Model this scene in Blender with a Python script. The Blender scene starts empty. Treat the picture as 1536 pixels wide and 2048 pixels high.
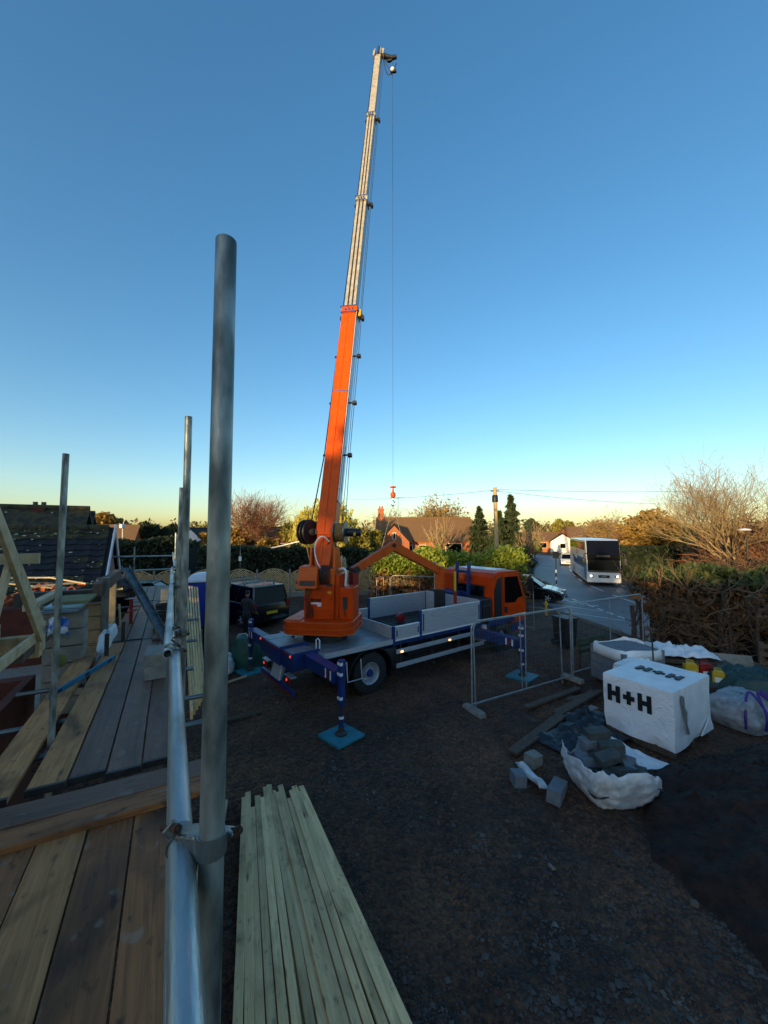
import bpy, math, random
import numpy as np
from mathutils import Vector, Matrix, noise as mnoise

# ------------------------------------------------------------------ camera, sky, sun, exposure
SC = bpy.context.scene
COL = SC.collection
R = math.radians
SUN_EL = R(8.0)
SUN_H = Vector((-0.50, -0.866, 0.0)).normalized()          # the sun stands low behind the camera, to the left
cam = bpy.data.cameras.new('camera')
cam.sensor_fit = 'VERTICAL'; cam.sensor_height = 24.0; cam.sensor_width = 18.0
cam.lens = 769.0 / 2048.0 * 24.0
cam.clip_start = 0.05; cam.clip_end = 4000
camo = bpy.data.objects.new('camera', cam); COL.objects.link(camo)
camo.location = (0, 0, 4.0)
camo.rotation_euler = (R(90) + math.atan(40 / 769.0), 0, 0)
SC.camera = camo
W = bpy.data.worlds.new('World'); SC.world = W; W.use_nodes = True
wn = W.node_tree.nodes; wl = W.node_tree.links
sky = wn.new('ShaderNodeTexSky'); sky.sky_type = 'NISHITA'; sky.sun_disc = False
sky.sun_elevation = SUN_EL
sky.sun_rotation = math.atan2(SUN_H.x, SUN_H.y)
sky.altitude = 0; sky.air_density = 1.0; sky.dust_density = 0.9; sky.ozone_density = 2.2
bg = wn['Background']; bg.inputs['Strength'].default_value = 0.15
hs = wn.new('ShaderNodeHueSaturation'); hs.inputs['Saturation'].default_value = 1.3
gm = wn.new('ShaderNodeGamma'); gm.inputs['Gamma'].default_value = 0.87
wl.new(sky.outputs[0], gm.inputs[0]); wl.new(gm.outputs[0], hs.inputs['Color']); wl.new(hs.outputs[0], bg.inputs['Color'])
sun = bpy.data.lights.new('sun', 'SUN'); sun.energy = 3.0; sun.angle = R(0.55); sun.color = (1.0, 0.72, 0.34)
suno = bpy.data.objects.new('sun', sun); COL.objects.link(suno)
SV = Vector((SUN_H.x * math.cos(SUN_EL), SUN_H.y * math.cos(SUN_EL), math.sin(SUN_EL)))
suno.rotation_euler = SV.to_track_quat('Z', 'Y').to_euler(); suno.location = (-20, -30, 40)
SC.view_settings.view_transform = 'Standard'; SC.view_settings.look = 'None'
SC.view_settings.gamma = 1.0; SC.view_settings.use_curve_mapping = False
SC.view_settings.exposure = 1.2
SC.render.engine = 'CYCLES'
SC.cycles.use_denoising = True
SC.cycles.max_bounces = 5; SC.cycles.diffuse_bounces = 3; SC.cycles.glossy_bounces = 3
SC.cycles.transparent_max_bounces = 6; SC.cycles.transmission_bounces = 3
SC.cycles.sample_clamp_indirect = 4.0

# ------------------------------------------------------------------ helpers
def hx(h):
    h = h.lstrip('#'); o = []
    for i in (0, 2, 4):
        c = int(h[i:i+2], 16) / 255.0
        o.append(c / 12.92 if c <= 0.04045 else ((c + 0.055) / 1.055) ** 2.4)
    return (o[0], o[1], o[2], 1.0)

def sstep(a, b, x):
    t = max(0.0, min(1.0, (x - a) / (b - a))); return t * t * (3 - 2 * t)

def T(x, y):                                                # height of the land
    return -0.5 * sstep(7, 17, x)

class MB:
    def __init__(s, M=None): s.V = []; s.F = []; s.M = M
    def add(s, v, f):
        b = len(s.V)
        if s.M is not None: v = [s.M @ Vector(p) for p in v]
        s.V += [tuple(p) for p in v]; s.F += [tuple(i + b for i in q) for q in f]; return s
    def box(s, c, d, rot=None, taper=None):
        x, y, z = d[0] / 2, d[1] / 2, d[2] / 2
        v = [Vector((sx * x, sy * y, sz * z)) for sz in (-1, 1) for sy in (-1, 1) for sx in (-1, 1)]
        if taper:
            for p in v[4:]: p.x *= taper[0]; p.y *= taper[1]
        if rot is not None:
            m = rot if isinstance(rot, Matrix) else Matrix.Rotation(rot, 3, 'Z')
            v = [m @ p for p in v]
        v = [p + Vector(c) for p in v]
        return s.add(v, [(0, 2, 3, 1), (4, 5, 7, 6), (0, 1, 5, 4), (2, 6, 7, 3), (0, 4, 6, 2), (1, 3, 7, 5)])
    def bb(s, x0, x1, y0, y1, z0, z1):
        return s.box(((x0 + x1) / 2, (y0 + y1) / 2, (z0 + z1) / 2), (x1 - x0, y1 - y0, z1 - z0))
    def beam(s, p0, p1, w, h, up=(0, 0, 1), w2=None, h2=None):
        p0 = Vector(p0); p1 = Vector(p1); d = (p1 - p0).normalized(); u = Vector(up)
        sd = d.cross(u)
        if sd.length < 1e-4: sd = d.cross(Vector((0, 1, 0)))
        sd.normalize(); u = sd.cross(d).normalized(); v = []
        for p, ww, hh in ((p0, w, h), (p1, w2 or w, h2 or h)):
            v += [p - sd * ww / 2 - u * hh / 2, p + sd * ww / 2 - u * hh / 2, p + sd * ww / 2 + u * hh / 2, p - sd * ww / 2 + u * hh / 2]
        return s.add(v, [(3, 2, 1, 0), (4, 5, 6, 7), (0, 1, 5, 4), (1, 2, 6, 5), (2, 3, 7, 6), (3, 0, 4, 7)])
    def tube(s, p0, p1, r, r2=None, n=10, cap=True):
        return s.path([p0, p1], [r, r if r2 is None else r2], n, cap)
    def path(s, pts, r, n=8, cap=True):
        pts = [Vector(p) for p in pts]; k = len(pts)
        rs = list(r) if hasattr(r, '__len__') else [r] * k
        v = []; f = []; prev = None
        for i in range(k):
            d = (pts[min(i + 1, k - 1)] - pts[max(i - 1, 0)])
            d = d.normalized() if d.length > 1e-9 else Vector((0, 0, 1))
            if prev is None:
                a = Vector((0, 0, 1)) if abs(d.z) < 0.9 else Vector((1, 0, 0))
                sd = d.cross(a).normalized()
            else:
                sd = prev - d * prev.dot(d)
                sd = sd.normalized() if sd.length > 1e-6 else d.cross(Vector((0, 0, 1))).normalized()
            prev = sd; up = sd.cross(d)
            for j in range(n):
                t = 2 * math.pi * j / n
                v.append(pts[i] + (sd * math.cos(t) + up * math.sin(t)) * rs[i])
        for i in range(k - 1):
            for j in range(n):
                a = i * n + j; b = i * n + (j + 1) % n
                f.append((a, b, b + n, a + n))
        if cap: f.append(tuple(range(n - 1, -1, -1))); f.append(tuple(range((k - 1) * n, k * n)))
        return s.add(v, f)
    def prism(s, poly, vec):
        vec = Vector(vec); n = len(poly); p = [Vector(q) for q in poly]
        return s.add(p + [q + vec for q in p], [tuple(range(n - 1, -1, -1)), tuple(range(n, 2 * n))] + [(i, (i + 1) % n, (i + 1) % n + n, i + n) for i in range(n)])
    def lathe(s, prof, n=20, c=(0, 0, 0), axis=(0, 0, 1), cap=True):
        q = Vector(axis).to_track_quat('Z', 'Y'); c = Vector(c); v = []; f = []; k = len(prof)
        for r, z in prof:
            for j in range(n):
                t = 2 * math.pi * j / n
                v.append(c + q @ Vector((r * math.cos(t), r * math.sin(t), z)))
        for i in range(k - 1):
            for j in range(n):
                a = i * n + j; b = i * n + (j + 1) % n
                f.append((a, b, b + n, a + n))
        if cap: f.append(tuple(range(n - 1, -1, -1))); f.append(tuple(range((k - 1) * n, k * n)))
        return s.add(v, f)
    def spath(s, pts, r, n=8, k=6):
        P = [Vector(p) for p in pts]; f = []
        for i in range(len(P) - 1):
            a, b, c, d = P[max(i - 1, 0)], P[i], P[i + 1], P[min(i + 2, len(P) - 1)]
            for j in range(k): t = j / k; f.append(.5 * ((2 * b) + (c - a) * t + (2 * a - 5 * b + 4 * c - d) * t * t + (3 * b - a - 3 * c + d) * t ** 3))
        return s.path(f + [P[-1]], r, n)
    def quad(s, a, b, c, d): return s.add([a, b, c, d], [(0, 1, 2, 3)])
    def grid(s, nx, ny, fn):
        v = [fn(i / (nx - 1), j / (ny - 1)) for j in range(ny) for i in range(nx)]
        return s.add(v, [(j * nx + i, j * nx + i + 1, (j + 1) * nx + i + 1, (j + 1) * nx + i) for j in range(ny - 1) for i in range(nx - 1)])
    def build(s, name, m, parent=None, smooth=False, bevel=0.0, at=None, seg=2, solid=0.0):
        V = s.V
        if at is not None: V = [(p[0] - at[0], p[1] - at[1], p[2] - at[2]) for p in V]
        me = bpy.data.meshes.new(name); me.from_pydata(V, [], s.F); me.update()
        return finish(name, me, m, parent, smooth, bevel, at, seg, solid)

def finish(name, me, m, parent=None, smooth=False, bevel=0.0, at=None, seg=2, solid=0.0):
    me.materials.append(m)
    if smooth:
        me.shade_smooth(); me.set_sharp_from_angle(angle=R(smooth if smooth > 1 else 40))
    o = bpy.data.objects.new(name, me); COL.objects.link(o)
    if at is not None: o.location = at
    if parent is not None: o.parent = parent
    if solid: q = o.modifiers.new('solid', 'SOLIDIFY'); q.thickness = solid
    if bevel:
        b = o.modifiers.new('bevel', 'BEVEL'); b.width = bevel; b.segments = seg; b.limit_method = 'ANGLE'; b.angle_limit = R(35)
    return o

def tag(o, label, cat, group=None, kind=None):
    if label: o['label'] = label
    if cat: o['category'] = cat
    if group: o['group'] = group
    if kind: o['kind'] = kind
    return o
def thing(name, label, cat, loc=(0, 0, 0), rz=0.0, group=None):
    o = bpy.data.objects.new(name, None); COL.objects.link(o); o.empty_display_size = 0.2
    o.location = loc; o.rotation_euler = (0, 0, rz); return tag(o, label, cat, group)
def struct(o): o['kind'] = 'structure'; return o
def stuff(o): o['kind'] = 'stuff'; return o
def dup(o, parent=None, loc=None, rz=None):
    c = o.copy(); COL.objects.link(c)
    if parent is not None: c.parent = parent
    if loc is not None: c.location = loc
    if rz is not None: c.rotation_euler = (0, 0, rz)
    return c
def dup_tree(o, loc, rz):
    c = dup(o, None, loc, rz)
    for ch in list(o.children):
        d = dup(ch, c)
        for g in list(ch.children): dup(g, d)
    return c

# ------------------------------------------------------------------ materials
MATS = {}
def mat(name, c1, c2=None, scale=6.0, rough=0.6, metal=0.0, bump=0.0, bscale=None, stretch=(1, 1, 1), lo=0.35, hi=0.65,
        c3=None, s3=1.0, lo3=0.55, hi3=0.7, detail=5, rough2=None, coat=0.0, spec=None, attr=False, trans=0.0, emit=None, wave=None, bdist=0.02):
    if name in MATS: return MATS[name]
    m = bpy.data.materials.new(name); m.use_nodes = True; nt = m.node_tree; N = nt.nodes; L = nt.links
    b = N['Principled BSDF']; c1 = hx(c1); c2 = hx(c2) if c2 else None
    b.inputs['Roughness'].default_value = rough; b.inputs['Metallic'].default_value = metal
    if coat: b.inputs['Coat Weight'].default_value = coat; b.inputs['Coat Roughness'].default_value = 0.08
    if spec is not None: b.inputs['Specular IOR Level'].default_value = spec
    if emit: b.inputs['Emission Color'].default_value = c1; b.inputs['Emission Strength'].default_value = emit
    tc = N.new('ShaderNodeTexCoord'); mp = N.new('ShaderNodeMapping'); 
    oi = N.new('ShaderNodeObjectInfo'); vm = N.new('ShaderNodeVectorMath'); vm.operation = 'MULTIPLY_ADD'
    L.new(oi.outputs['Random'], vm.inputs[0]); vm.inputs[1].default_value = (37.0, 53.0, 29.0); L.new(tc.outputs['Object'], vm.inputs[2]); L.new(vm.outputs[0], mp.inputs[0])
    mp.inputs['Scale'].default_value = stretch
    def nz(sc, d=detail):
        n = N.new('ShaderNodeTexNoise'); n.inputs['Scale'].default_value = sc; n.inputs['Detail'].default_value = d
        L.new(mp.outputs[0], n.inputs['Vector']); return n
    def ramp(src, a, z):
        r = N.new('ShaderNodeMapRange'); r.inputs['From Min'].default_value = a; r.inputs['From Max'].default_value = z
        L.new(src, r.inputs['Value']); return r.outputs[0]
    def mix(f, a, c):
        x = N.new('ShaderNodeMix'); x.data_type = 'RGBA'; L.new(f, x.inputs['Factor'])
        for i, q in ((6, a), (7, c)):
            if isinstance(q, tuple): x.inputs[i].default_value = q
            else: L.new(q, x.inputs[i])
        return x.outputs[2]
    col = None
    if c2:
        if attr:
            a = N.new('ShaderNodeAttribute'); a.attribute_name = 'rnd'; f = a.outputs['Fac']
        else: f = ramp(nz(scale).outputs['Fac'], lo, hi)
        col = mix(f, c1, c2)
        if rough2 is not None:
            rr = N.new('ShaderNodeMapRange'); rr.inputs['To Min'].default_value = rough; rr.inputs['To Max'].default_value = rough2
            L.new(f, rr.inputs['Value']); L.new(rr.outputs[0], b.inputs['Roughness'])
    if c3: col = mix(ramp(nz(s3, 3).outputs['Fac'], lo3, hi3), col if col is not None else c1, hx(c3))
    if col is not None: L.new(col, b.inputs['Base Color'])
    else: b.inputs['Base Color'].default_value = c1
    if bump:
        bp = N.new('ShaderNodeBump'); bp.inputs['Strength'].default_value = bump; bp.inputs['Distance'].default_value = bdist
        L.new(nz(bscale or scale * 3).outputs['Fac'], bp.inputs['Height']); L.new(bp.outputs[0], b.inputs['Normal'])
    if trans:
        t = N.new('ShaderNodeBsdfTranslucent'); x = N.new('ShaderNodeMixShader'); x.inputs[0].default_value = trans
        if col is not None: L.new(col, t.inputs[0])
        else: t.inputs[0].default_value = c1
        L.new(b.outputs[0], x.inputs[1]); L.new(t.outputs[0], x.inputs[2]); L.new(x.outputs[0], N['Material Output'].inputs[0])
    MATS[name] = m; return m

GALV = mat('galvanised steel', '#a0a6a1', '#4c5452', 16, 0.42, 0.55, 0.15, 60, (1, 1, 0.35), c3='#474f4c', s3=4, lo3=0.58, hi3=0.75, rough2=0.5)
GALVR = mat('worn bright galvanised steel', '#aeb6b8', '#8a9396', 7, .34, .75, .2, 50, (1, 1, .3), c3='#6f6a5e', s3=5, lo3=.6, hi3=.72, rough2=.5)
GALV2 = mat('old galvanised steel', '#858a88', '#5e6668', 12, 0.42, 0.8, 0.2, 70, (1, 1, .3), c3='#4a4038', s3=7, lo3=0.6, hi3=0.74)
RUST = mat('rusty steel', '#5a3a26', '#3a2a20', 20, 0.8, 0.4, 0.4, 80)
ORANGE = mat('orange paint', '#da5406', '#cc4c04', 3, 0.38, 0, 0.02, 60, c3='#9c400e', s3=2.6, lo3=0.55, hi3=0.8, spec=.2)  # boom copy of the truck paint, yellower to carry its sunlit look
ORANGEC = mat('shaded orange paint', '#c84208', '#ba3c06', 3, .38, 0, .02, 60, c3='#8c3410', s3=2.6, lo3=.55, hi3=.8, spec=.2)  # same paint as the boom, reddened in colour for shade on cab and column
ORANGE2 = mat('faded orange paint', '#cc5a1c', '#bd4e18', 3, 0.45, 0, c3='#aa4c18', s3=3, lo3=0.6, hi3=0.8, spec=.2)
BLUEP = mat('blue paint', '#10306e', '#0c285c', 4, 0.42, 0, 0.03, 40, c3='#2a2c3c', s3=2.2, lo3=.55, hi3=.75)
WHITEP = mat('white paint', '#dfe0e4', '#d2d4da', 3, 0.4, coat=0.15)
ALU = mat('aluminium panel', '#b4bac2', '#a6adb6', 5, 0.42, 0.35, 0.05, 30, (1, 1, 6), c3='#8f959c', s3=2.5, lo3=.6, hi3=.8)
BOOMM = mat('grey steel boom', '#c2bcb0', '#a69f93', 5, 0.42, 0.3, 0.05, 40)
BOOMD = mat('dark steel', '#4a4744', '#3a3836', 8, 0.5, 0.6)
DECKM = mat('chequer steel deck', '#8f949a', '#7c8187', 7, 0.45, 0.5, 0.25, 120, c3='#5f6266', s3=2, lo3=.55, hi3=.8)
BLACK = mat('black plastic', '#15161a', '#1c1d21', 10, 0.5, 0, 0.05, 60)
RUBBER = mat('tyre rubber', '#1a1a1c', '#232325', 14, 0.85, 0, 0.2, 80)
GLASS = mat('dark window glass', '#0a0d10', None, rough=0.06, spec=0.45)
RED = mat('red plastic', '#8e1c18', '#761614', 8, 0.4)
REDDOT = mat('tail lamp red', '#ff5030', None, emit=.3)
LAMP = mat('side marker lamp', '#ffb070', None, emit=2.5)
HEAD = mat('head lamp', '#fff4e0', None, emit=4.0)
YEL = mat('yellow plastic', '#c9a31c', '#b8941a', 8, 0.45)
BLUEPAD = mat('blue plastic pad', '#2b8796', '#216f7d', 6, 0.5, 0, 0.1, 40, c3='#3a5560', s3=5, lo3=.58, hi3=.75)
def gravel_mat(name, c1, c2, c3, cell, bump, patch):
    m = mat(name, c1, c2, 6, 0.9, 0, 0, None, c3=c3, s3=patch, lo3=.42, hi3=.7, detail=9, lo=.25, hi=.75); nt = m.node_tree; N = nt.nodes; L = nt.links; b = N['Principled BSDF']
    tc = N.new('ShaderNodeTexCoord'); base = b.inputs['Base Color'].links[0].from_socket; h = None
    for sc, k in ((cell, 1.0), (cell * 2.3, .5)):
        v = N.new('ShaderNodeTexVoronoi'); v.inputs['Scale'].default_value = sc; L.new(tc.outputs['Object'], v.inputs['Vector'])
        g = N.new('ShaderNodeSeparateColor'); L.new(v.outputs['Color'], g.inputs[0])
        mr = N.new('ShaderNodeMapRange'); mr.inputs['To Min'].default_value = .55; mr.inputs['To Max'].default_value = 1.6; L.new(g.outputs[0], mr.inputs['Value'])
        hs = N.new('ShaderNodeHueSaturation'); L.new(base, hs.inputs['Color']); L.new(mr.outputs[0], hs.inputs['Value']); base = hs.outputs[0]
        mm = N.new('ShaderNodeMath'); mm.operation = 'MULTIPLY_ADD'; L.new(v.outputs['Distance'], mm.inputs[0]); mm.inputs[1].default_value = -k
        if h is not None: L.new(h, mm.inputs[2])
        else: mm.inputs[2].default_value = 0
        h = mm.outputs[0]
    bp = N.new('ShaderNodeBump'); bp.inputs['Strength'].default_value = bump; bp.inputs['Distance'].default_value = .03; L.new(h, bp.inputs['Height']); L.new(bp.outputs[0], b.inputs['Normal']); L.new(base, b.inputs['Base Color']); return m
HARD = gravel_mat('crushed hardcore ground', '#4b2f1d', '#25170f', '#5e3e28', 17, 1.0, .5)
STONE = mat('loose stone', '#5d554f', '#38322e', 3.0, 0.85, 0, 0.3, 40, c3='#8d867e', s3=1.3, lo3=.62, hi3=.72)
SOIL = mat('black topsoil', '#38241a', '#1d120c', 7, 0.95, 0, 1.0, 11, detail=9, bdist=.06)
ASPH = mat('damp asphalt', '#585a5e', '#46484c', 30, 0.44, 0, 0.15, 180, c3='#62646a', s3=.25, lo3=.45, hi3=.7, rough2=.6, detail=8)
LINE = mat('white road paint', '#e2e2dc', '#bdbdb8', 12, 0.5, lo=.45, hi=.8)
KERB = mat('concrete kerb', '#7d7a74', '#67645f', 9, 0.85, 0, .3, 60)
GRASS = mat('verge grass', '#3d4a1e', '#59602c', 6, 0.9, 0, .6, 40, detail=8)
def wood(name, c1, c2, c3, rough=.68, knots=.5, stain=.5, splash=0.0):
    m = bpy.data.materials.new(name); m.use_nodes = True; nt = m.node_tree; N = nt.nodes; L = nt.links; b = N['Principled BSDF']; b.inputs['Roughness'].default_value = rough; b.inputs['Specular IOR Level'].default_value = .3
    tc = N.new('ShaderNodeTexCoord'); oi = N.new('ShaderNodeObjectInfo'); vm = N.new('ShaderNodeVectorMath'); vm.operation = 'MULTIPLY_ADD'; L.new(oi.outputs['Random'], vm.inputs[0]); vm.inputs[1].default_value = (37, 53, 29); L.new(tc.outputs['Object'], vm.inputs[2])
    def mp(sc):
        q = N.new('ShaderNodeMapping'); q.inputs['Scale'].default_value = sc; L.new(vm.outputs[0], q.inputs[0]); return q.outputs[0]
    def nz(v, sc, det, dis=0.0):
        n = N.new('ShaderNodeTexNoise'); n.inputs['Scale'].default_value = sc; n.inputs['Detail'].default_value = det; n.inputs['Distortion'].default_value = dis; L.new(v, n.inputs['Vector']); return n.outputs['Fac']
    def rg_(s, a, z, t0=0.0, t1=1.0):
        r = N.new('ShaderNodeMapRange'); r.inputs['From Min'].default_value = a; r.inputs['From Max'].default_value = z; r.inputs['To Min'].default_value = t0; r.inputs['To Max'].default_value = t1; L.new(s, r.inputs['Value']); return r.outputs[0]
    def mx(f, a, c):
        x = N.new('ShaderNodeMix'); x.data_type = 'RGBA'; L.new(f, x.inputs['Factor'])
        for i, q in ((6, a), (7, c)):
            if isinstance(q, tuple): x.inputs[i].default_value = q
            else: L.new(q, x.inputs[i])
        return x.outputs[2]
    grain = nz(mp((26, 1.1, 8)), 1.6, 8, 1.2); col = mx(rg_(grain, .32, .68), hx(c1), hx(c2))
    v = N.new('ShaderNodeTexVoronoi'); v.inputs['Scale'].default_value = 1.0; L.new(mp((7, 1.7, 4)), v.inputs['Vector']); col = mx(rg_(v.outputs['Distance'], .05, .13, knots, 0), col, hx(c3))
    col = mx(rg_(nz(mp((2.2, 1.1, 1)), 1.5, 5, .6), .5, .72, 0, stain), col, hx(c3)); col = mx(rg_(nz(mp((9, 5, 5)), 2.2, 4), .6, .72, 0, stain * .8), col, hx(c3))
    if splash: col = mx(rg_(nz(mp((3, 2, 2)), 4.0, 6), .62, .68, 0, splash), col, hx('#8a867c'))
    hs = N.new('ShaderNodeHueSaturation'); L.new(col, hs.inputs['Color']); L.new(rg_(oi.outputs['Random'], 0, 1, .78, 1.14), hs.inputs['Value']); L.new(hs.outputs[0], b.inputs['Base Color'])
    bp = N.new('ShaderNodeBump'); bp.inputs['Strength'].default_value = .5; bp.inputs['Distance'].default_value = .006; L.new(grain, bp.inputs['Height']); L.new(bp.outputs[0], b.inputs['Normal']); MATS[name] = m; return m
BOARDL = wood('scaffold board', '#c08a5a', '#9c6e42', '#4a3624', .7, .8, .85, .35)
BOARDD = wood('damp dark scaffold board', '#7a5a4a', '#62483a', '#3c2f2a', .5, .5, .6, .3)
BOARDM = wood('brown scaffold board', '#946038', '#724a2c', '#2e2018', .6, .8, .9, .3)
TIMB = wood('treated timber', '#f6d098', '#e0b680', '#6a5234', .7, .8, .55); TIMB2 = wood('green treated timber', '#dcba88', '#c4a070', '#5d4a30', .7, .8, .6)
PINE = mat('pale pine', '#c0aa86', '#a8936f', 3, 0.7, 0, 0.2, 20, (3, 3, 3), c3='#8c7a5c', s3=2.2, lo3=.6, hi3=.75)
OLDWOOD = mat('weathered wood', '#5b4c3e', '#47392e', 3, 0.8, 0, 0.3, 25, (4, 4, 4))
BRICK = mat('red brick', '#5c2a1c', '#482016', 5, 0.85, 0, .3, 40, detail=6)
BRICKF = mat('orange brick wall', '#b06a44', '#965638', 18, 0.85, 0, .2, 60, detail=6)
CONC = mat('concrete block', '#8f8a80', '#7a766e', 9, 0.9, 0, .5, 60, detail=8)
CONCL = mat('buff block', '#a8906c', '#94805f', 9, 0.9, 0, .5, 60, detail=8)
AIRC = mat('grey aircrete block', '#747a80', '#656b71', 8, 0.9, 0, .4, 70, detail=8)
RENDER = mat('pinkish render', '#8a6d66', '#7a605a', 6, 0.9, 0, .2, 60)
SLATE = mat('dark roof tile', '#202126', '#17181c', 6, 0.8, 0, .3, 50)
MOSSY = mat('mossy roof tile', '#2a2620', '#4a4426', 5, 0.9, 0, .6, 30, lo=.4, hi=.62, detail=8)
LICHEN = mat('lichen patch', '#b9b49a', None, rough=.9)
MOSS = mat('moss', '#5c5a24', '#3f3f1a', 12, .95, 0, .8, 60)
ROOFB = mat('brown roof tile', '#80603e', '#684c32', 8, 0.85, 0, .4, 40, (1, 1, 3))
def creased(name, c1, c2, sc, st):
    m = mat(name, c1, c2, 3, .38, 0, 0, None, c3='#b4b2aa', s3=1.4, lo3=.6, hi3=.8); nt = m.node_tree; N = nt.nodes; L = nt.links; b = N['Principled BSDF']; tc = N.new('ShaderNodeTexCoord'); mp = N.new('ShaderNodeMapping'); mp.inputs['Rotation'].default_value = (.5, .6, .4); mp.inputs['Scale'].default_value = (1, 2.2, 1); L.new(tc.outputs['Object'], mp.inputs[0]); h = None
    for s_, k, d in ((sc, 1.0, 1.5), (sc * 2.7, .45, 2.5), (sc * 7, .15, 1)):
        n = N.new('ShaderNodeTexNoise'); n.inputs['Scale'].default_value = s_; n.inputs['Detail'].default_value = 3; n.inputs['Distortion'].default_value = d; L.new(mp.outputs[0], n.inputs['Vector'])
        a = N.new('ShaderNodeMath'); a.operation = 'SUBTRACT'; L.new(n.outputs['Fac'], a.inputs[0]); a.inputs[1].default_value = .5; c = N.new('ShaderNodeMath'); c.operation = 'ABSOLUTE'; L.new(a.outputs[0], c.inputs[0])
        e = N.new('ShaderNodeMath'); e.operation = 'MULTIPLY_ADD'; L.new(c.outputs[0], e.inputs[0]); e.inputs[1].default_value = k
        if h is not None: L.new(h, e.inputs[2])
        else: e.inputs[2].default_value = 0
        h = e.outputs[0]
    bp = N.new('ShaderNodeBump'); bp.inputs['Strength'].default_value = st; bp.inputs['Distance'].default_value = .12; L.new(h, bp.inputs['Height']); L.new(bp.outputs[0], b.inputs['Normal']); return m
WRAP = creased('creased white wrap', '#eeefef', '#dfe2e5', 2.2, .55)
HERASM = mat('bright galvanised tube', '#9aa1a3', '#848b8d', 9, .4, .35)
BAGW = mat('woven bulk bag', '#dcdcda', '#b8babc', 7, 0.6, 0, .5, 14, c3='#8d9094', s3=2.5, lo3=.55, hi3=.8, bdist=.03)
INK = mat('black print', '#10141a', None, rough=.5)
PURPLE = mat('purple strap', '#4a2a86', '#3d2270', 8, .6)
TARPG = mat('dark green tarpaulin', '#22413c', '#1a332f', 4, .55, 0, .5, 8, bdist=.03)
TARPD = mat('dark plastic sheet', '#20242a', '#191c21', 4, .4, 0, .5, 8, bdist=.03)
TEAL = mat('teal woven bag', '#1d5a50', '#174a42', 5, .6, 0, .4, 10, bdist=.03)
BARK = mat('bark', '#4c4036', '#3a3029', 12, .9, 0, .5, 40)
TWIGL = mat('pale twig', '#a18a66', '#7d6849', 8, .85)
TWIG = mat('brown twig', '#7a6148', '#5f4a36', 8, .85)
TWIGR = mat('russet twig', '#8a5a40', '#6a4632', 8, .85)
LEAFG = mat('golden brown leaf', '#a8843a', '#86682e', attr=True, rough=.8, trans=.25)
LEAFO = mat('olive leaf', '#6e682a', '#948838', attr=True, rough=.8, trans=.25)
LEAFW = mat('willow leaf', '#b4a844', '#cfc05c', attr=True, rough=.8, trans=.3)
LEAFD = mat('dark evergreen leaf', '#1c2a16', '#2c3a1e', attr=True, rough=.75, trans=.1)
LEAFC = mat('conifer leaf', '#26331c', '#3a4524', attr=True, rough=.75, trans=.1)
LEAFH = mat('bright hedge leaf', '#6a7c22', '#949c34', attr=True, rough=.7, trans=.2)
LEAFM = mat('mid green leaf', '#3a4a22', '#556030', attr=True, rough=.7, trans=.2)
LEAFB = mat('dead brown leaf', '#8a5c30', '#6a4626', attr=True, rough=.85, trans=.15)
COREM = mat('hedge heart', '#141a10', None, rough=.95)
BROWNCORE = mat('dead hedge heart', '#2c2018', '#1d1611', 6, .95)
FENCEW = mat('fence timber', '#d4b482', '#b0946a', 5, .8, 0, .3, 30)
CARB = mat('black car paint', '#0b0c0f', None, rough=.2, coat=.8)
CARW = mat('white car paint', '#d8d8d6', None, rough=.25, coat=.6)
CHROME = mat('bright metal', '#c8cacc', None, rough=.2, metal=1.0)
PLATEY = mat('yellow number plate', '#d8b020', None, rough=.4)
PLATEW = mat('white number plate', '#e0e0dc', None, rough=.4)
LOOB = mat('blue cabin plastic', '#14309a', '#112a86', 4, .45)
ROPE = mat('tan rope', '#b08d52', '#8f7040', 30, .8, 0, .6, 80)
LEVELB = mat('blue level', '#2f7fa6', '#286f92', 6, .4, .3)
SKIN = mat('skin', '#b07a5e', None, rough=.6)
CLOTHD = mat('dark clothing', '#14161c', '#1d2028', 14, .9, 0, .4, 30)
CLOTHG = mat('grey camouflage jacket', '#3a3634', '#24262a', 9, .9, 0, .4, 30)
HAIR = mat('dark hair', '#1b1512', None, rough=.8)
GREYROOF = mat('grey glazed roof', '#8d949a', '#7b8288', 3, .3, .3)
WINL = mat('pale window frame', '#cfc8b4', None, rough=.5)
STRAP = mat('dark webbing', '#2a2a2e', None, rough=.8)
# ------------------------------------------------------------------ foliage helpers
def np_quads(name, V, m, parent=None, rnd=None, at=None):
    V = np.asarray(V, dtype=np.float32).reshape(-1, 3); n = len(V) // 4
    if at is not None: V = V - np.asarray(at, dtype=np.float32)
    me = bpy.data.meshes.new(name)
    me.vertices.add(len(V)); me.vertices.foreach_set('co', V.ravel())
    me.loops.add(n * 4); me.loops.foreach_set('vertex_index', np.arange(n * 4, dtype=np.int32))
    me.polygons.add(n); me.polygons.foreach_set('loop_start', np.arange(0, n * 4, 4, dtype=np.int32))
    me.update(calc_edges=True)
    if rnd is not None:
        a = me.attributes.new('rnd', 'FLOAT', 'FACE'); a.data.foreach_set('value', np.asarray(rnd, dtype=np.float32))
    return finish(name, me, m, parent, at=at)

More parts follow.
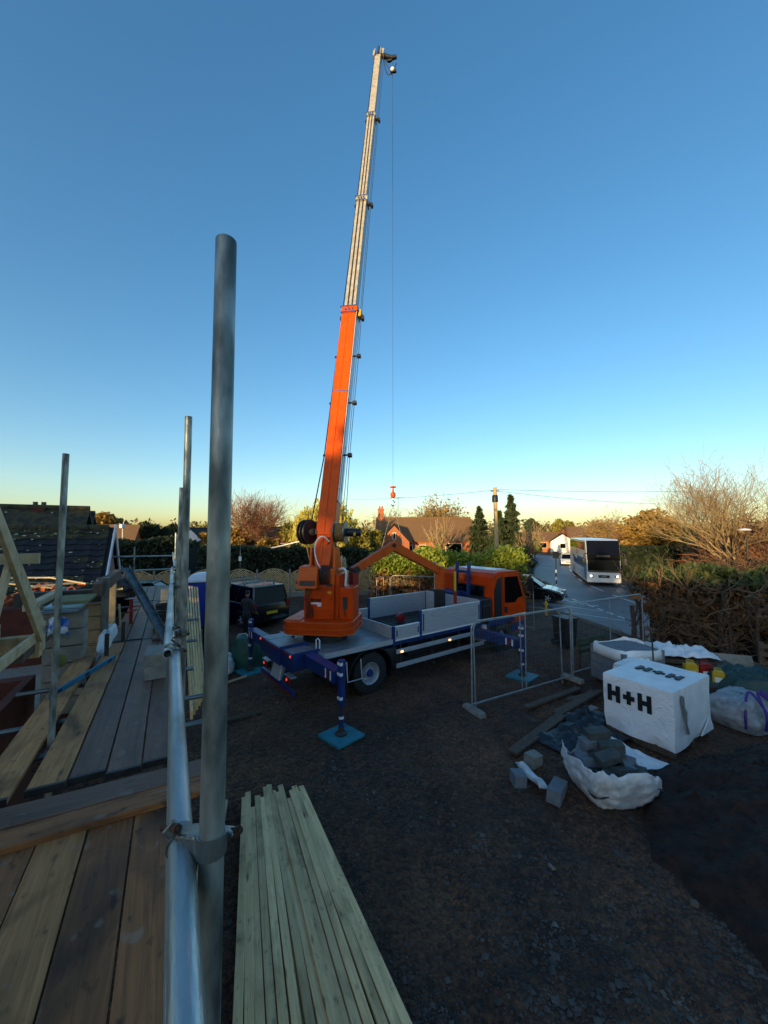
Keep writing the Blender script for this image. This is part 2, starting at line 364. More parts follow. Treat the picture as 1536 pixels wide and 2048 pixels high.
def leaves(name, C, size, m, parent=None, seed=1, aspect=0.55, bias=None, at=None):
    rg = np.random.default_rng(seed); C = np.asarray(C, dtype=np.float64); n = len(C)
    u = rg.normal(size=(n, 3))
    if bias is not None: u = u * (1 - bias[3]) + np.asarray(bias[:3]) * bias[3] * 1.6
    u /= np.linalg.norm(u, axis=1)[:, None]
    w = rg.normal(size=(n, 3)); v = np.cross(u, w); v /= np.linalg.norm(v, axis=1)[:, None] + 1e-9
    s = (size * (.4 + 1.3 * rg.random(n) ** 1.6))[:, None]
    V = np.stack([C - u * s, C + v * s * aspect - u * s * .1, C + u * s, C - v * s * aspect - u * s * .1], axis=1)
    lump = np.sin(C[:, 0] * 1.7 + seed) + np.sin(C[:, 1] * 1.9 + 1.3) + np.sin(C[:, 2] * 2.3 + .4)
    return np_quads(name, V, m, parent, np.clip(0.5 + 0.14 * lump + rg.normal(0, .22, n), 0, 1), at)

def segs(name, S, m, parent=None, at=None):
    S = np.asarray(S, dtype=np.float64); P0 = S[:, 0:3]; P1 = S[:, 3:6]; r0 = S[:, 6:7]; r1 = S[:, 7:8]
    d = P1 - P0; d /= np.linalg.norm(d, axis=1)[:, None] + 1e-9
    a = np.where(np.abs(d[:, 2:3]) < 0.9, np.array([[0, 0, 1.]]), np.array([[1., 0, 0]]))
    u = np.cross(d, a); u /= np.linalg.norm(u, axis=1)[:, None] + 1e-9; w = np.cross(u, d); Q = []
    for j in range(3):
        t0 = 2 * math.pi * j / 3; t1 = 2 * math.pi * (j + 1) / 3
        e0 = u * math.cos(t0) + w * math.sin(t0); e1 = u * math.cos(t1) + w * math.sin(t1)
        Q.append(np.stack([P0 + e0 * r0, P0 + e1 * r0, P1 + e1 * r1, P1 + e0 * r1], axis=1))
    return np_quads(name, np.concatenate(Q), m, parent, at=at)

def grow(rng, p, d, L, r, lev, out, nch, up=0.1, wander=0.25, decay=0.66, spreadang=0.75, kmax=3):
    steps = 3; q = Vector(p); d = Vector(d).normalized(); pts = [(q.copy(), d.copy(), r)]
    for i in range(steps):
        d2 = (d + Vector((rng.gauss(0, wander), rng.gauss(0, wander), rng.gauss(0, wander) + up))).normalized()
        nq = q + d2 * L / steps; r2 = r * (1 - 0.45 * (i + 1) / steps)
        out.append((q.x, q.y, q.z, nq.x, nq.y, nq.z, pts[-1][2], r2, lev)); q = nq; d = d2; pts.append((q.copy(), d.copy(), r2))
    if lev >= len(nch): return
    for k in range(nch[lev]):
        i = min(steps, 1 + int(rng.random() * steps)) if lev else min(steps, 2 + int(rng.random() * 2))
        bp, bd, br = pts[i]
        ax = Vector((rng.gauss(0, 1), rng.gauss(0, 1), rng.gauss(0, .5)))
        nd = (bd + ax.normalized() * spreadang * rng.uniform(.6, 1.3)).normalized()
        grow(rng, bp, nd, L * decay * rng.uniform(.75, 1.2), br * .62, lev + 1, out, nch, up, wander, decay, spreadang)

def bare_tree(name, label, base, H, seed, nch=(7, 5, 4, 4), twig=TWIG, trunk=0.3, r0=None, up=.08, spread=.75, wander=.2, decay=.66, minr=.012, lean=(0, 0), group=None, leaf=None, nleaf=0, lsize=.12):
    rng = random.Random(seed); out = []; r0 = r0 or H * .022
    grow(rng, (0, 0, -.1), (lean[0], lean[1], 1), H * trunk, r0, 0, out, nch, up, wander, decay * 1.25, spread)
    A = np.array(out); zmax = max(A[:, 2].max(), A[:, 5].max()); k = H / zmax
    A[:, 0:6] *= k; A[:, 6:8] = np.maximum(A[:, 6:8], minr * .6)
    t = thing(name, label, 'tree', base, 0, group)
    segs('trunk', A[A[:, 8] <= 1][:, :8], BARK, t)
    segs('crown', A[A[:, 8] > 1][:, :8], twig, t)
    if leaf:
        e = A[A[:, 8] >= len(nch) - 1]; rg = np.random.default_rng(seed); ix = rg.integers(0, len(e), nleaf)
        leaves('leaves', e[ix, 3:6] + rg.normal(0, .12, (nleaf, 3)), lsize, leaf, t, seed)
    return t

def leafy_tree(name, label, base, H, Wd, m, n, size, seed, trunk_h=.3, lobes=16, flat=.8, group=None, gap=0.0, cat='tree'):
    rng = random.Random(seed); rg = np.random.default_rng(seed); t = thing(name, label, cat, base, 0, group)
    zc = H * (trunk_h + (1 - trunk_h) * .5); hz = H * (1 - trunk_h) * .5; P = []; L = []
    for i in range(lobes):
        while True:
            v = Vector((rng.uniform(-1, 1), rng.uniform(-1, 1), rng.uniform(-1, 1)))
            if .35 < v.length < 1: break
        c = Vector((v.x * Wd * .36, v.y * Wd * .36, zc + v.z * hz * .66)); r = Wd * rng.uniform(.14, .24)
        L.append((c, r)); k = n // lobes
        q = rg.normal(size=(k, 3)); q /= np.linalg.norm(q, axis=1)[:, None]
        q *= (rg.uniform(.35, 1.08, k) ** .5)[:, None] * r * np.array([1, 1, flat])
        P.append(q + np.array(c))
    out = []
    mb = MB(); mb.path([(0, 0, -.2), (rng.uniform(-.1, .1), 0, H * trunk_h * .6), (0, 0, H * (trunk_h + .25))], [H * .03, H * .022, H * .012], 7)
    for c, r in L[:9]: mb.path([(0, 0, H * trunk_h * .7), (c.x * .5, c.y * .5, c.z * .75), c], [H * .014, H * .009, H * .004], 5)
    mb.build('trunk', BARK, t, smooth=60)
    leaves('crown', np.concatenate(P), size, m, t, seed)
    return t

def conifer(name, label, base, H, Wd, m, n, size, seed, group=None, z0=.08):
    rg = np.random.default_rng(seed); t = thing(name, label, 'tree', base, 0, group)
    MB().path([(0, 0, -.2), (0, 0, H * .5), (0, 0, H * .97)], [H * .025, H * .014, H * .004], 7).build('trunk', BARK, t, smooth=60)
    h = rg.random(n) ** 1.35; lay = .72 + .28 * np.sin(h * 60 + rg.uniform(-.4, .4, n)); a = rg.uniform(0, 2 * math.pi, n)
    lob = .78 + .22 * np.sin(a * 3 + h * 9 + seed) + .1 * np.sin(a * 7 + 3 * seed)
    rad = (1 - h) ** .8 * Wd / 2 * lay * lob * np.sqrt(rg.uniform(.25, 1, n))
    C = np.stack([rad * np.cos(a), rad * np.sin(a), H * (z0 + (1 - z0) * h) - rad * .22], axis=1)
    leaves('crown', C, size, m, t, seed, .4, (0, 0, -.3, .3)); return t

def hedge(name, label, pts, wd, z0, z1, m, n, size, seed, core=COREM, rag=.12, group=None, base=(0, 0, 0), top_m=None, low_m=None, zsplit=None):
    """a clipped hedge along pts (x, y)"""
    rg = np.random.default_rng(seed); t = thing(name, label, 'hedge', (pts[0][0], pts[0][1], 0), 0, group)
    ox = np.array([pts[0][0], pts[0][1], 0.]); mb = MB(); Ls = [math.dist(pts[i], pts[i + 1]) for i in range(len(pts) - 1)]; tot = sum(Ls); P = []
    for i, L in enumerate(Ls):
        a = Vector((*pts[i], 0)) - Vector(ox); b = Vector((*pts[i + 1], 0)) - Vector(ox); d = (b - a).normalized(); sd = Vector((-d.y, d.x, 0))
        e = .12 * wd + .1
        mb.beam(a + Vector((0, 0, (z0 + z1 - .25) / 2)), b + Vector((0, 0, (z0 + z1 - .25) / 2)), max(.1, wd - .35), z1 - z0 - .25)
        k = int(n * L / tot); s = rg.random(k); f = rg.random(k)
        side = np.where(f < .34, rg.uniform(-.5, .5, k), np.where(f < .9, np.sign(rg.normal(size=k)) * .5, rg.uniform(-.5, .5, k))) * wd
        z = np.where(f < .34, z1, rg.uniform(z0, z1, k))
        bump = .5 * np.sin(s * L * 1.3 + seed) + .3 * np.sin(s * L * 3.1 + 2 * seed) + .25 * np.sin(z * 2.3 + s * L)
        q = np.array(a)[None] + np.array(d)[None] * (s * L)[:, None] + np.array(sd)[None] * (side * (1 + .12 * bump))[:, None]
        q[:, 2] = z + np.where(f < .34, bump * rag * 1.5, 0) + rg.normal(0, rag * .5, k); q[:, :2] += rg.normal(0, rag * .6, (k, 2)); P.append(q)
    mb.build('heart', core, t, bevel=.12)
    P = np.concatenate(P)
    if zsplit is not None:
        w = P[:, 2] + rg.normal(0, .25, len(P)) < zsplit
        leaves('dead_foliage', P[w], size, low_m, t, seed + 1); leaves('foliage', P[~w], size, m, t, seed, .45, (0, 0, .8, .3))
    else: leaves('foliage', P, size, m, t, seed)
    return t

# ------------------------------------------------------------------ the land
def sheet(name, m, x0, x1, y0, y1, nx, ny, fn):
    def g(u, v):
        x = x0 + (x1 - x0) * u; y = y0 + (y1 - y0) * v; return (x, y, fn(x, y))
    return struct(MB().grid(nx, ny, g).build(name, m, smooth=60))
FIELD = mat('rough field', '#3a3a1e', '#4a4426', 1.2, .95, 0, .5, 12, detail=8, c3='#2c3018', s3=.08, lo3=.4, hi3=.65)
def base_z(x, y): return T(x, y) - .14
big = MB(); xs = [-900, -300, -120, -60, -30, -14, -6, 0, 6, 8, 10, 12, 14, 16, 18, 24, 40, 80, 200, 500, 1000]; ys = [-300, -100, -30, -5, 3, 10, 16, 22, 28, 36, 50, 80, 140, 300, 800, 1500]
big.V = [(x, y, base_z(x, y)) for y in ys for x in xs]; nx = len(xs)
big.F = [(j * nx + i, j * nx + i + 1, (j + 1) * nx + i + 1, (j + 1) * nx + i) for j in range(len(ys) - 1) for i in range(nx - 1)]
struct(big.build('ground', FIELD, smooth=60))
def site_z(x, y):
    n1 = mnoise.noise((x * .35, y * .35, 1.7)); n2 = mnoise.noise((x * 1.6, y * 1.6, 4.2)); n3 = mnoise.noise((x * 5.3, y * 5.3, 9.1))
    e = min(sstep(9.7, 8.9, x), sstep(-13.0, -12.2, x), sstep(26, 25, y)) if True else 1
    c = x - 1.1 - .55 * math.sin(y * .32) + .35 * n1; rut = 0.0
    for o in (-.95, .85, 2.1, 3.8): d = abs(c - o - .12 * n2); rut += -.085 * math.exp(-(d / .2) ** 2) + .045 * math.exp(-((d - .38) / .14) ** 2)
    return T(x, y) + .06 * n1 + .035 * n2 + .02 * n3 + rut * (.6 + .5 * n1) - .16 * (1 - e)
sheet('site_ground', HARD, -13.2, 9.9, -3, 26, 210, 262, site_z)
rg = np.random.default_rng(5); N = 52000
yy = 2.5 + 17 * rg.random(N) ** 2.0; xx = (rg.random(N) * 2.1 - .75) * (yy * .62 + .6); sz = .004 + .011 * rg.random(N) + .03 * rg.random(N) ** 14
cl = np.sin(xx * 1.3 + 2) * np.sin(yy * 1.1) + .5 * np.sin(xx * 3.1 + yy * 2.3); keep = (xx < 8.9) & (xx > -8) & (cl + rg.normal(0, .6, N) > -.25); xx, yy, sz = xx[keep], yy[keep], sz[keep]; N = len(xx)
oct_ = np.array([(1, 0, 0), (0, 1, 0), (-1, 0, 0), (0, -1, 0), (0, 0, .75)]); zz = np.array([site_z(a, b) for a, b in zip(xx, yy)])
jit = rg.uniform(.55, 1.35, (N, 5, 3)); ang = rg.uniform(0, 6.28, N); p = oct_[None] * jit * sz[:, None, None]; ca, sa = np.cos(ang)[:, None], np.sin(ang)[:, None]
vv = np.stack([p[:, :, 0] * ca - p[:, :, 1] * sa + xx[:, None], p[:, :, 0] * sa + p[:, :, 1] * ca + yy[:, None], p[:, :, 2] + zz[:, None] + sz[:, None] * .12], axis=2).reshape(-1, 3)
ff = (np.arange(N)[:, None, None] * 5 + np.array([(0, 1, 4), (1, 2, 4), (2, 3, 4), (3, 0, 4)])[None]).reshape(-1, 3)
me = bpy.data.meshes.new('gravel'); me.vertices.add(len(vv)); me.vertices.foreach_set('co', vv.astype(np.float32).ravel()); me.loops.add(ff.size); me.loops.foreach_set('vertex_index', ff.astype(np.int32).ravel())
me.polygons.add(len(ff)); me.polygons.foreach_set('loop_start', np.arange(0, ff.size, 3, dtype=np.int32)); me.update(calc_edges=True)
at_ = me.attributes.new('rnd', 'FLOAT', 'FACE'); at_.data.foreach_set('value', np.repeat(np.clip(rg.random(N) ** 2.2, 0, 1), 4).astype(np.float32))
tag(finish('gravel', me, mat('loose stone', '#3c332d', '#83786c', attr=True, rough=.85)), 'loose stones scattered over the dark hardcore ground', 'gravel', kind='stuff')

rg = np.random.default_rng(15); rm_ = MB()
for (x0, x1, y0, y1, n_) in ((1.2, 5.2, 6.8, 12.5, 90), (-4.6, -1.8, 7.5, 12.5, 60), (5.0, 8.5, 11.5, 15.5, 40), (-1.0, 3.5, 4.0, 8.0, 35)):
    for _ in range(n_):
        x, y = rg.uniform(x0, x1), rg.uniform(y0, y1); r_ = .012 + .05 * rg.random() ** 3; a = rg.uniform(0, 3); z = site_z(x, y) + r_ * .2
        rm_.box((x, y, z), (r_ * rg.uniform(1, 2.4), r_ * rg.uniform(.8, 1.6), r_ * rg.uniform(.7, 1.1)), Matrix.Rotation(a, 3, 'Z') @ Matrix.Rotation(rg.uniform(-.5, .5), 3, 'X'), taper=(rg.uniform(.5, .95), rg.uniform(.5, .95)))
tag(rm_.build('rubble', mat('broken rubble', '#6b5c50', '#463a32', 5, .9, 0, .4, 30, c3='#8a7d70', s3=1.2, lo3=.55, hi3=.7), bevel=.003, seg=1), 'broken stones and brick bits strewn over the yard', 'rubble', kind='stuff')

def ribbon(name, pts, w0, w1, m, dz, n=None, kind=True):
    P = [Vector((p[0], p[1], 0)) for p in pts]; fine = []
    for i in range(len(P) - 1):
        a, b, c, d = P[max(i - 1, 0)], P[i], P[i + 1], P[min(i + 2, len(P) - 1)]
        for k in range(10):
            t = k / 10; fine.append(.5 * ((2 * b) + (c - a) * t + (2 * a - 5 * b + 4 * c - d) * t * t + (3 * b - a - 3 * c + d) * t ** 3))
    fine.append(P[-1]); mb = MB(); K = 7
    for i, p in enumerate(fine):
        d = (fine[min(i + 1, len(fine) - 1)] - fine[max(i - 1, 0)]).normalized(); s = Vector((d.y, -d.x, 0))
        for j in range(K):
            q = p + s * (w0 + (w1 - w0) * j / (K - 1)); mb.V.append((q.x, q.y, T(q.x, q.y) + dz))
    mb.F = [(i * K + j, i * K + j + 1, (i + 1) * K + j + 1, (i + 1) * K + j) for i in range(len(fine) - 1) for j in range(K - 1)]
    o = mb.build(name, m, smooth=60)
    return struct(o), fine
MAIN = [(15.9, -8), (15.8, 8), (15.9, 18), (16.3, 26), (17.6, 33), (19.4, 39), (22.6, 47), (27, 57), (29, 68), (26, 82), (14, 96)]
road, rf = ribbon('road', MAIN, -3.9, 3.9, ASPH, -.075)
SIDE = [(13.5, 21.2), (10.5, 21.4), (7, 23.2), (0, 28), (-10, 35), (-20, 45), (-30, 60), (-42, 88)]
side, sf = ribbon('side_road', SIDE, -3.0, 3.0, ASPH, -.079)
mb = MB(); poly = [(12.4, 14), (9.7, 14), (9.6, 17), (9.1, 19.2), (8.6, 20.6), (9.0, 24.5), (11.0, 24.8), (12.8, 26.5)]
mb.add([(x, y, T(x, y) - .083) for x, y in poly], [tuple(range(len(poly)))]); struct(mb.build('junction_road', ASPH))
def mark(name, p, q, w, dz=-.069):
    p = Vector((*p, 0)); q = Vector((*q, 0)); d = (q - p).normalized(); s = Vector((d.y, -d.x, 0)) * w / 2; v = []
    for k in range(5):
        c = p + (q - p) * k / 4
        for e in (c - s, c + s): v.append((e.x, e.y, T(e.x, e.y) + dz))
    mb = MB(); mb.add(v, [(2 * k, 2 * k + 1, 2 * k + 3, 2 * k + 2) for k in range(4)]); return struct(mb.build(name, LINE))
acc = 0; dash = []
for i in range(len(rf) - 1):
    L = (rf[i + 1] - rf[i]).length; acc += L
    if rf[i].y > 14: dash.append((rf[i], rf[i + 1]))
seg_pts = [a for a, b in dash]; s = 0; cur = None; last = seg_pts[0]; on = False; start = None; dist = 0
for p in seg_pts[1:]:
    n = max(1, int((p - last).length / .25))
    for k in range(n):
        q = last + (p - last) * (k + 1) / n; dist += (p - last).length / n; ph = dist % 5.2
        if ph < 3.1 and not on: on = True; start = q
        elif ph >= 3.1 and on: on = False; mark('lane_dash', (start.x, start.y), (q.x, q.y), .13)
    last = p
for k in range(9):                                          # broken edge line across the mouth of the lane
    y = 16.4 + k * 1.02; mark('edge_dash', (11.95 + .03 * k, y), (11.97 + .03 * k, y + .62), .17)
for k in range(4): mark('give_way_dash', (10.95 + k * .38, 24.35 - k * .46), (11.15 + k * .38, 24.1 - k * .46), .2)
for k in range(4): mark('give_way_dash', (11.35 + k * .38, 24.6 - k * .46), (11.55 + k * .38, 24.35 - k * .46), .2)
for k in range(6): mark('edge_dash', (19.75 + .12 * k, 27.6 + k * 1.25), (19.82 + .12 * k, 28.3 + k * 1.25), .17)
mark('edge_line', (8.6, 23.0), (11.9, 21.2), .12); mark('edge_line', (9.2, 20.2), (11.7, 18.9), .1)
def kerb(name, pts, wd=.14, hgt=.11):
    mb = MB()
    for i in range(len(pts) - 1):
        a = Vector((*pts[i], T(*pts[i]) - .075 + hgt / 2)); b = Vector((*pts[i + 1], T(*pts[i + 1]) - .075 + hgt / 2)); n = max(1, round((b - a).length / .9))
        for k in range(n):
            p = a + (b - a) * k / n; q = a + (b - a) * (k + 1) / n; d = (q - p).normalized() * .008
            mb.beam(p + d, q - d, wd, hgt + .06)
    return struct(mb.build(name, KERB, bevel=.015))
kerb('kerb', [(9.8, 12.5), (9.72, 14.3), (9.6, 16), (9.35, 17.8), (9.0, 19.3), (8.3, 20.3), (6.8, 21.2)])
rk = [(p + Vector(((rf[min(i + 1, len(rf) - 1)] - rf[max(i - 1, 0)]).normalized().y, -(rf[min(i + 1, len(rf) - 1)] - rf[max(i - 1, 0)]).normalized().x, 0)) * 4.0) for i, p in enumerate(rf)]
lk = [(p - Vector(((rf[min(i + 1, len(rf) - 1)] - rf[max(i - 1, 0)]).normalized().y, -(rf[min(i + 1, len(rf) - 1)] - rf[max(i - 1, 0)]).normalized().x, 0)) * 4.0) for i, p in enumerate(rf)]
kerb('kerb', [(p.x, p.y) for p in rk if 36 < p.y < 75][::3]); kerb('kerb', [(p.x, p.y) for p in lk if 26.8 < p.y < 75][::3])
mb = MB(); vp = [(10.2, 26.4), (11.9, 25.6), (12.6, 26.6), (13.3, 30), (14.6, 35), (12.4, 34), (10.8, 30)]
mb.add([(x, y, T(x, y) + .02) for x, y in vp], [tuple(range(len(vp)))]); struct(mb.build('grass_verge', GRASS))
mb = MB(); vp = [(20.9, 35.6), (22.0, 37.0), (24.4, 39.2), (25.6, 46), (24.2, 44), (22.2, 39.4)]
mb.add([(x, y, T(x, y) + .02) for x, y in vp], [tuple(range(len(vp)))]); struct(mb.build('grass_verge', GRASS))

# ------------------------------------------------------------------ houses beyond the site
def house(name, label, c, rz, L, D, eave, ridge, wm, rm, wins=(), chim=None, group=None, over=.3, cat='house', rth=.14):
    t = thing(name, label, cat, (c[0], c[1], T(*c) - .1), rz, group)
    mb = MB(); mb.bb(-L / 2, L / 2, -D / 2, D / 2, 0, eave)
    mb.prism([(-L / 2, -D / 2, eave), (-L / 2, D / 2, eave), (-L / 2, 0, ridge - .12)], (L, 0, 0)); mb.build('wall', wm, t)
    r = MB(); sl = (ridge - eave) / (D / 2)
    for s in (-1, 1):
        a = (-L / 2 - over, s * (D / 2 + over), eave - sl * over); b = (L / 2 + over, s * (D / 2 + over), eave - sl * over)
        r.prism([a, b, (L / 2 + over, 0, ridge), (-L / 2 - over, 0, ridge)][::s], (0, 0, rth))
    ro = r.build('roof', rm, t)
    MB().tube((-L / 2 - over, 0, ridge + rth), (L / 2 + over, 0, ridge + rth), .12, n=8).build('ridge', rm, ro)
    for (f, x, z, w, h) in wins:                           # f: 'f' front (-y), 'l' / 'r' gable ends
        m1 = MB(); m2 = MB()
        if f == 'f': m1.bb(x - w / 2 - .08, x + w / 2 + .08, -D / 2 - .06, -D / 2, z - .08, z + h + .08); m2.bb(x - w / 2, x + w / 2, -D / 2 - .075, -D / 2 - .062, z, z + h)
        else:
            s = -1 if f == 'l' else 1; e = s * (L / 2); m1.bb(min(e, e + s * .06), max(e, e + s * .06), x - w / 2 - .08, x + w / 2 + .08, z - .08, z + h + .08)
            m2.bb(min(e + s * .062, e + s * .075), max(e + s * .062, e + s * .075), x - w / 2, x + w / 2, z, z + h)
        wo = m1.build('window', WINL, t); m2.build('pane', GLASS, wo)
    if chim:
        for (x, z) in chim:
            co = MB().bb(x - .35, x + .35, -.3, .3, ridge - .6, z).bb(x - .42, x + .42, -.37, .37, z, z + .15).build('chimney', BRICKF, t)
            for k in (-.16, .16): MB().lathe([(.1, 0), (.12, .1), (.09, .35)], 10, (x + k, 0, z + .15)).build('chimney_pot', ORANGE2, co)
    return t
def xy(u, Y): return ((u - 768) / 769 * Y, Y)
cot = house('cottage', 'long brick cottage with brown tiled roof and end chimney behind the conifer hedge', (5.0, 49.0), R(-2), 11.4, 6.0, 3.2, 5.75, BRICKF, ROOFB, [('f', -.2, 1.4, 1.0, 1.1), ('f', -2.0, 1.4, .9, 1.1), ('f', 3.4, 1.4, 1.8, 1.3)], [(-5.4, 6.9)])
gm = MB(); gm.bb(-5.4, -1.9, -4.4, -3.0, 0, 2.95); gm.prism([(-5.4, -4.4, 2.95), (-1.9, -4.4, 2.95), (-3.65, -4.4, 4.85)], (0, 1.4, 0)); gm.build('gable_wing', BRICKF, cot)
gr = MB()
for s in (-1, 1): gr.prism([(-3.65, -4.6, 5.0), (-3.65, .2, 5.0), (-3.65 + s * 2.1, .2, 2.72), (-3.65 + s * 2.1, -4.6, 2.72)], (0, 0, .14))
gr.build('gable_roof', SLATE, cot)
gw = MB().bb(-3.85, -3.45, -4.47, -4.4, 3.2, 4.05).build('gable_window', WINL, cot); MB().bb(-3.76, -3.54, -4.49, -4.472, 3.28, 3.97).build('pane', GLASS, gw)
MB().bb(-3.72, -3.58, -4.46, -4.4, 2.5, 3.1).build('wall_plaque', WINL, cot)
ae = MB().tube((-3.2, .2, 5.8), (-3.2, .2, 8.6), .03, n=6).beam((-4.2, .2, 8.5), (-2.3, .2, 8.5), .04, .04)
for k in range(6): ae.beam((-4.1 + k * .34, -.1, 8.5), (-4.1 + k * .34, .5, 8.5), .025, .025)
ae.build('aerial', BOOMD, cot)
house('bungalow', 'low bungalow with brown roof and brick end wall behind the dark hedge', (-16.6, 60), R(4), 7.6, 6.5, 2.9, 4.7, BRICKF, ROOFB, [('f', -1.2, 1.2, 1.6, 1.2), ('f', 1.2, 1.2, 1.2, 1.2), ('r', 0, 1.2, 1.2, 1.0)])
house('white_cottage', 'small white gabled cottage far off beside the left lane', (-36.5, 76), R(80), 5, 5, 2.6, 4.7, WHITEP, SLATE, [('l', 0, 1.0, .8, 1.0)])
house('distant_house', 'brown roofed house under the oak at far left', (-37.0, 54), R(20), 4.2, 4.4, 3.2, 4.9, BRICKF, ROOFB, [('f', 0, 1.2, 1.4, 1.1)])
house('distant_house', 'long low brown house with white gable where the road bends', (36, 92), R(-8), 10, 7, 2.7, 4.4, BRICKF, ROOFB, [('f', -3, 1, 1.4, 1.1), ('f', 1, 1, 1.4, 1.1)])
house('distant_house', 'white gabled house at the bend of the road', (40.6, 88), R(70), 4.4, 5, 2.5, 4.2, WHITEP, SLATE, [('l', 0, 1, 1, 1)])
house('distant_house', 'broad russet roofed house above the coach', (45.5, 88), R(5), 9, 8, 2.6, 5.6, BRICKF, ROOFB, [('f', 1, 1, 1.4, 1.1)])
house('distant_house', 'small white house seen between trees at far left', (-40.5, 63), R(15), 4, 4, 2.0, 3.4, WHITEP, SLATE, [('f', 0, .8, .8, .8)])
ct = thing('glazed_shelter', 'grey sloping glazed roof over posts behind the fence', 'shelter', (-8.9, 34, 0))
rotm = Matrix.Rotation(R(-13), 3, 'Y')
MB().box((0, 0, 2.75), (3.9, 3.2, .06), rotm).build('roof_sheet', GREYROOF, ct)
for k in range(6): MB().beam(Vector((-1.9, -1.55 + k * .62, 2.80)) + Vector((0, 0, -.44)), Vector((1.9, -1.55 + k * .62, 2.80)) + Vector((0, 0, .44)), .07, .07).build('glazing_bar', WHITEP, ct)
for x in (-1.8, 1.8):
    for y in (-1.4, 1.4): MB().bb(x - .05, x + .05, y - .05, y + .05, 0, 2.7 + x * .23 - .05).build('post', OLDWOOD, ct)

LEAFS = mat('shade darkened dead leaf', '#4e3820', '#362618', attr=True, rough=.85)  # dead leaf with the shade low on the right-hand shrubs put into its colour
# ------------------------------------------------------------------ trees and hedges
hedge('conifer_hedge', 'tall conifer hedge with bright green top and dead brown lower half behind the truck', [(-.4, 21.2), (3.5, 20.6), (7.1, 20.1)], 1.5, 0, 2.55, LEAFH, 42000, .095, 3, core=BROWNCORE, rag=.34, low_m=LEAFB, zsplit=1.75)
hedge('dark_hedge', 'dark clipped evergreen hedge running behind the chevron fence', [(-13.0, 28.0), (-6, 27.5), (-.6, 26.6)], 1.6, 0, 2.75, LEAFD, 26000, .11, 4)
hedge('dark_hedge', 'broad dark hedge beyond the roof gable at far left', [(-24, 31), (-15.6, 31.5)], 3.0, 0, 3.15, LEAFD, 20000, .13, 6, rag=.2)
hedge('dark_hedge', 'low dark hedge on the far side of the left lane', [(-27, 46), (-18, 40), (-10, 36)], 1.5, 0, 2.4, LEAFD, 7000, .22, 7)
hedge('road_hedge', 'dark green hedge above the low wall beyond the coach', [(22.9, 40.2), (27.5, 36.6), (33, 33.5)], 1.8, -.5, 2.4, LEAFD, 8000, .2, 8)
hedge('road_hedge', 'green hedge lining the left side of the far road', [(12.2, 36), (15.5, 46), (20, 56), (22, 66)], 1.8, -.5, 2.3, LEAFM, 7000, .22, 9)
bare_tree('bare_tree', 'spreading bare russet tree above the dark hedge', (-17.4, 55, 0), 10.6, 11, (9, 7, 6, 5), TWIGR, .24, spread=.85, minr=.026, up=.14, wander=.24, decay=.7)
leafy_tree('willow_bush', 'brown shrub at the foot of the bare russet tree', (-20.4, 54, 0), 5.2, 4.6, LEAFG, 3500, .22, 12, .1)
leafy_tree('autumn_bush', 'low golden shrub beside the glazed shelter', (-15.0, 50, 0), 4.2, 3.6, LEAFG, 2500, .2, 13, .1)
leafy_tree('dark_tree', 'dark crowned tree right of the russet tree', (-12.9, 56, 0), 5.6, 5.0, LEAFO, 4000, .24, 14, .25)
leafy_tree('oak_tree', 'round golden oak beyond the mossy roof', (-43.4, 60, 0), 7.6, 6.8, LEAFG, 8000, .25, 15, .2, 22)
for i, (u, Y, H, Wd, lab) in enumerate([(290, 58, 6.3, 4.6, 'dark pine with flat crown, left of the scaffold poles'), (325, 60, 5.6, 4.2, 'dark tree just left of the scaffold poles'), (345, 66, 6.0, 4, 'dark tree behind the scaffold pole cluster'), (398, 88, 6.8, 5, 'distant tree between the two nearest scaffold poles'), (265, 66, 5.6, 4, 'dark tree right of the golden oak')]):
    leafy_tree('distant_tree', lab, (*xy(u, Y), 0), H, Wd, [LEAFC, LEAFC, LEAFC, LEAFO, LEAFC][i], 3500, .25, 20 + i, .25, 14, group='trees at far left')
leafy_tree('autumn_bush', 'golden bush beside the left lane', (*xy(412, 70), 0), 4.6, 3.4, LEAFG, 1800, .25, 27, .1)
def willow(base, H, Wd, seed):
    rng = random.Random(seed); rg = np.random.default_rng(seed)
    t = thing('willow_tree', 'pale yellow weeping willow behind the crane boom', 'tree', base)
    mb = MB(); P = []; mb.path([(0, 0, -.2), (.1, 0, H * .3), (0, 0, H * .62)], [.3, .24, .12], 8)
    for k in range(110):
        a = rng.uniform(0, 6.28); rr = Wd / 2 * math.sqrt(rng.random()); top = H * (1 - .32 * (rr / (Wd / 2)) ** 2) * rng.uniform(.8, 1)
        p = Vector((rr * math.cos(a), rr * math.sin(a), top))
        if k < 16: mb.path([(0, 0, H * .3), p * .5 + Vector((0, 0, H * .3)), p], [.12, .06, .02], 5)
        ln = rng.uniform(.3, .75) * top; n = int(75 * ln / 3) + 20; s = rg.random(n)
        P.append(np.array(p)[None] + np.stack([rg.normal(0, .16, n) + .2 * s * math.cos(a), rg.normal(0, .16, n) + .2 * s * math.sin(a), -s * ln], axis=1))
    mb.build('trunk', BARK, t, smooth=60); leaves('crown', np.concatenate(P), .2, LEAFW, t, seed, .3, (0, 0, -1, .6)); return t
willow((-6.0, 40, 0), 7.9, 6.6, 31)
leafy_tree('shrub', 'olive evergreen shrub between the willow and the cottage', (-1.9, 41, 0), 5.6, 3.8, LEAFO, 5000, .2, 32, .05)
leafy_tree('shrub', 'light leafy shrub behind the crane column, left of the boom', (-6.6, 29.2, 0), 3.6, 2.2, LEAFM, 2200, .15, 33, .05)
bare_tree('bare_tree', 'thin bare tree rising behind the cottage ridge', (1.9, 60, 0), 8.4, 34, (6, 5, 4, 3), TWIGL, .3, minr=.045)
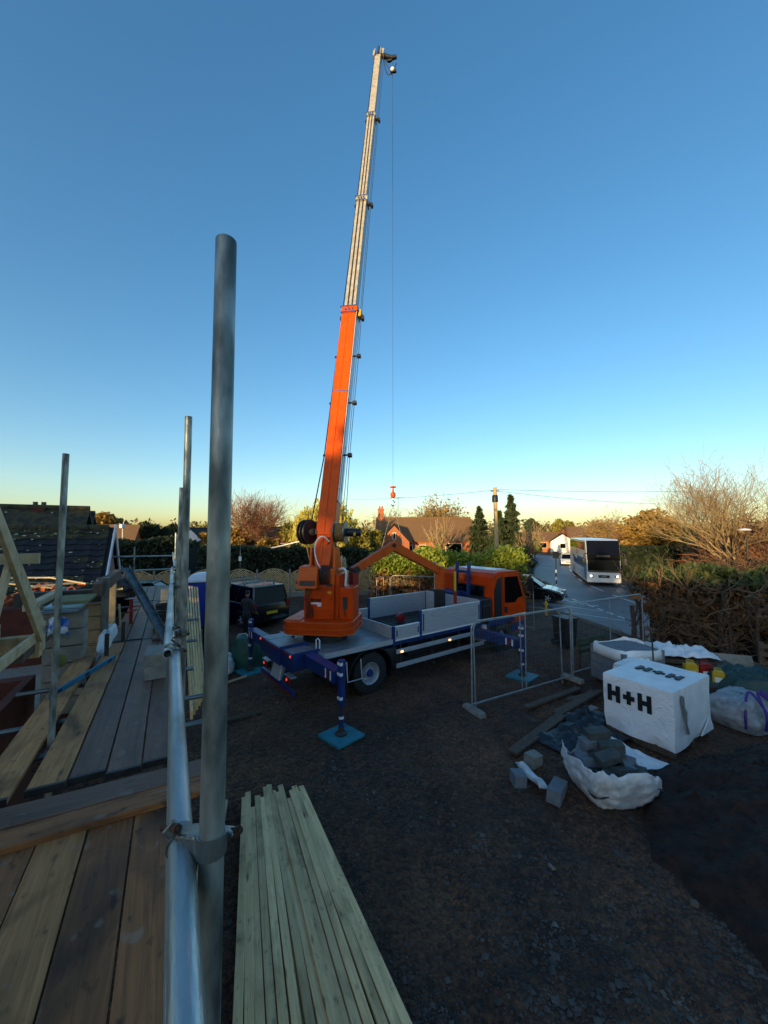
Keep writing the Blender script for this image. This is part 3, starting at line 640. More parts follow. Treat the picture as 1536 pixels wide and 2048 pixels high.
bare_tree('bare_tree', 'thin bare sapling left of the crane boom', (-11.2, 58, 0), 9.8, 35, (5, 4, 3), TWIGL, .45, minr=.02, spread=.5)
bare_tree('pollard_tree', 'sunlit pollarded tree with a dense round head behind the cottage', (8.7, 57, 0), 10.4, 36, (10, 7, 6, 5), TWIGL, .3, minr=.042, spread=.9, r0=.34, leaf=LEAFG, nleaf=5500, lsize=.17)
bare_tree('pale_tree', 'pale bare many stemmed tree in front of the cottage roof', (6.2, 41, 0), 6.0, 37, (11, 4, 3), TWIGL, .22, r0=.22, up=.2, spread=.62, wander=.1, minr=.045)
conifer('conifer_tree', 'dark conifer right of the cottage', (11.4, 46, 0), 6.9, 5.4, LEAFC, 7000, .26, 38)
conifer('conifer_tree', 'tall dark conifer right of the telegraph pole', (14.2, 43, 0), 8.0, 5.0, LEAFC, 8000, .26, 39)
conifer('conifer_tree', 'shorter dark conifer just right of the telegraph pole', (12.6, 42, 0), 6.2, 4.4, LEAFC, 5000, .24, 40)
bare_tree('pale_tree', 'pale bare tree at the foot of the tall dark conifer', (14.9, 40, -.3), 6.0, 41, (9, 4, 3, 2), TWIGL, .2, r0=.15, up=.2, spread=.6, minr=.022)
leafy_tree('distant_tree', 'distant dark tree above the road bend', (43, 112, -.5), 8.8, 5, LEAFC, 2500, .34, 42, .3)
leafy_tree('distant_tree', 'distant bushy tree left of the russet roof', (52, 112, -.5), 9.0, 6, LEAFO, 2500, .34, 43, .3)
bare_tree('round_tree', 'round headed pale bare tree behind the coach', (43, 75, -.5), 9.6, 44, (9, 6, 5, 4), TWIGL, .28, minr=.035, leaf=LEAFG, nleaf=900, lsize=.2)
bare_tree('bare_tree', 'reddish bare tree right of the round headed tree', (47, 68, -.5), 8.2, 45, (8, 6, 5, 3), TWIGR, .25, minr=.04)
bare_tree('bare_tree', 'small reddish bare tree above the lawn', (40, 62, -.5), 6.6, 46, (8, 6, 4, 3), TWIGR, .25, minr=.032)
leafy_tree('golden_tree', 'golden leaved tree with low crown right of the coach', (30.5, 44, -.5), 7.2, 7.4, LEAFG, 7000, .22, 47, .12, 22)
leafy_tree('golden_tree', 'golden shrub tree behind the big bare tree', (28.6, 34, -.5), 5.6, 5.4, LEAFO, 6000, .18, 48, .1, 20)
leafy_tree('green_bush', 'clipped green bush on the lawn behind the low wall', (30.2, 52, -.5), 3.6, 4.4, LEAFM, 3000, .2, 49, .05)
leafy_tree('green_bush', 'sunlit yellow green bush beside the left of the coach', (27.4, 70, -.5), 3.8, 3.0, LEAFH, 2000, .24, 50, .05)
leafy_tree('green_bush', 'rounded dark bush at the left of the road bend', (20.4, 70, -.5), 3.4, 4.5, LEAFM, 2500, .24, 51, .05)
bare_tree('large_bare_tree', 'large bare tree with fine twigs at the right edge', (22.6, 24.5, -.5), 10.4, 52, (8, 6, 5, 4, 2), TWIGL, .24, minr=.011, spread=.66, r0=.2, up=.15, wander=.24, decay=.64)
bare_tree('large_bare_tree', 'dense russet bare tree at the far right edge', (25.5, 25.5, -.5), 7.6, 53, (9, 7, 5, 4), TWIGR, .24, minr=.018, spread=.7, leaf=LEAFS, nleaf=1200, lsize=.1)
bare_tree('bare_shrub', 'twiggy dark shrub under the large bare tree', (19.6, 21.0, -.5), 4.0, 54, (10, 7, 5, 3), TWIG, .14, minr=.012, spread=.95, leaf=LEAFS, nleaf=1500, lsize=.1)
bare_tree('bare_shrub', 'brown twiggy shrub right of the road hedge', (25.4, 30.0, -.5), 4.8, 55, (10, 7, 5, 3), TWIG, .14, minr=.016, spread=.95, leaf=LEAFS, nleaf=1800, lsize=.12)
bare_tree('bare_shrub', 'brown twiggy thicket at the right edge below the russet tree', (20.6, 18.6, -.5), 4.2, 56, (10, 7, 5, 3), TWIG, .14, minr=.012, spread=.95, leaf=LEAFS, nleaf=1500, lsize=.1)
# far woods that read as one band
P = []
rg = np.random.default_rng(77)
for k in range(260):
    a = rg.uniform(-1.0, 1.0); Y = rg.uniform(125, 190); h = rg.uniform(2.5, 5.5); n = 90
    q = rg.normal(size=(n, 3)); q /= np.linalg.norm(q, axis=1)[:, None]
    P.append(q * np.array([h * .9, h * .6, h]) * rg.uniform(.6, 1, n)[:, None] + np.array([a * Y, Y, h * .9 - .6]))
tag(leaves('far_woodland', np.concatenate(P), .7, mat('far wood leaf', '#5a5030', '#70623a', attr=True, rough=.9), None, 78), 'far line of brown woodland along the horizon', 'woodland', kind='stuff')
# pampas grass behind the crane
pg = thing('pampas_grass', 'clump of pale pampas plumes in front of the chevron fence', 'grass clump', (-2.35, 22.4, 0)); rng = random.Random(9)
for k in range(7):
    a = rng.uniform(0, 6.28); rr = rng.uniform(.05, .4); top = Vector((rr * math.cos(a) * 1.3, rr * math.sin(a), rng.uniform(2.2, 2.85)))
    st = MB().path([(rr * .2 * math.cos(a), rr * .2 * math.sin(a), 0), top * .8], [.012, .01], 4).build('stem', TWIGL, pg)
    MB().path([top * .78, top * .86, top * .94, top], [.03, .1, .09, .01], 6).build('plume', mat('pampas plume', '#b9a98c', '#a59578', 20, .9, 0, .6, 40), pg)
rg = np.random.default_rng(4); n = 700; s = rg.random(n); a = rg.uniform(0, 6.28, n)
leaves('blades', np.stack([np.cos(a) * s * .8, np.sin(a) * s * .8, 1.3 * (1 - s ** 2) * rg.random(n) + .05], axis=1), .22, LEAFO, pg, 5, .1, (0, 0, 1, .5))
# low wall with end pier right of the road
lw = thing('garden_wall', 'low pale garden wall with end pier beyond the road', 'wall', (22.0, 41.0, -.5))
for k in range(5): MB().beam((k * .86, -k * .70, .62), ((k + 1) * .86 - .02, -(k + 1) * .70 + .016, .62), .25, 1.3).build('wall_panel', CONCL, lw, bevel=.02)
MB().box((4.45, -3.62, .8), (.45, .45, 1.7), R(-39)).box((4.45, -3.62, 1.7), (.55, .55, .1), R(-39)).build('pier', CONCL, lw, bevel=.02)
# unseen hedge pieces and trees, added behind the camera to shape the yard shade
hedge('shade_hedge', 'tall evergreen hedge added behind the viewpoint to cast shade, left', [(-76.0, -28.2), (-46.0, -36.2), (-34.6, -37.8)], 3.0, 0, 13.1, LEAFD, 9000, .35, 61, rag=.35)
hedge('shade_hedge', 'lower evergreen hedge added behind the viewpoint to let low sun past, middle', [(-34.6, -37.8), (-31.4, -38.5)], 3.0, 0, 9.6, LEAFD, 3000, .35, 64, rag=.4)
hedge('shade_hedge', 'tall evergreen hedge added behind the viewpoint to cast shade, centre', [(-31.4, -38.5), (-25.4, -40.1)], 3.0, 0, 11.0, LEAFD, 5000, .35, 66, rag=.4)
leafy_tree('shade_tree', 'round evergreen tree added behind the viewpoint to shade the boom', (-29.6, -38.7, 0), 14.6, 3.4, LEAFD, 1500, .3, 65, .82)
hedge('shade_hedge', 'tall evergreen hedge added behind the viewpoint to cast shade, right', [(-25.4, -40.1), (-10.0, -39.2), (6.0, -34.2)], 3.0, 0, 10.5, LEAFD, 8000, .35, 62, rag=.35)
leafy_tree('shade_tree', 'tall evergreen tree with a high crown added behind the viewpoint to shade the nearest upright', (-24.9, -42.2, 0), 14.4, 3.6, LEAFD, 1500, .3, 67, .78)
bare_tree('shade_tree', 'bare tree added behind the viewpoint to dapple the sun', (-25.5, -43.2, 0), 15.7, 63, (8, 6, 5), TWIG, .35, minr=.03, leaf=LEAFO, nleaf=500, lsize=.25)
# ------------------------------------------------------------------ scaffold: q runs to the right, s runs away along the deck
RZ = math.atan2(.483, .875); ED = Vector((-.4833, .8755, 0)); EQ = Vector((.8755, .4833, 0))
MSQ = Matrix.Rotation(RZ, 4, 'Z')                          # local (q, s, z) to world
def SQ(s, q, z=0.0): return ED * s + EQ * q + Vector((0, 0, z))
ORD = ['first', 'second', 'third', 'fourth', 'fifth', 'sixth', 'seventh', 'eighth', 'ninth', 'tenth', 'eleventh', 'twelfth', 'thirteenth', 'fourteenth', 'fifteenth', 'sixteenth', 'seventeenth', 'eighteenth', 'nineteenth', 'twentieth']
def board(q0, q1, s0, s1, z, m, label, cross=False, tilt=0.0, name='scaffold_board', group='scaffold deck boards'):
    w = (q1 - q0); L = (s1 - s0); rng = random.Random(int(q0 * 1000) * 7 + int(s0 * 100))
    mb = MB(); n = 8; h = .038; V = []
    for i in range(n + 1):
        y = -L / 2 + L * i / n; bow = rng.uniform(-.002, .002); e = rng.uniform(-.002, .002)
        V += [(-w / 2 + e, y, -h), (w / 2 + e, y, -h), (w / 2 + e, y, bow), (-w / 2 + e, y, bow)]
    F = [(0, 1, 2, 3), (4 * n + 3, 4 * n + 2, 4 * n + 1, 4 * n)]
    for i in range(n):
        for j in range(4): a = 4 * i + j; b = 4 * i + (j + 1) % 4; F.append((a, a + 4, b + 4, b))
    mb.add(V, F); o = mb.build(name, m, bevel=.004)
    o.location = SQ((s0 + s1) / 2, (q0 + q1) / 2, z); o.rotation_euler = (0, 0, RZ)
    for sgn in (-1, 1):
        band = MB(); y = sgn * (L / 2 - .012); band.bb(-w / 2 - .002, w / 2 + .002, y - .014, y + .0135 , .0025, .004).bb(-w / 2 - .002, w / 2 + .002, sgn * (L / 2 + .0015) - .001, sgn * (L / 2 + .0015) + .001, -.04, .004)
        if s0 > 3.3: band.build('end_band', BOOMD, o)
    return tag(o, label, 'board', group)
def cboard(s0, s1, q0, q1, z, m, label):
    o = board(s0, s1, q0, q1, z, m, label); o.location = SQ((s0 + s1) / 2, (q0 + q1) / 2, z); o.rotation_euler = (0, 0, RZ + R(90) + R(random.Random(int(s0 * 99)).uniform(-1.2, 1.2))); return o
ne = [-1.28, -1.055, -.828, -.602, -.376, -.152, .07]
nm = [BOARDM, BOARDM, BOARDM, BOARDL, BOARDM, BOARDM]; nl = ['brown scaffold board at the far left of the near deck', 'brown scaffold board second from left on the near deck', 'reddish brown scaffold board left of the pale one on the near deck', 'pale worn scaffold board on the near deck', 'stained brown scaffold board right of the pale one on the near deck', 'brown scaffold board under the near handrail']
for i in range(6): board(ne[i] + .004, ne[i + 1] - .004, -1.0, 2.88 - .03 * (i % 3), 2.30 + .002 * (i % 2), nm[i], nl[i])
cboard(2.82, 2.985, -1.75, .31, 2.338, BOARDM, 'dark brown board laid across the deck, nearer of two')
cboard(2.995, 3.205, -1.8, .31, 2.344, BOARDD, 'grey brown board laid across the deck, farther of two')
fe = [(-1.10, -.872, BOARDL, 'pale board'), (-.80, -.588, BOARDL, 'pale worn board'), (-.58, -.368, BOARDD, 'dark blue grey board'), (-.362, -.152, BOARDD, 'dark damp board'), (-.146, .055, BOARDD, 'dark brown board')]
pos = ['at the left edge', 'second from left', 'in the middle', 'second from right', 'below the handrail']
for r_, (s0, s1, wh) in enumerate([(3.38, 7.25, 'just past the cross boards'), (7.28, 11.15, 'halfway along the far deck'), (11.18, 14.2, 'at the far end of the deck')]):
    for i, (a, b, m, nm_) in enumerate(fe):
        if r_ and i == 0: continue
        board(a + .003, b - .003, s0 + .03 * ((i * 7) % 3), s1, 2.30 + .003 * (i % 2), m if r_ == 0 else BOARDD, nm_ + ' ' + pos[i] + ', ' + wh)
TR = .0245
def pole(name, p0, p1, label, m=GALV, r=TR, group='scaffold tubes', cat='scaffold tube', n=24):
    if name == 'scaffold_guard_rail' and m is GALV: m = GALVR
    p0 = Vector(p0); p1 = Vector(p1); d = (p1 - p0); q = d.to_track_quat('Z', 'Y'); L = d.length
    mb = MB(); mb.lathe([(r * .82, .03), (r * .82, 0), (r, 0), (r, L * .33), (r, L * .66), (r, L), (r * .82, L), (r * .82, L - .06), (0.0001, L - .06)], n, cap=False)
    o = mb.build(name, m, smooth=40); o.location = p0; o.rotation_mode = 'QUATERNION'; o.rotation_quaternion = q
    return tag(o, label, cat, group)
a1 = Vector((-.400, .938, 4.735)); b1 = Vector((-.366, .852, 3.27)); dd = (b1 - a1).normalized()
pole('scaffold_standard', a1 + dd * 4.68, a1, 'nearest upright scaffold tube, large in the foreground', r=.0252, n=40)
pole('scaffold_standard', SQ(3.09, .088, 0), (-1.425, 2.765, 4.84), 'second upright scaffold tube along the handrail')
pole('scaffold_standard', SQ(5.70, .075, 0), (-2.70, 5.1, 4.59), 'third upright scaffold tube, just behind the second')
pole('scaffold_standard', SQ(8.1, .10, 0), SQ(8.1, .10, 3.95), 'fourth upright scaffold tube with sunlit top')
pole('scaffold_standard', SQ(10.6, .10, 0), SQ(10.6, .10, 3.98), 'fifth upright scaffold tube with sunlit top')
pole('scaffold_standard', SQ(13.6, .12, 0), SQ(13.6, .12, 3.85), 'upright scaffold tube at the far corner of the deck')
pole('scaffold_standard', SQ(13.6, -.95, 0), SQ(13.6, -.95, 3.55), 'upright scaffold tube beside the old gable')
pole('scaffold_standard', (-2.71, 3.2, 0), (-2.73, 3.27, 4.67), 'lone upright scaffold tube at left in front of the mossy roof')
pole('scaffold_guard_rail', SQ(-1.2, .036, 3.30), SQ(2.62, .036, 3.30), 'nearest guard rail tube running along the deck', r=.0258, n=40)
pole('scaffold_guard_rail', SQ(2.48, -.002, 3.325), SQ(8.6, .03, 3.30), 'middle guard rail tube lapped onto the nearest rail')
pole('scaffold_guard_rail', SQ(8.4, .075, 3.33), SQ(14.4, .06, 3.32), 'far guard rail tube at the end of the deck')
pole('scaffold_guard_rail', SQ(-1.2, .036, 2.82), SQ(5.0, .036, 2.82), 'lower rail tube beneath the nearest guard rail')
pole('scaffold_guard_rail', SQ(4.9, .036, 2.80), SQ(14.2, .036, 2.80), 'lower rail tube along the far deck')
pole('scaffold_guard_rail', SQ(13.65, -1.5, 3.28), SQ(13.65, .4, 3.26), 'upper cross rail tube closing the far end of the deck')
pole('scaffold_guard_rail', SQ(13.65, -1.5, 2.86), SQ(13.65, .4, 2.86), 'lower cross rail tube closing the far end of the deck')
for i, s in enumerate((3.36, 4.1, 4.75, 5.75, 7.2, 8.9, 11.1, 13.4)):
    pole('scaffold_transom', SQ(s, -1.45, 2.205), SQ(s, .30 + .12 * (i % 3), 2.205), ORD[i] + ' cross tube under the deck boards from the near end', GALV2, group='deck cross tubes')
pole('scaffold_ledger', SQ(-1, .14, 2.15), SQ(6, .14, 2.15), 'near ledger tube under the outer edge of the deck', GALV2)
pole('scaffold_ledger', SQ(5.9, .14, 2.15), SQ(14, .14, 2.15), 'far ledger tube under the outer edge of the deck', GALV2)
pole('scaffold_brace', SQ(3.2, .2, 2.3), SQ(6.1, .2, .2), 'diagonal brace tube outside the deck', GALV2)
def coupler(p, ax1, off, ax2, label, m=GALV2):
    """right-angle coupler: one ring round ax1 through p, another round ax2 through p + off"""
    p = Vector(p); off = Vector(off); t = thing('scaffold_coupler', label, 'coupler', p, 0, 'scaffold couplers')
    a1 = Vector(ax1).normalized(); a2 = Vector(ax2).normalized(); on = off.normalized()
    MB().beam(on * .02, off - on * .02, .05, .05, up=a1).build('body', m, t, bevel=.006)
    for c, a in ((Vector(), a1), (off, a2)):
        prof = [(.0265, -.02), (.0305, -.02), (.031, 0), (.0305, .02), (.0265, .02)]
        rg_ = MB().lathe(prof, 20, c, a, cap=False).build('band', m, t, smooth=50)
        side = a.cross(on).normalized()
        MB().beam(c + side * .028 - on * .012, c + side * .052 - on * .004, .032, .010, up=a).build('flap', m, rg_, bevel=.003)
        MB().tube(c + side * .043 - on * .042, c + side * .043 + on * .03, .0055, n=8).lathe([(.0095, 0), (.0095, .011)], 6, c + side * .043 - on * .036, on).build('bolt', RUST, rg_)
    return t
c1 = a1 + dd * 1.40
coupler(c1, dd, Vector(SQ(1.02, .036, 3.30)) - c1, ED, 'rusty coupler clamping the nearest guard rail to the nearest upright')
coupler(SQ(3.09, .088, 3.29), (0, 0, 1), -EQ * .065, ED, 'coupler on the second upright scaffold tube')
coupler(SQ(2.56, .036, 3.30), ED, Vector((0, 0, .03)) - EQ * .03, ED, 'sleeve coupler where the nearest guard rail meets the next')
coupler(SQ(5.70, .08, 3.29), (0, 0, 1), -EQ * .06, ED, 'coupler on the third upright scaffold tube')
coupler(SQ(8.1, .10, 3.3), (0, 0, 1), -EQ * .06, ED, 'coupler on the fourth upright scaffold tube')
coupler(SQ(4.14, -.826, 2.21), (0, 0, 1), -ED * .05, EQ, 'coupler low on the lone upright tube at left')

# ------------------------------------------------------------------ the old bungalow with the mossy roof
GQ = -1.49; S0, S1 = 11.67, 14.75; SM = (S0 + S1) / 2; EZ, RZZ = 2.72, 4.12; QL = -8.2
oh = thing('old_bungalow', 'old bungalow with dark mossy tiled roof and white bargeboards beside the scaffold', 'house', SQ(SM, GQ, 0), RZ)
wl_ = MB().bb(QL - GQ, 0, S0 + .12 - SM, S1 - .12 - SM, 0, EZ - .05)
wl_.prism([(-.001, S0 + .12 - SM, EZ - .05), (-.001, S1 - .12 - SM, EZ - .05), (-.001, 0, RZZ - .12)], (-6.7, 0, 0)); wl_.build('wall', RENDER, oh)
for sg in (-1, 1):
    e0 = Vector((.10, sg * (SM - S0 + .22), EZ - .21)); e1 = Vector((.10, 0, RZZ + .03)); MB().beam(e0, e1, .03, .19, up=(0, 0, 1)).build('bargeboard', WHITEP, oh)
half = SM - S0; sl = math.atan2(RZZ - EZ, half); SLn = math.hypot(half, RZZ - EZ) + .28
roof = MB().prism([(QL - GQ, -half - .2, EZ - .26), (.06, -half - .2, EZ - .26), (.06, 0, RZZ - .08), (QL - GQ, 0, RZZ - .08)], (0, 0, .06)).prism([(QL - GQ, 0, RZZ - .08), (.06, 0, RZZ - .08), (.06, half + .2, EZ - .26), (QL - GQ, half + .2, EZ - .26)], (0, 0, .09)).build('roof', SLATE, oh)
tw = .33; gauge = .215; nrow = int(SLn / gauge) + 1; ncol = int((GQ - QL) / tw)
def tile_mesh():
    mb = MB(); K = 7; th = .02
    V = []
    for j in (0, 1):
        for i in range(K):
            x = -tw * .5 + tw * i / (K - 1); z = .022 * math.cos((i / (K - 1)) * 2 * math.pi) * .7
            V.append((x, -gauge * .62 + j * gauge * 1.3, z + (.045 if j == 0 else .012)))
    V += [(v[0], v[1], v[2] - th) for v in V[:K]]
    F = [(i, i + 1, K + i + 1, K + i) for i in range(K - 1)] + [(2 * K + i, 2 * K + i + 1, i + 1, i) for i in range(K - 1)]
    return mb.add(V, F)
tms = []
for m in (SLATE, MOSSY):
    o = tile_mesh().build('tile', m, roof, smooth=40); tms.append(o)
rng = random.Random(3); first = {0: True, 1: True}; lich = MB(); mossmb = MB()
ME_ = Matrix.Rotation(sl, 4, 'X')
for r_ in range(nrow):
    for c in range(ncol):
        qq = -.02 - tw * (c + .5) - (r_ % 2) * .0; dd_ = gauge * (r_ + .5)
        top = r_ >= nrow - 2; mossy = top or (r_ < 3 and rng.random() < (.85 if c < 9 else .35)) or rng.random() < .06
        k = 1 if mossy else 0
        o = tms[k] if first[k] else dup(tms[k], roof); first[k] = False
        y = -half - .22 + dd_ * math.cos(sl); z = EZ - .19 + dd_ * math.sin(sl) - .02
        o.location = (qq, y, z + rng.uniform(-.006, .006)); o.rotation_euler = (sl + rng.uniform(-.03, .03), rng.uniform(-.02, .02), rng.uniform(-.012, .012))
        for _ in range(3 if mossy else 1):
            if rng.random() < (.62 if mossy else .3):
                px, py = qq + rng.uniform(-.14, .14), rng.uniform(-.09, .09); r0 = rng.uniform(.008, .028)
                base = Vector((px, y + py * math.cos(sl), z + py * math.sin(sl) + .055)); poly = []
                for t in range(7): a = t * .9; rr = r0 * rng.uniform(.6, 1.2); poly.append(base + Vector((rr * 1.6 * math.cos(a), rr * math.sin(a) * math.cos(sl), rr * math.sin(a) * math.sin(sl))))
                lich.prism(poly, Vector((0, -math.sin(sl), math.cos(sl))) * .006)
            if mossy and rng.random() < .5:
                px, py = qq + rng.uniform(-.15, .15), rng.uniform(-.1, .1)
                base = Vector((px, y + py * math.cos(sl), z + py * math.sin(sl) + .03)); s_ = rng.uniform(.02, .06)
                mossmb.lathe([(s_, 0), (s_ * .8, s_ * .5), (s_ * .3, s_ * .75)], 7, base, (0, -math.sin(sl), math.cos(sl)))
stuff(lich.build('lichen', LICHEN, roof)); stuff(mossmb.build('moss', MOSS, roof, smooth=70))
for c in range(14): MB().lathe([(.12, 0), (.12, .44)], 10, (-.05 - c * .45 - .44, 0, RZZ - .03), (1, 0, 0)).build('ridge_tile', MOSSY, roof, smooth=40)
num = MB()                                                  # small black number on the gable
for (x, z, w, h) in [(0, .0, .02, .16), (.0, .14, .09, .02), (.0, .07, .09, .02), (.07, .07, .02, .09), (.07, 0, .02, .07), (.13, .14, .09, .02), (.2, .08, .02, .07), (.13, .07, .09, .02), (.13, 0, .02, .08), (.13, 0, .09, .02)]: num.bb(.012, .02, -.62 + x, -.62 + x + w, 2.82 + z, 2.82 + z + h)
num.build('house_number', INK, oh)
bh = house('neighbour_house', 'taller neighbouring house with dark lichened roof and two chimney pots at far left', tuple(SQ(18.6, -6.6)[:2]), RZ, 7.0, 5.0, 3.0, 4.85, BRICK, MOSSY, [], None)
co = MB().bb(2.1, 2.5, -.2, .2, 4.5, 4.98).build('chimney', BRICK, bh)
for k in (-.12, .12): MB().lathe([(.07, 0), (.09, .05), (.07, .2), (.085, .23)], 10, (2.3 + k, 0, 4.98)).build('chimney_pot', BOOMD, co)
lm = MB(); rng = random.Random(12)
for k in range(70):
    x = rng.uniform(-3.3, 3.4); t = rng.random(); y = -2.6 * (1 - t); z = 2.86 + t * 1.97 + .16
    lm.lathe([(rng.uniform(.02, .05), 0), (.02, .012)], 6, (x, y, z), (0, -.6, .8))
stuff(lm.build('lichen', LICHEN, bh))
house('neighbour_annex', 'lower dark roofed annex beside the taller neighbouring house', tuple(SQ(20.5, -5.0)[:2]), RZ, 3.6, 4.0, 3.0, 4.75, BRICK, SLATE)

# ------------------------------------------------------------------ the new house under construction at left
def lmb(): return MB(MSQ)
def at_sq(mb, name, m, s, q, z, label=None, cat=None, group=None, parent=None, **k):
    """mesh given in (q, s, z) relative to the point s, q, z; the object itself is turned"""
    o = mb.build(name, m, parent, **k); o.location = SQ(s, q, z); o.rotation_euler = (0, 0, RZ)
    if label: tag(o, label, cat, group)
    return o
at_sq(MB().bb(-.1, 0, 0, 5.2, 0, 2.0).bb(-1.2, -.1, 5.0, 5.2, 0, 2.0), 'brick_wall', BRICK, 2.0, -1.62, 0, 'dark red brick wall below the deck at left', 'wall')
at_sq(MB().bb(-2.8, 0, -4, 4, 0, .06), 'floor_slab', CONC, 6.5, -1.75, 1.25, 'shaded floor inside the new house at left', 'floor')
def block_course(parent, s0, q0, q1, z, n, m, along='q', th=.1, h=.215, jit=.004, seed=1):
    rng = random.Random(seed); L = (q1 - q0) / n
    for k in range(n):
        a = q0 + L * k
        b = (MB().bb(a + .005, a + L - .005, -th / 2, th / 2, 0, h - .01) if along == 'q' else MB().bb(-th / 2, th / 2, a + .005, a + L - .005, 0, h - .01)).build('block', m, parent, bevel=.004)
        b.location = (rng.uniform(-jit, jit), s0 + rng.uniform(-jit, jit), z)
bw = thing('block_wall', 'short sunlit buff block wall under the steel lintel', 'wall', SQ(8.0, -1.25, 1.95), RZ)
for k in range(4): block_course(bw, 0, -.42 - (k % 2) * .12, .36, k * .222, 2, CONCL, seed=k)
bw2 = thing('block_wall', 'grey block stub wall beside the insulation boards', 'wall', SQ(6.75, -1.22, 1.6), RZ)
for k in range(6): block_course(bw2, 0, -.22, .22, k * .222, 1, CONC, seed=9 + k, th=.3)
at_sq(MB().bb(-.8, .35, -.07, .07, 0, .2), 'steel_lintel', BOOMD, 7.85, -1.25, 2.87, 'dark lintel beam over the buff block wall', 'lintel', bevel=.008)
at_sq(MB().bb(-.06, .06, -1.2, 1.4, 0, .2), 'roof_beam', OLDWOOD, 8.6, -.98, 3.0, 'weathered beam resting on the post beside the deck', 'beam', bevel=.008)
at_sq(MB().bb(-.05, .05, -.05, .05, 0, 1.55), 'timber_post', GALV2, 7.6, -.90, 1.72, 'grey upright post carrying the beam beside the deck', 'post', bevel=.006)
at_sq(MB().bb(-.05, .05, -.05, .05, 0, 1.2), 'timber_post', PINE, 9.3, -.98, 1.8, 'sunlit timber post behind the grey upright post', 'post', bevel=.006)
for i, (z, m, dx) in enumerate([(2.95, mat('dull foil board', '#6f7f86', '#5f6e75', 6, .4, .3), 0), (2.99, mat('foil insulation', '#8fb0b8', '#7c9ba4', 6, .35, .4), .03), (3.03, mat('yellow insulation', '#6f6d42', '#5f5d3a', 6, .8), .08)]):
    at_sq(MB().bb(-.2, .2, -.32, .32, 0, .035), 'insulation_board', m, 6.75 + dx * 3, -1.25 + dx, z, ['blue foil insulation board at the bottom of the pile', 'silver insulation board in the middle of the pile', 'yellow edged insulation board on top of the pile'][i], 'insulation', 'insulation boards on the stub wall', bevel=.003)
pl = at_sq(MB().grid(7, 7, lambda u, v: (u * .2, .03 * math.sin(u * 9 + v * 5), -.2 * v + .03 * math.sin(u * 11))), 'plastic_sheet', mat('blue and white wrapper', '#1f63b8', '#d0d6dc', 5, .4, lo=.5, hi=.56), 6.2, -1.3, 2.92, 'torn blue and white plastic hanging behind the lone upright tube', 'plastic sheet', smooth=60)
at_sq(MB().lathe([(.07, 0), (.08, .02), (.06, .05), (.02, .06)], 14, (0, 0, 0), (0, -1, .1)), 'foam_disc', mat('yellow foam', '#6e6a34', None, rough=.9), 6.15, -1.16, 2.42, 'yellow disc on the wall behind the lone upright tube', 'disc', smooth=50)
def truss(q, name_label, dq=0):
    t = thing('roof_truss', name_label, 'truss', SQ(5.85, q, 2.85), RZ, 'roof trusses at the left edge')
    w, h = .038, .097; up = (0, 0, 1)
    MB().beam((0, -.03, .05), (0, -2.95, 2.5), w, h).build('rafter', PINE, t, bevel=.003)
    MB().beam((0, .03, 0), (0, -3.6, 0), w, h).build('bottom_chord', PINE, t, bevel=.003)
    MB().beam((.001, -.02, -.2), (.001, -.02, .12), w * .9, h).build('heel_post', PINE, t, bevel=.003)
    MB().beam((.039, -.25, -.02), (.039, -2.4, 1.95), w, h).build('inner_rafter', PINE, t, bevel=.003)
    MB().beam((0, -1.7, .05), (0, -1.15, .9), w, h).build('web', PINE, t, bevel=.003)
    MB().beam((0, -1.75, .05), (0, -2.4, 1.9), w, h).build('web', PINE, t, bevel=.003)
    for y, z in ((-.05, .02), (-1.72, .02), (-1.13, .93)): MB().bb(.0195, .0205, y - .06, y + .06, z - .05, z + .05).build('nail_plate', GALV, t)
    return t
truss(-1.27, 'pale roof truss nearest the deck at the left edge'); truss(-1.66, 'pale roof truss behind the first at the left edge'); truss(-2.1, 'pale roof truss farthest from the deck at the left edge')
at_sq(MB().bb(-1.4, .12, -.02, .02, -.05, .05), 'truss_binder', PINE, 4.98, -1.25, 3.74, 'short pale binder nailed across the trusses', 'timber', bevel=.003)
at_sq(MB().bb(-.05, .05, -.3, 2.1, -.06, .06), 'wall_plate', OLDWOOD, 5.6, -1.35, 2.72, 'long dark wall plate timber under the trusses', 'timber', bevel=.004)
at_sq(MB().bb(-.9, .1, -.06, .06, -.12, .12), 'ceiling_joist', TIMB2, 5.75, -1.36, 2.72, 'greenish joist across the truss ends', 'timber', bevel=.004)
at_sq(MB().bb(-.05, .05, -.9, .9, -.04, .04), 'loose_rafter', PINE, 7.3, -1.55, 3.05, 'pale rafter offcut lying towards the mossy roof', 'timber', bevel=.003)
rub = thing('brick_rubble', 'sunlit heap of broken orange bricks below the mossy roof', 'rubble', SQ(10.3, -2.0, 2.45), RZ); rng = random.Random(8)
at_sq(MB().bb(-1.3, .5, -.25, .25, -2.4, .05), 'old_wall', BRICK, 10.6, -1.75, 2.4, 'ragged old brick wall under the broken eaves', 'wall')
bm_ = MB().bb(-.105, .105, -.05, .05, -.032, .032).build('brick', mat('broken orange brick', '#c0683a', '#a04e2a', 8, .9, 0, .4, 40), rub, bevel=.004)
for k in range(38):
    o = bm_ if k == 0 else dup(bm_, rub); o.location = (rng.uniform(-1.2, .4), rng.uniform(-.35, .3), .1 + .33 * rng.random()); o.rotation_euler = (rng.uniform(-.6, .6), rng.uniform(-.6, .6), rng.uniform(0, 3)); k_ = rng.uniform(.5, 1); o.scale = (k_, rng.uniform(.7, 1), 1)
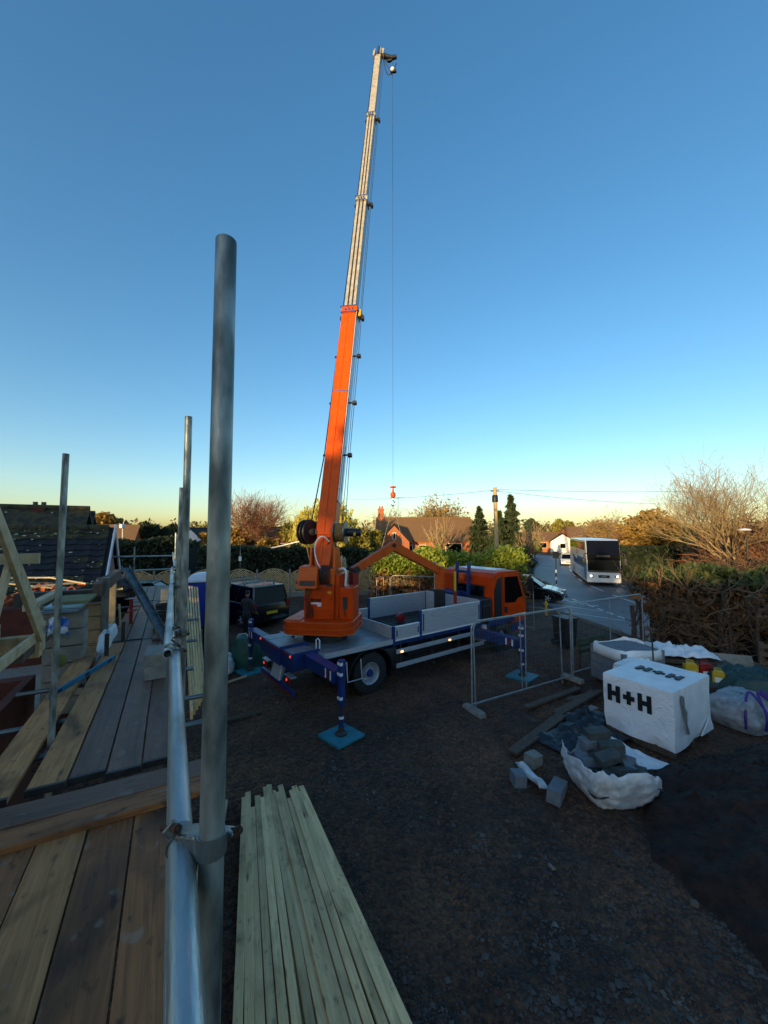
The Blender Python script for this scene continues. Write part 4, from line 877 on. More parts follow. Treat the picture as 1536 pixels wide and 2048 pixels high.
for k in range(7):
    o = at_sq(MB().bb(-.5, .5, -.03, .03, -.012, .012), 'broken_batten', PINE, 10.0 + rng.uniform(-.4, .5), -2.0 + rng.uniform(-1.2, .8), 2.95 + .12 * rng.random(), ORD[k] + ' splintered batten from the left below the mossy roof', 'batten', 'splintered battens'); o.rotation_euler = (rng.uniform(-.2, .2), rng.uniform(-.25, .25), RZ + rng.uniform(-.9, .9))
# things on the deck
lv = thing('spirit_level', 'long blue spirit level lying on the deck boards', 'spirit level', SQ(5.1, -1.03, 2.32), RZ - R(20)); MB().bb(-.012, .012, 0, 1.2, 0, .06).build('body', LEVELB, lv, bevel=.004)
for y in (.12, .6, 1.08): MB().bb(-.0135, .0135, y - .04, y + .04, .015, .045).build('vial_window', INK, lv)
MB().bb(-.014, .014, -.012, 0, -.002, .063).bb(-.014, .014, 1.2, 1.212, -.002, .063).build('end_cap', CHROME, lv)
def conblock(s, q, z, rz, label, m=CONC, size=(.44, .215, .1), group='blocks stacked on the deck'):
    o = MB().box((0, 0, size[2] / 2), size).build('concrete_block', m, bevel=.005); o.location = SQ(s, q, z); o.rotation_euler = (0, 0, RZ + rz); return tag(o, label, 'block', group)
conblock(5.45, -.13, 2.305, .02, 'bottom grey block of the small stack on the deck', size=(.22, .44, .14)); conblock(5.46, -.125, 2.445, -.02, 'top grey block of the small stack on the deck', size=(.22, .44, .14))
for k in range(4): conblock(10.2, -.06, 2.305 + k * .101, .03 * (k % 2), ORD[k] + ' dark block from the bottom of the far deck stack', AIRC, (.23, .44, .1))
chn = thing('steel_channel', 'grey steel channel leaning up from the deck', 'steel channel', SQ(6.55, .0, 2.31)); e = SQ(8.45, -.72, 3.34) - SQ(6.55, 0, 2.31)
MB().beam((0, 0, .03), e, .12, .012, up=(0, 0, 1)).build('web', GALV2, chn)
sd = e.normalized().cross(Vector((0, 0, 1))).normalized(); u_ = sd.cross(e.normalized())
for k in (-1, 1): MB().beam(sd * .06 * k + u_ * .03 + Vector((0, 0, .03)), e + sd * .06 * k + u_ * .03, .008, .06, up=u_).build('flange', GALV2, chn)
def lump(fn, nu, nv): return MB().grid(nu, nv, fn)
def bagshape(name, m, c, rx, ry, h, seed, label, cat, group=None, sq_=.55, wr=.08, top=.6, rz=0.0, parent=None, nu=36, nv=16, at_top=True):
    rng = random.Random(seed); o1, o2 = rng.uniform(0, 9), rng.uniform(0, 9)
    def f(u, v):
        a = u * 2 * math.pi; cx, sx = math.cos(a), math.sin(a); e = 2 / (2 + sq_ * 4)
        X = math.copysign(abs(cx) ** e, cx); Y = math.copysign(abs(sx) ** e, sx)
        k = math.sin(v * math.pi / 2) if v > .0 else 0
        pr = (1 - (1 - top) * v ** 2.2) * (.93 + .1 * math.sin(v * 3.1)); 
        if v > .86: pr *= max(.02, math.sqrt(max(0, 1 - ((v - .86) / .14) ** 2)))
        n = mnoise.noise((X * 2.1 + o1, Y * 2.1 + o2, v * 2.6)) * wr + mnoise.noise((X * 6 + o2, Y * 6, v * 7 + o1)) * wr * .4
        return (X * rx * (pr + n), Y * ry * (pr + n), h * min(1, v / .9) ** .9 * (1 + n * .6))
    mb = MB().grid(nu, nv, f); o = mb.build(name, m, parent, smooth=70)
    if parent is None: o.location = c; o.rotation_euler = (0, 0, rz); tag(o, label, cat, group)
    return o
bagshape('membrane_bundle', WRAP, SQ(7.5, -.84, 1.95), .1, .7, .5, 5, 'crumpled white membrane bundle lying along the inner deck edge', 'membrane', rz=RZ, wr=.2)
for i, (s, q) in enumerate([(6.55, -.74), (7.3, -.62)]): at_sq(MB().bb(-.025, .025, -.02, .02, 0, .5), 'steel_stake', BOOMD, s, q, 2.1, ['short dark stake in front of the white membrane', 'short dark stake behind the white membrane'][i], 'stake')
pp = thing('steel_prop', 'red steel prop head with a pale handle beside the deck', 'prop', SQ(8.6, -.62, 2.2)); MB().tube((0, 0, 0), (0, 0, .55), .03, n=12).build('tube', RED, pp); MB().box((0, 0, .56), (.16, .16, .012)).build('head_plate', RED, pp); MB().tube((-.1, 0, .4), (.12, .04, .42), .012).build('cross_pin', RED, pp); MB().tube((0, -.12, .33), (.03, .12, .34), .02).build('collar_handle', RED, pp); MB().tube((.03, -.3, 0), (.0, -.33, .52), .018, n=10).build('handle', PINE, pp)
def bucket(p, r, h, m, label, rz=0):
    t = thing('builders_bucket', label, 'bucket', p, rz); MB().lathe([(.001, .01), (r * .78, 0), (r, h), (r * 1.06, h), (r * 1.06, h - .02), (r * .97, h - .015), (r * .76, .02), (.001, .025)], 20, cap=False).build('tub', m, t, smooth=40)
    MB().path([(r * 1.05 * math.cos(a), .02, h - .01 + .5 * r * math.sin(a)) for a in [math.pi * k / 10 for k in range(11)]], .006, 6).build('handle', BOOMD, t); return t
bucket(SQ(8.0, -.12, 2.31), .16, .26, BLACK, 'black rubber bucket on the far deck'); bucket(SQ(9.0, -.10, 2.31), .15, .24, BLACK, 'second black bucket farther along the deck')
for k in range(4): 
    o = at_sq(MB().bb(-.09, .09, -.35, .35, 0, .035), 'timber_offcut', PINE if k % 2 else BOARDD, 7.4 + .4 * k, -.10, 2.31 + .035 * k, ORD[k] + ' timber offcut from the near end beside the handrail', 'timber', 'offcuts on the deck', bevel=.003); o.rotation_euler.z += .1 * k - .1
bagshape('crumpled_sheet', TARPD, SQ(10.4, -1.05, 2.62), .42, .5, .4, 14, 'crumpled dark plastic sheet below the gable', 'plastic sheet', rz=RZ, wr=.3)
t = thing('street_lamp', 'pale street lamp post above the gable at left', 'street lamp', (*xy(246, 40), 0)); st = MB().tube((0, 0, 0), (0, 0, 4.6), .06, .045, n=8).build('post', WHITEP, t); MB().box((0, -.1, 4.6), (.32, .5, .4)).build('lantern', WHITEP, t, bevel=.05); MB().tube((0, 0, 4.6), (.2, 0, 5.5), .03).build('bracket', WHITEP, t)
# ------------------------------------------------------------------ the crane truck: x forward, y left, z up, origin under the rear axle
TH = math.atan2(.605, .797)
TK = thing('crane_truck', 'orange and blue crane truck with its long telescopic boom raised', 'crane truck', (-1.046, 10.656, 0), TH)
TM = Matrix.Translation((-1.046, 10.656, 0)) @ Matrix.Rotation(TH, 4, 'Z')
CR = TM.inverted() @ Matrix.Translation((-1.56, 10.26, 0)) @ Matrix.Rotation(R(-8.7), 4, 'Z')   # crane frame: x right, y away, z up
def P_(mb, name, m, parent=TK, **k): return mb.build(name, m, parent, **k)
def C_(): return MB(CR)
# chassis
ch = P_(MB().bb(-1.7, 6.2, -.42, -.34, .72, 1.0).bb(-1.7, 6.2, .34, .42, .72, 1.0).bb(-1.5, -1.4, -.34, .34, .75, .97).bb(1.2, 1.3, -.34, .34, .75, .97).bb(3.6, 3.7, -.34, .34, .75, .97), 'chassis', BLUEP)
P_(MB().tube((0, -.9, .5), (0, .9, .5), .09, n=12).lathe([(.05, -.2), (.22, -.1), (.22, .1), (.05, .2)], 14, (0, 0, .5), (0, 1, 0)), 'rear_axle', BLACK, ch, smooth=40)
P_(MB().tube((5.36, -.9, .5), (5.36, .9, .5), .07, n=12), 'front_axle', BLACK, ch)
P_(MB().bb(-1.35, .68, -1.24, 1.24, 1.14, 1.235), 'deck', DECKM, bevel=.01)
P_(MB().bb(-1.35, .66, -1.262, -1.242, 1.12, 1.24).bb(-1.372, -1.352, -1.25, 1.25, 1.12, 1.24), 'deck_edge', ALU)
P_(MB().bb(.70, 4.2, -1.22, 1.22, 1.06, 1.19), 'bed_frame', BLUEP, bevel=.01)
P_(MB().bb(.74, 4.14, -1.16, 1.16, 1.19, 1.21), 'bed_floor', BLACK)
fm = MB()
for k in range(16): fm.bb(.8 + k * .21, .84 + k * .21, -1.1, 1.1, 1.212, 1.225)
for k in range(8): fm.bb(.78, 4.1, -1.05 + k * .29, -1.02 + k * .29, 1.2255, 1.234)
P_(fm, 'floor_grid', BOOMD)
def dropside(x0, x1, y, z0, z1, inner, name='dropside'):
    mb = MB().bb(x0, x1, y - .018, y + .018, z0, z1); n = max(2, int((z1 - z0) / .11))
    for k in range(n): zz = z0 + (z1 - z0) * (k + .5) / n; mb.bb(x0 + .03, x1 - .03, y + (-.023 if inner < 0 else .0185), y + (-.0185 if inner < 0 else .023), zz - (z1 - z0) / n * .42, zz + (z1 - z0) / n * .42)
    o = P_(mb, name, ALU, bevel=.004); P_(MB().bb(x0, x1, y - .024, y + .024, z1, z1 + .02), 'top_rail', WHITEP, o)
    l = MB()
    for x in (x0 + .06, x1 - .06): l.bb(x - .015, x + .015, y + (-.036 if inner < 0 else .025), y + (-.025 if inner < 0 else .036), z0 + .1, z1 - .08)
    P_(l, 'latch', BLUEP, o); return o
for s in (-1, 1):
    dropside(.72, 1.58, s * 1.235, 1.2, 1.53, s); dropside(1.66, 4.12, s * 1.235, 1.2, 1.83, s)
    for x, h in ((.68, 1.56), (1.62, 1.86), (4.16, 1.86)): P_(MB().bb(x - .035, x + .035, s * 1.235 - .035, s * 1.235 + .035, 1.06, h), 'corner_post', BLUEP, bevel=.006)
P_(MB().bb(.70, .735, -1.19, 1.19, 1.2, 1.53), 'rear_board', ALU, bevel=.004); P_(MB().bb(4.12, 4.16, -1.19, 1.19, 1.2, 1.88), 'headboard', ALU, bevel=.004)
P_(MB().bb(.73, 4.13, -1.262, -1.252, 1.175, 1.215), 'bed_edge_strip', WHITEP)
# items fixed in the bed
for (x, y) in ((2.1, .2), (3.1, -.3)): P_(MB().lathe([(.1, -.09), (.13, -.08), (.13, .08), (.1, .09)], 18, (x, y, 1.36), (.3, 1, 0)), 'hose_drum', RED, smooth=40)
P_(MB().tube((3.55, -.75, 1.2), (3.55, -.75, 1.75), .05, n=12), 'stake_base', WHITEP); P_(MB().tube((3.55, -.75, 1.75), (3.55, -.75, 2.15), .055, n=12), 'stake_middle', RED); P_(MB().tube((3.55, -.75, 2.15), (3.55, -.75, 2.75), .04, n=12), 'stake_top', YEL)
# wheels
def wheel(x, y, r, w, side, front=False):
    t = P_(MB().lathe([(r * .56, -w / 2), (r * .9, -w / 2), (r * .985, -w * .42), (r, -w * .3), (r, w * .3), (r * .985, w * .42), (r * .9, w / 2), (r * .56, w / 2)], 40, (x, y, r), (0, 1, 0), cap=False), 'wheel', RUBBER, smooth=50)
    tr = MB()
    for k in range(36):
        a = 2 * math.pi * k / 36; c = Vector((x + r * math.cos(a), y, r + r * math.sin(a)))
        for s in (-1, 1): tr.box(c + Vector((0, s * w * .26, 0)), (.012, w * .34, .05), Matrix.Rotation(-a, 3, 'Y'))
    P_(tr, 'tread', RUBBER, t)
    d = side
    if front: prof = [(r * .57, -.13 * d), (r * .53, -.02 * d), (r * .48, -.03 * d), (r * .30, .05 * d), (r * .22, .05 * d), (r * .2, .09 * d), (.001, .10 * d)]
    else: prof = [(r * .57, .10 * d), (r * .53, .13 * d), (r * .48, .10 * d), (r * .42, -.05 * d), (r * .30, -.06 * d), (r * .26, .03 * d), (r * .2, .08 * d), (.001, .085 * d)]
    P_(MB().lathe(prof, 30, (x, y, r), (0, 1, 0), cap=False), 'rim', ALU, t, smooth=40)
    n = MB()
    for k in range(10):
        a = 2 * math.pi * k / 10; n.tube((x + r * .36 * math.cos(a), y - .05 * d if not front else y + .0 * d, r + r * .36 * math.sin(a)), (x + r * .36 * math.cos(a), y + .03 * d + (.02 * d if front else -.05 * d), r + r * .36 * math.sin(a)), .016, n=6)
    P_(n, 'wheel_nut', BOOMM, t)
    P_(MB().lathe([(r * .2, .07 * d), (r * .17, .12 * d), (.001, .125 * d)], 16, (x, y, r), (0, 1, 0), cap=False), 'hub', BLUEP, t, smooth=40); return t
for s in (-1, 1):
    wheel(0, s * 1.06, .5, .27, s); wheel(0, s * .75, .5, .27, s); wheel(5.36, s * 1.06, .5, .28, s, True)
    arch = []
    for k in range(13): a = math.pi * (k / 12) * 1.05 - .08; arch.append((.66 * math.cos(a), .52 + .63 * math.sin(a)))
    mb = MB(); V = []
    for (x, z) in arch: V += [(x, s * .58, z), (x, s * 1.23, z), (x, s * 1.23, z - .05 if z > .6 else z)]
    mb.add(V, [(3 * i + j, 3 * i + j + 1, 3 * i + j + 4, 3 * i + j + 3) for i in range(12) for j in range(2)]); P_(mb, 'mudguard', BLACK, solid=.012, smooth=40)
    P_(MB().bb(.64, .67, s * .9 - .3, s * .9 + .3, .3, .75), 'mud_flap', BLACK); P_(MB().bb(-.70, -.67, s * .9 - .3, s * .9 + .3, .25, .7), 'mud_flap', BLACK)
    for z in (.48, .84): P_(MB().bb(.78, 4.3, s * 1.235 - .02, s * 1.235 + .02, z, z + .11), 'side_guard', ALU, bevel=.006)
    for x in (.95, 2.1, 3.2): P_(MB().bb(x - .03, x + .03, s * 1.19 - .02, s * 1.19 + .02, .6, 1.12), 'guard_bracket', BOOMD)
    for x in (-.95, .95, 2.75, 4.45): P_(MB().box((x, s * 1.262, .88), (.07, .02, .035)), 'marker_lamp', LAMP)
P_(MB().bb(1.4, 3.2, -.95, -.45, .55, 1.02).bb(3.3, 4.2, .45, 1.0, .5, 1.02), 'fuel_tank', BLACK, bevel=.06)
P_(MB().bb(4.28, 4.52, -1.2, -.9, .55, 1.05), 'tool_box', ALU, bevel=.01)
# cab
prof = [(4.95, .92), (4.95, 2.5), (5.06, 2.62), (5.35, 2.68), (6.25, 2.66), (6.38, 2.58), (6.72, 1.72), (6.78, 1.5), (6.8, .62), (6.1, .55), (6.04, .8), (5.86, 1.02), (5.6, 1.14), (5.36, 1.17), (5.1, 1.12), (5.0, 1.0)]
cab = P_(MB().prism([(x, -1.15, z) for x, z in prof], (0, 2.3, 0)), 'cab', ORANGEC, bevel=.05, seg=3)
for s in (-1, 1):
    y = s * 1.152; d = Vector((0, s * .008, 0))
    side = lambda pts, nm, m, off=0.0: P_(MB().prism([(x, y + s * off, z) for x, z in (pts if s > 0 else pts[::-1])], d), nm, m, cab)
    side([(5.55, 1.62), (5.55, 2.48), (6.28, 2.46), (6.58, 1.74), (6.3, 1.72), (6.12, 1.58)], 'side_window', GLASS)
    side([(5.44, .98), (5.44, 2.56), (5.455, 2.56), (5.455, .98)], 'door_gap', BLACK); side([(5.44, .98), (6.7, .98), (6.7, .965), (5.44, .965)], 'door_gap', BLACK)
    side([(5.47, 1.1), (5.47, 1.17), (6.74, 1.17), (6.74, 1.1)], 'white_stripe', WHITEP)
    side([(5.52, 1.28), (5.52, 1.48), (5.68, 1.48), (5.68, 1.28)], 'door_handle', BLACK)
    side([(4.97, 1.2), (4.97, 2.05), (5.15, 2.42), (5.38, 2.5), (5.38, 1.2)], 'rear_quarter_panel', BLACK)
    side([(5.9, .6), (5.9, .9), (6.7, .9), (6.7, .66)], 'step', BLUEP)
    P_(MB().bb(6.55, 6.62, s * 1.2 - .02, s * 1.2 + .02, 2.2, 2.26).path([(6.6, s * 1.15, 2.4), (6.75, s * 1.33, 2.42), (6.75, s * 1.36, 1.75)], .018, 6).box((6.75, s * 1.36, 2.15), (.08, .2, .46)), 'mirror', BLACK, cab)
P_(MB().prism([(6.395, -1.02, 2.5), (6.395, 1.02, 2.5), (6.715, 1.05, 1.75), (6.715, -1.05, 1.75)], (.012, 0, .006)), 'windscreen', GLASS, cab)
P_(MB().bb(4.935, 4.948, -.78, .5, 1.62, 2.2), 'rear_window_surround', BLACK, cab); P_(MB().bb(4.926, 4.934, -.72, .44, 1.67, 2.15), 'rear_window', GLASS, cab)
P_(MB().bb(5.45, 6.1, -.8, .8, 2.675, 2.70), 'roof_hatch', WHITEP, cab, bevel=.01); P_(MB().lathe([(.07, 0), (.07, .1), (.05, .14)], 12, (5.2, .7, 2.66)), 'beacon', YEL, cab, smooth=40)
P_(MB().bb(4.45, 4.9, -1.12, -.2, 1.05, 1.85), 'air_cleaner', BLACK, bevel=.05); P_(MB().bb(4.3, 4.86, -.05, 1.05, 1.3, 1.95), 'hydraulic_tank', BLUEP, bevel=.03); P_(MB().bb(4.296, 4.299, .2, .36, 1.55, 1.75), 'tank_label', WHITEP)
for k in range(5): P_(MB().tube((4.5 + k * .08, -1.121, 1.62), (4.5 + k * .08, -1.15, 1.62), .022, n=8), 'coupling', CHROME)
P_(MB().bb(4.55, 5.6, -1.2, 1.2, .96, 1.04), 'cab_frame', BLUEP); P_(MB().bb(4.6, 5.95, -1.24, -1.16, .98, 1.16), 'front_mudguard', BLUEP, bevel=.02)
for y in (-.35, .3):
    P_(MB().beam((4.62, y, 1.2), (4.78, y * .8 , 2.95), .08, .1, up=(1, 0, 0)), 'boom_rest', BLUEP)
P_(MB().bb(4.64, 4.72, -.32, .27, 1.85, 1.95).bb(4.69, 4.77, -.3, .25, 2.6, 2.68), 'rest_crossbar', BLUEP); P_(MB().bb(4.66, 4.8, -.12, .08, 2.35, 2.55), 'rest_pad', ORANGE2)
P_(MB().tube((4.4, .95, 1.4), (4.4, .95, 2.75), .07, n=12).tube((4.4, .95, 2.75), (4.33, .95, 2.92), .06, n=12), 'exhaust_stack', BOOMM)
# stowed folding arm over the bed
def arm(a, b, w0, h0, w1, h1, nm):
    o = P_(MB().beam(a, b, w0, h0, w2=w1, h2=h1), nm, ORANGE2, bevel=.01); a = Vector(a); b = Vector(b)
    for k in (.25, .5, .75): c = a + (b - a) * k; d = (b - a).normalized(); P_(MB().beam(c - d * .015, c + d * .015, w0 + .012, (h0 + (h1 - h0) * k) + .012), 'joint_band', ORANGE, o)
    return o
arm((.22, 0, 2.92), (1.66, 0, 3.58), .16, .2, .16, .26, 'stowed_arm'); arm((1.60, 0, 3.60), (3.62, 0, 2.72), .17, .27, .17, .24, 'stowed_arm'); arm((3.62, 0, 2.86), (3.62, 0, 2.12), .18, .26, .18, .26, 'stowed_arm_end')
P_(MB().tube((.28, -.14, 2.95), (.28, .14, 2.95), .1, n=14).tube((1.63, -.12, 3.6), (1.63, .12, 3.6), .06, n=12), 'arm_pin', BLACK); P_(MB().bb(3.5, 3.75, -.15, .15, 1.236, 2.1), 'arm_stand', BLACK, bevel=.02)
P_(MB().bb(.15, .35, -.12, .12, 1.9, 2.9), 'arm_bracket', RED, bevel=.02)
# rear: outrigger boxes, beams and legs
for i, (y0, y1, x0, x1, z0, z1) in enumerate([(-1.0, -.42, -2.0, -1.42, .9, 1.27), (-.40, .42, -2.05, -1.42, .9, 1.3), (.44, 1.0, -2.0, -1.42, .9, 1.27)]):
    o = P_(MB().bb(x0, x1, y0, y1, z0, z1), 'outrigger_box', BLUEP, bevel=.012); P_(MB().bb(x0 + .04, x1 - .02, y0 + .05, y1 - .05, z1 + .001, z1 + .006), 'top_plate', DECKM, o); P_(MB().bb(x0 - .006, x0 - .001, y0 + .02, y1 - .02, z1 - .06, z1 - .02), 'red_strip', RED, o)
    P_(MB().bb(x0 + .02, x1 + .1, y0 - .022, y0 + .022, z0 + .06, z1 + .03), 'rib', BLUEP, o)
    if i != 1: P_(MB().lathe([(.03, 0), (.025, .02)], 10, (x0 - .01, y0 + .06 if i == 0 else y1 - .06, z1 - .04), (-1, 0, 0)), 'corner_lamp', REDDOT, o)
def outrigger(x, ye, z, nm, yin, leg_top=1.48, pad=None):
    s = -1 if ye < 0 else 1
    b = P_(MB().beam((x, yin, z), (x, ye + s * .02 - s * .12, z - .02), .24, .26), nm, BLUEP, bevel=.012)
    P_(MB().bb(x - .125, x + .125, min(ye - s * .25, ye - s * .5), max(ye - s * .25, ye - s * .5), z - .16, z - .10), 'guard', BLACK, b)
    for k in range(3): P_(MB().bb(x - .124, x - .121, min(ye - s * (.2 + .1 * k), ye - s * (.25 + .1 * k)), max(ye - s * (.2 + .1 * k), ye - s * (.25 + .1 * k)), z - .1, z + .08), 'warning_mark', RED if k % 2 else WHITEP, b)
    l = P_(MB().bb(x - .06, x + .06, ye - .06, ye + .06, .62, leg_top), 'outrigger_leg', BLUEP, bevel=.01)
    for zz in (leg_top - .1, leg_top - .3, .72): P_(MB().bb(x - .0617, x - .005, ye - .062, ye + .062, zz, zz + .06), 'reflective_band', WHITEP, l)
    P_(MB().tube((x, ye, .62), (x, ye, .16), .05, n=14), 'jack_tube', BLUEP, l, smooth=40); P_(MB().tube((x, ye, .35), (x, ye, .40), .052, n=14), 'reflective_band', WHITEP, l)
    P_(MB().lathe([(.12, .055), (.12, .08), (.06, .12), (.05, .2)], 18, (x, ye, 0)), 'jack_foot', BOOMD, l, smooth=40)
    return b
outrigger(-1.6, -2.45, 1.14, 'outrigger_beam', -.5); outrigger(-1.85, 2.2, 1.14, 'outrigger_beam', .5); outrigger(3.96, -2.82, .92, 'outrigger_beam', -.5, 1.42); outrigger(4.0, 2.6, .92, 'outrigger_beam', .5, 1.42)
bp = P_(MB().bb(-1.98, -1.90, -.98, .98, .36, .48), 'rear_bumper', BLUEP, bevel=.01); P_(MB().bb(-1.986, -1.981, -.96, .96, .37, .41), 'red_strip', RED, bp)
P_(MB().prism([(-2.0, -.28, .5), (-2.0, .28, .5), (-1.9, .22, .93), (-1.9, -.22, .93)], (.32, 0, .06)), 'rear_shield', ALU, bevel=.012)
for y in (-.36, .33): P_(MB().prism([(-1.97, y, .46), (-1.55, y, .75), (-1.5, y, 1.0), (-1.78, y, 1.0)], (0, .05, 0)), 'bumper_bracket', BLUEP)
for s in (-1, 1):
    tl = P_(MB().bb(-1.96, -1.86, s * .72 - .17, s * .72 + .17, .56, .72), 'tail_lamp', BLACK, bevel=.01); P_(MB().bb(-1.97, -1.962, s * .72 - .15, s * .72 - .02, .58, .70), 'red_lens', RED, tl); P_(MB().lathe([(.035, 0), (.03, .012)], 12, (-1.963, s * .72 + .08, .64), (-1, 0, 0)), 'lit_lens', REDDOT, tl); P_(MB().bb(-1.98, -1.84, s * .72 - .19, s * .72 + .19, .725, .745), 'lamp_hood', ALU, tl)
P_(MB().path([(-.75, -1.26, .95), (-.75, -1.32, .5), (-.35, -1.32, .5), (-.35, -1.26, .95)], .018, 6), 'access_step', ALU)
for (x, y) in ((-1.3, .45), (-1.28, -.75)): P_(MB().path([(x, y, 1.24), (x, y, 1.44), (x + .02, y - .04, 1.48), (x + .04, y - .1, 1.44), (x + .04, y - .1, 1.24)], .016, 6), 'grab_handle', WHITEP)
# slewing base and column
P_(MB().tube((-.62, 0, 1.236), (-.62, 0, 1.44), .58, n=32), 'slew_ring', BLACK)
def slab(x0, x1, y0, y1, ch): return [(x0 + ch, y0), (x1 - ch * 1.6, y0), (x1, y0 + ch * 1.6), (x1, y1 - ch), (x1 - ch, y1), (x0 + ch, y1), (x0, y1 - ch), (x0, y0 + ch)]
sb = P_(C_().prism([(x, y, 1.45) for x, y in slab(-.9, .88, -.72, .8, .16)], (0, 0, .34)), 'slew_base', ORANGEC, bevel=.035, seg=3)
P_(C_().prism([(x, y, 1.47) for x, y in slab(-.915, .895, -.735, .815, .165)], (0, 0, .022)).prism([(x, y, 1.60) for x, y in slab(-.91, .89, -.73, .81, .163)], (0, 0, .018)), 'base_seam', ORANGE2, sb, bevel=.006)
P_(C_().bb(-.85, -.45, -.6, -.1, 1.79, 1.81), 'base_cover', ORANGE2, sb)
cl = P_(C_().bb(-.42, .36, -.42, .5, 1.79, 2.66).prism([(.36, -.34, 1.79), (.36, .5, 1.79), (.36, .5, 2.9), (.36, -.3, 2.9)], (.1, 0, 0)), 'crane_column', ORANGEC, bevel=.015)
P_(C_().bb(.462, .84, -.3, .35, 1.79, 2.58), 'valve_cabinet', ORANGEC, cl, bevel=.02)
P_(C_().prism([(-.54, -.62, 2.58), (-.54, -.5, 3.12), (-.54, -.1, 3.14), (-.54, -.1, 2.58)], (.5, 0, 0)), 'control_box', ORANGE2, cl, bevel=.02)
P_(C_().prism([(-.47, -.624, 2.66), (-.47, -.606, 2.78), (-.09, -.606, 2.78), (-.09, -.624, 2.66)][::-1], (0, -.01, 0)), 'display_slot', INK, cl)
P_(C_().bb(-.02, .36, -.36, .3, 2.66, 3.05), 'hose_bay', ORANGE2, cl, bevel=.015)
hb = C_()
for k in range(6): x = .0 + k * .045; hb.spath([(x, -.37, 2.62), (x + .01, -.42, 2.8), (x, -.4, 3.0), (x + .02, -.3, 3.15)], .016, 6)
hb.bb(.16, .3, -.43, -.37, 2.62, 2.68).bb(-.01, .06, -.44, -.37, 2.95, 3.0); P_(hb, 'hose', BLACK, cl, smooth=40)
lv_ = C_()
for k in range(6): lv_.bb(-.22 + k * .045, -.20 + k * .045, -.45, -.421, 2.24, 2.31)
P_(lv_, 'valve_lever', INK, cl); P_(C_().bb(-.23, .04, -.428, -.421, 2.17, 2.215).bb(-.07, .04, -.428, -.421, 2.12, 2.165), 'instruction_label', WHITEP, cl)
bolt = C_()
for x in (-.36, .3):
    for z in (1.9, 2.3): bolt.lathe([(.018, 0), (.015, .012)], 8, (x, -.421, z), (0, -1, 0))
P_(bolt, 'bolt', BOOMD, cl)
P_(C_().bb(.57, .68, -.33, -.301, 2.05, 2.35).path([(.62, -.32, 2.05), (.63, -.34, 1.95), (.66, -.33, 1.84)], .012, 6), 'pump_valve', BOOMD, cl)
P_(C_().tube((-.62, -.42, 2.72), (-.54, -.42, 2.72), .06, n=14), 'warning_lamp', RED, cl)
P_(C_().spath([(.58, -.1, 2.6), (.6, -.12, 2.95), (.52, -.1, 3.05), (.4, -.05, 3.02)], .03, 8), 'feed_hose', WHITEP, cl, smooth=40)
for x in (-.32, .32): P_(C_().prism([(x - .025, -.35, 2.66), (x - .025, -.2, 3.6), (x - .025, .15, 3.6), (x - .025, .5, 2.66)], (.05, 0, 0)), 'boom_bracket', ORANGE, cl)
stk = C_().bb(-.36, -.26, -.428, -.4215, 2.42, 2.52).bb(.2, .3, -.428, -.4215, 2.44, 2.5); P_(stk, 'warning_sticker', YEL, cl)
P_(C_().bb(-.40, .34, -.4255, -.4215, 2.0, 2.006).bb(-.40, .34, -.4255, -.4215, 2.56, 2.566), 'panel_seam', BOOMD, cl)
for k in range(3): P_(C_().spath([(-.34 + k * .05, -.43, 2.58), (-.36 + k * .05, -.5, 2.3), (-.3 + k * .06, -.46, 2.02), (-.34 + k * .07, -.44, 1.82)], .013, 6), 'hydraulic_hose', BLACK, cl, smooth=50)
# telescopic boom
BD = Vector((0.0, .318, .948)).normalized(); BN = Vector((0, -.948, .318)).normalized(); BX = Vector((1, 0, 0)); B0 = Vector((-.02, .0, 3.35))
def BP(s, x=0.0, n=0.0): return B0 + BD * s + BX * x + BN * n
def bbox(mb, s0, s1, x0, x1, n0, n1):
    v = [BP(s, x, n) for s in (s0, s1) for n in (n0, n1) for x in (x0, x1)]
    return mb.add(v, [(0, 2, 3, 1), (4, 5, 7, 6), (0, 1, 5, 4), (2, 6, 7, 3), (0, 4, 6, 2), (1, 3, 7, 5)])
b0 = P_(bbox(bbox(C_(), .55, 8.8, -.25, .25, -.25, .2), -.35, .56, -.2, .2, -.2, .14), 'boom_base_section', ORANGE, bevel=.02)
P_(bbox(bbox(C_(), .62, 8.45, -.235, -.012, .2005, .216), .62, 8.45, .012, .235, .2005, .216), 'boom_top_plate', ORANGE, b0, bevel=.006)
P_(bbox(C_(), -.2, .6, -.21, -.03, .142, .158), 'boom_foot_plate', ORANGE, b0); P_(bbox(C_(), -.2, .6, .03, .21, .142, .158), 'boom_foot_plate', ORANGE, b0)
P_(bbox(C_(), 1.55, 8.55, .2505, .262, -.235, .19), 'boom_side_panel', WHITEP, b0)
P_(bbox(bbox(C_(), 1.5, 5.0, .2625, .268, .1, .125), 1.9, 3.4, .2625, .268, -.08, -.05), 'side_trim', BOOMD, b0)
P_(bbox(C_(), 5.2, 5.24, -.262, .262, -.26, .222), 'boom_strap', CHROME, b0)
secs = [(8.3, 14.85, .205, .36, 'boom_second_section'), (14.3, 20.95, .175, .31, 'boom_third_section'), (20.4, 26.5, .148, .26, 'boom_top_section')]
prev = b0
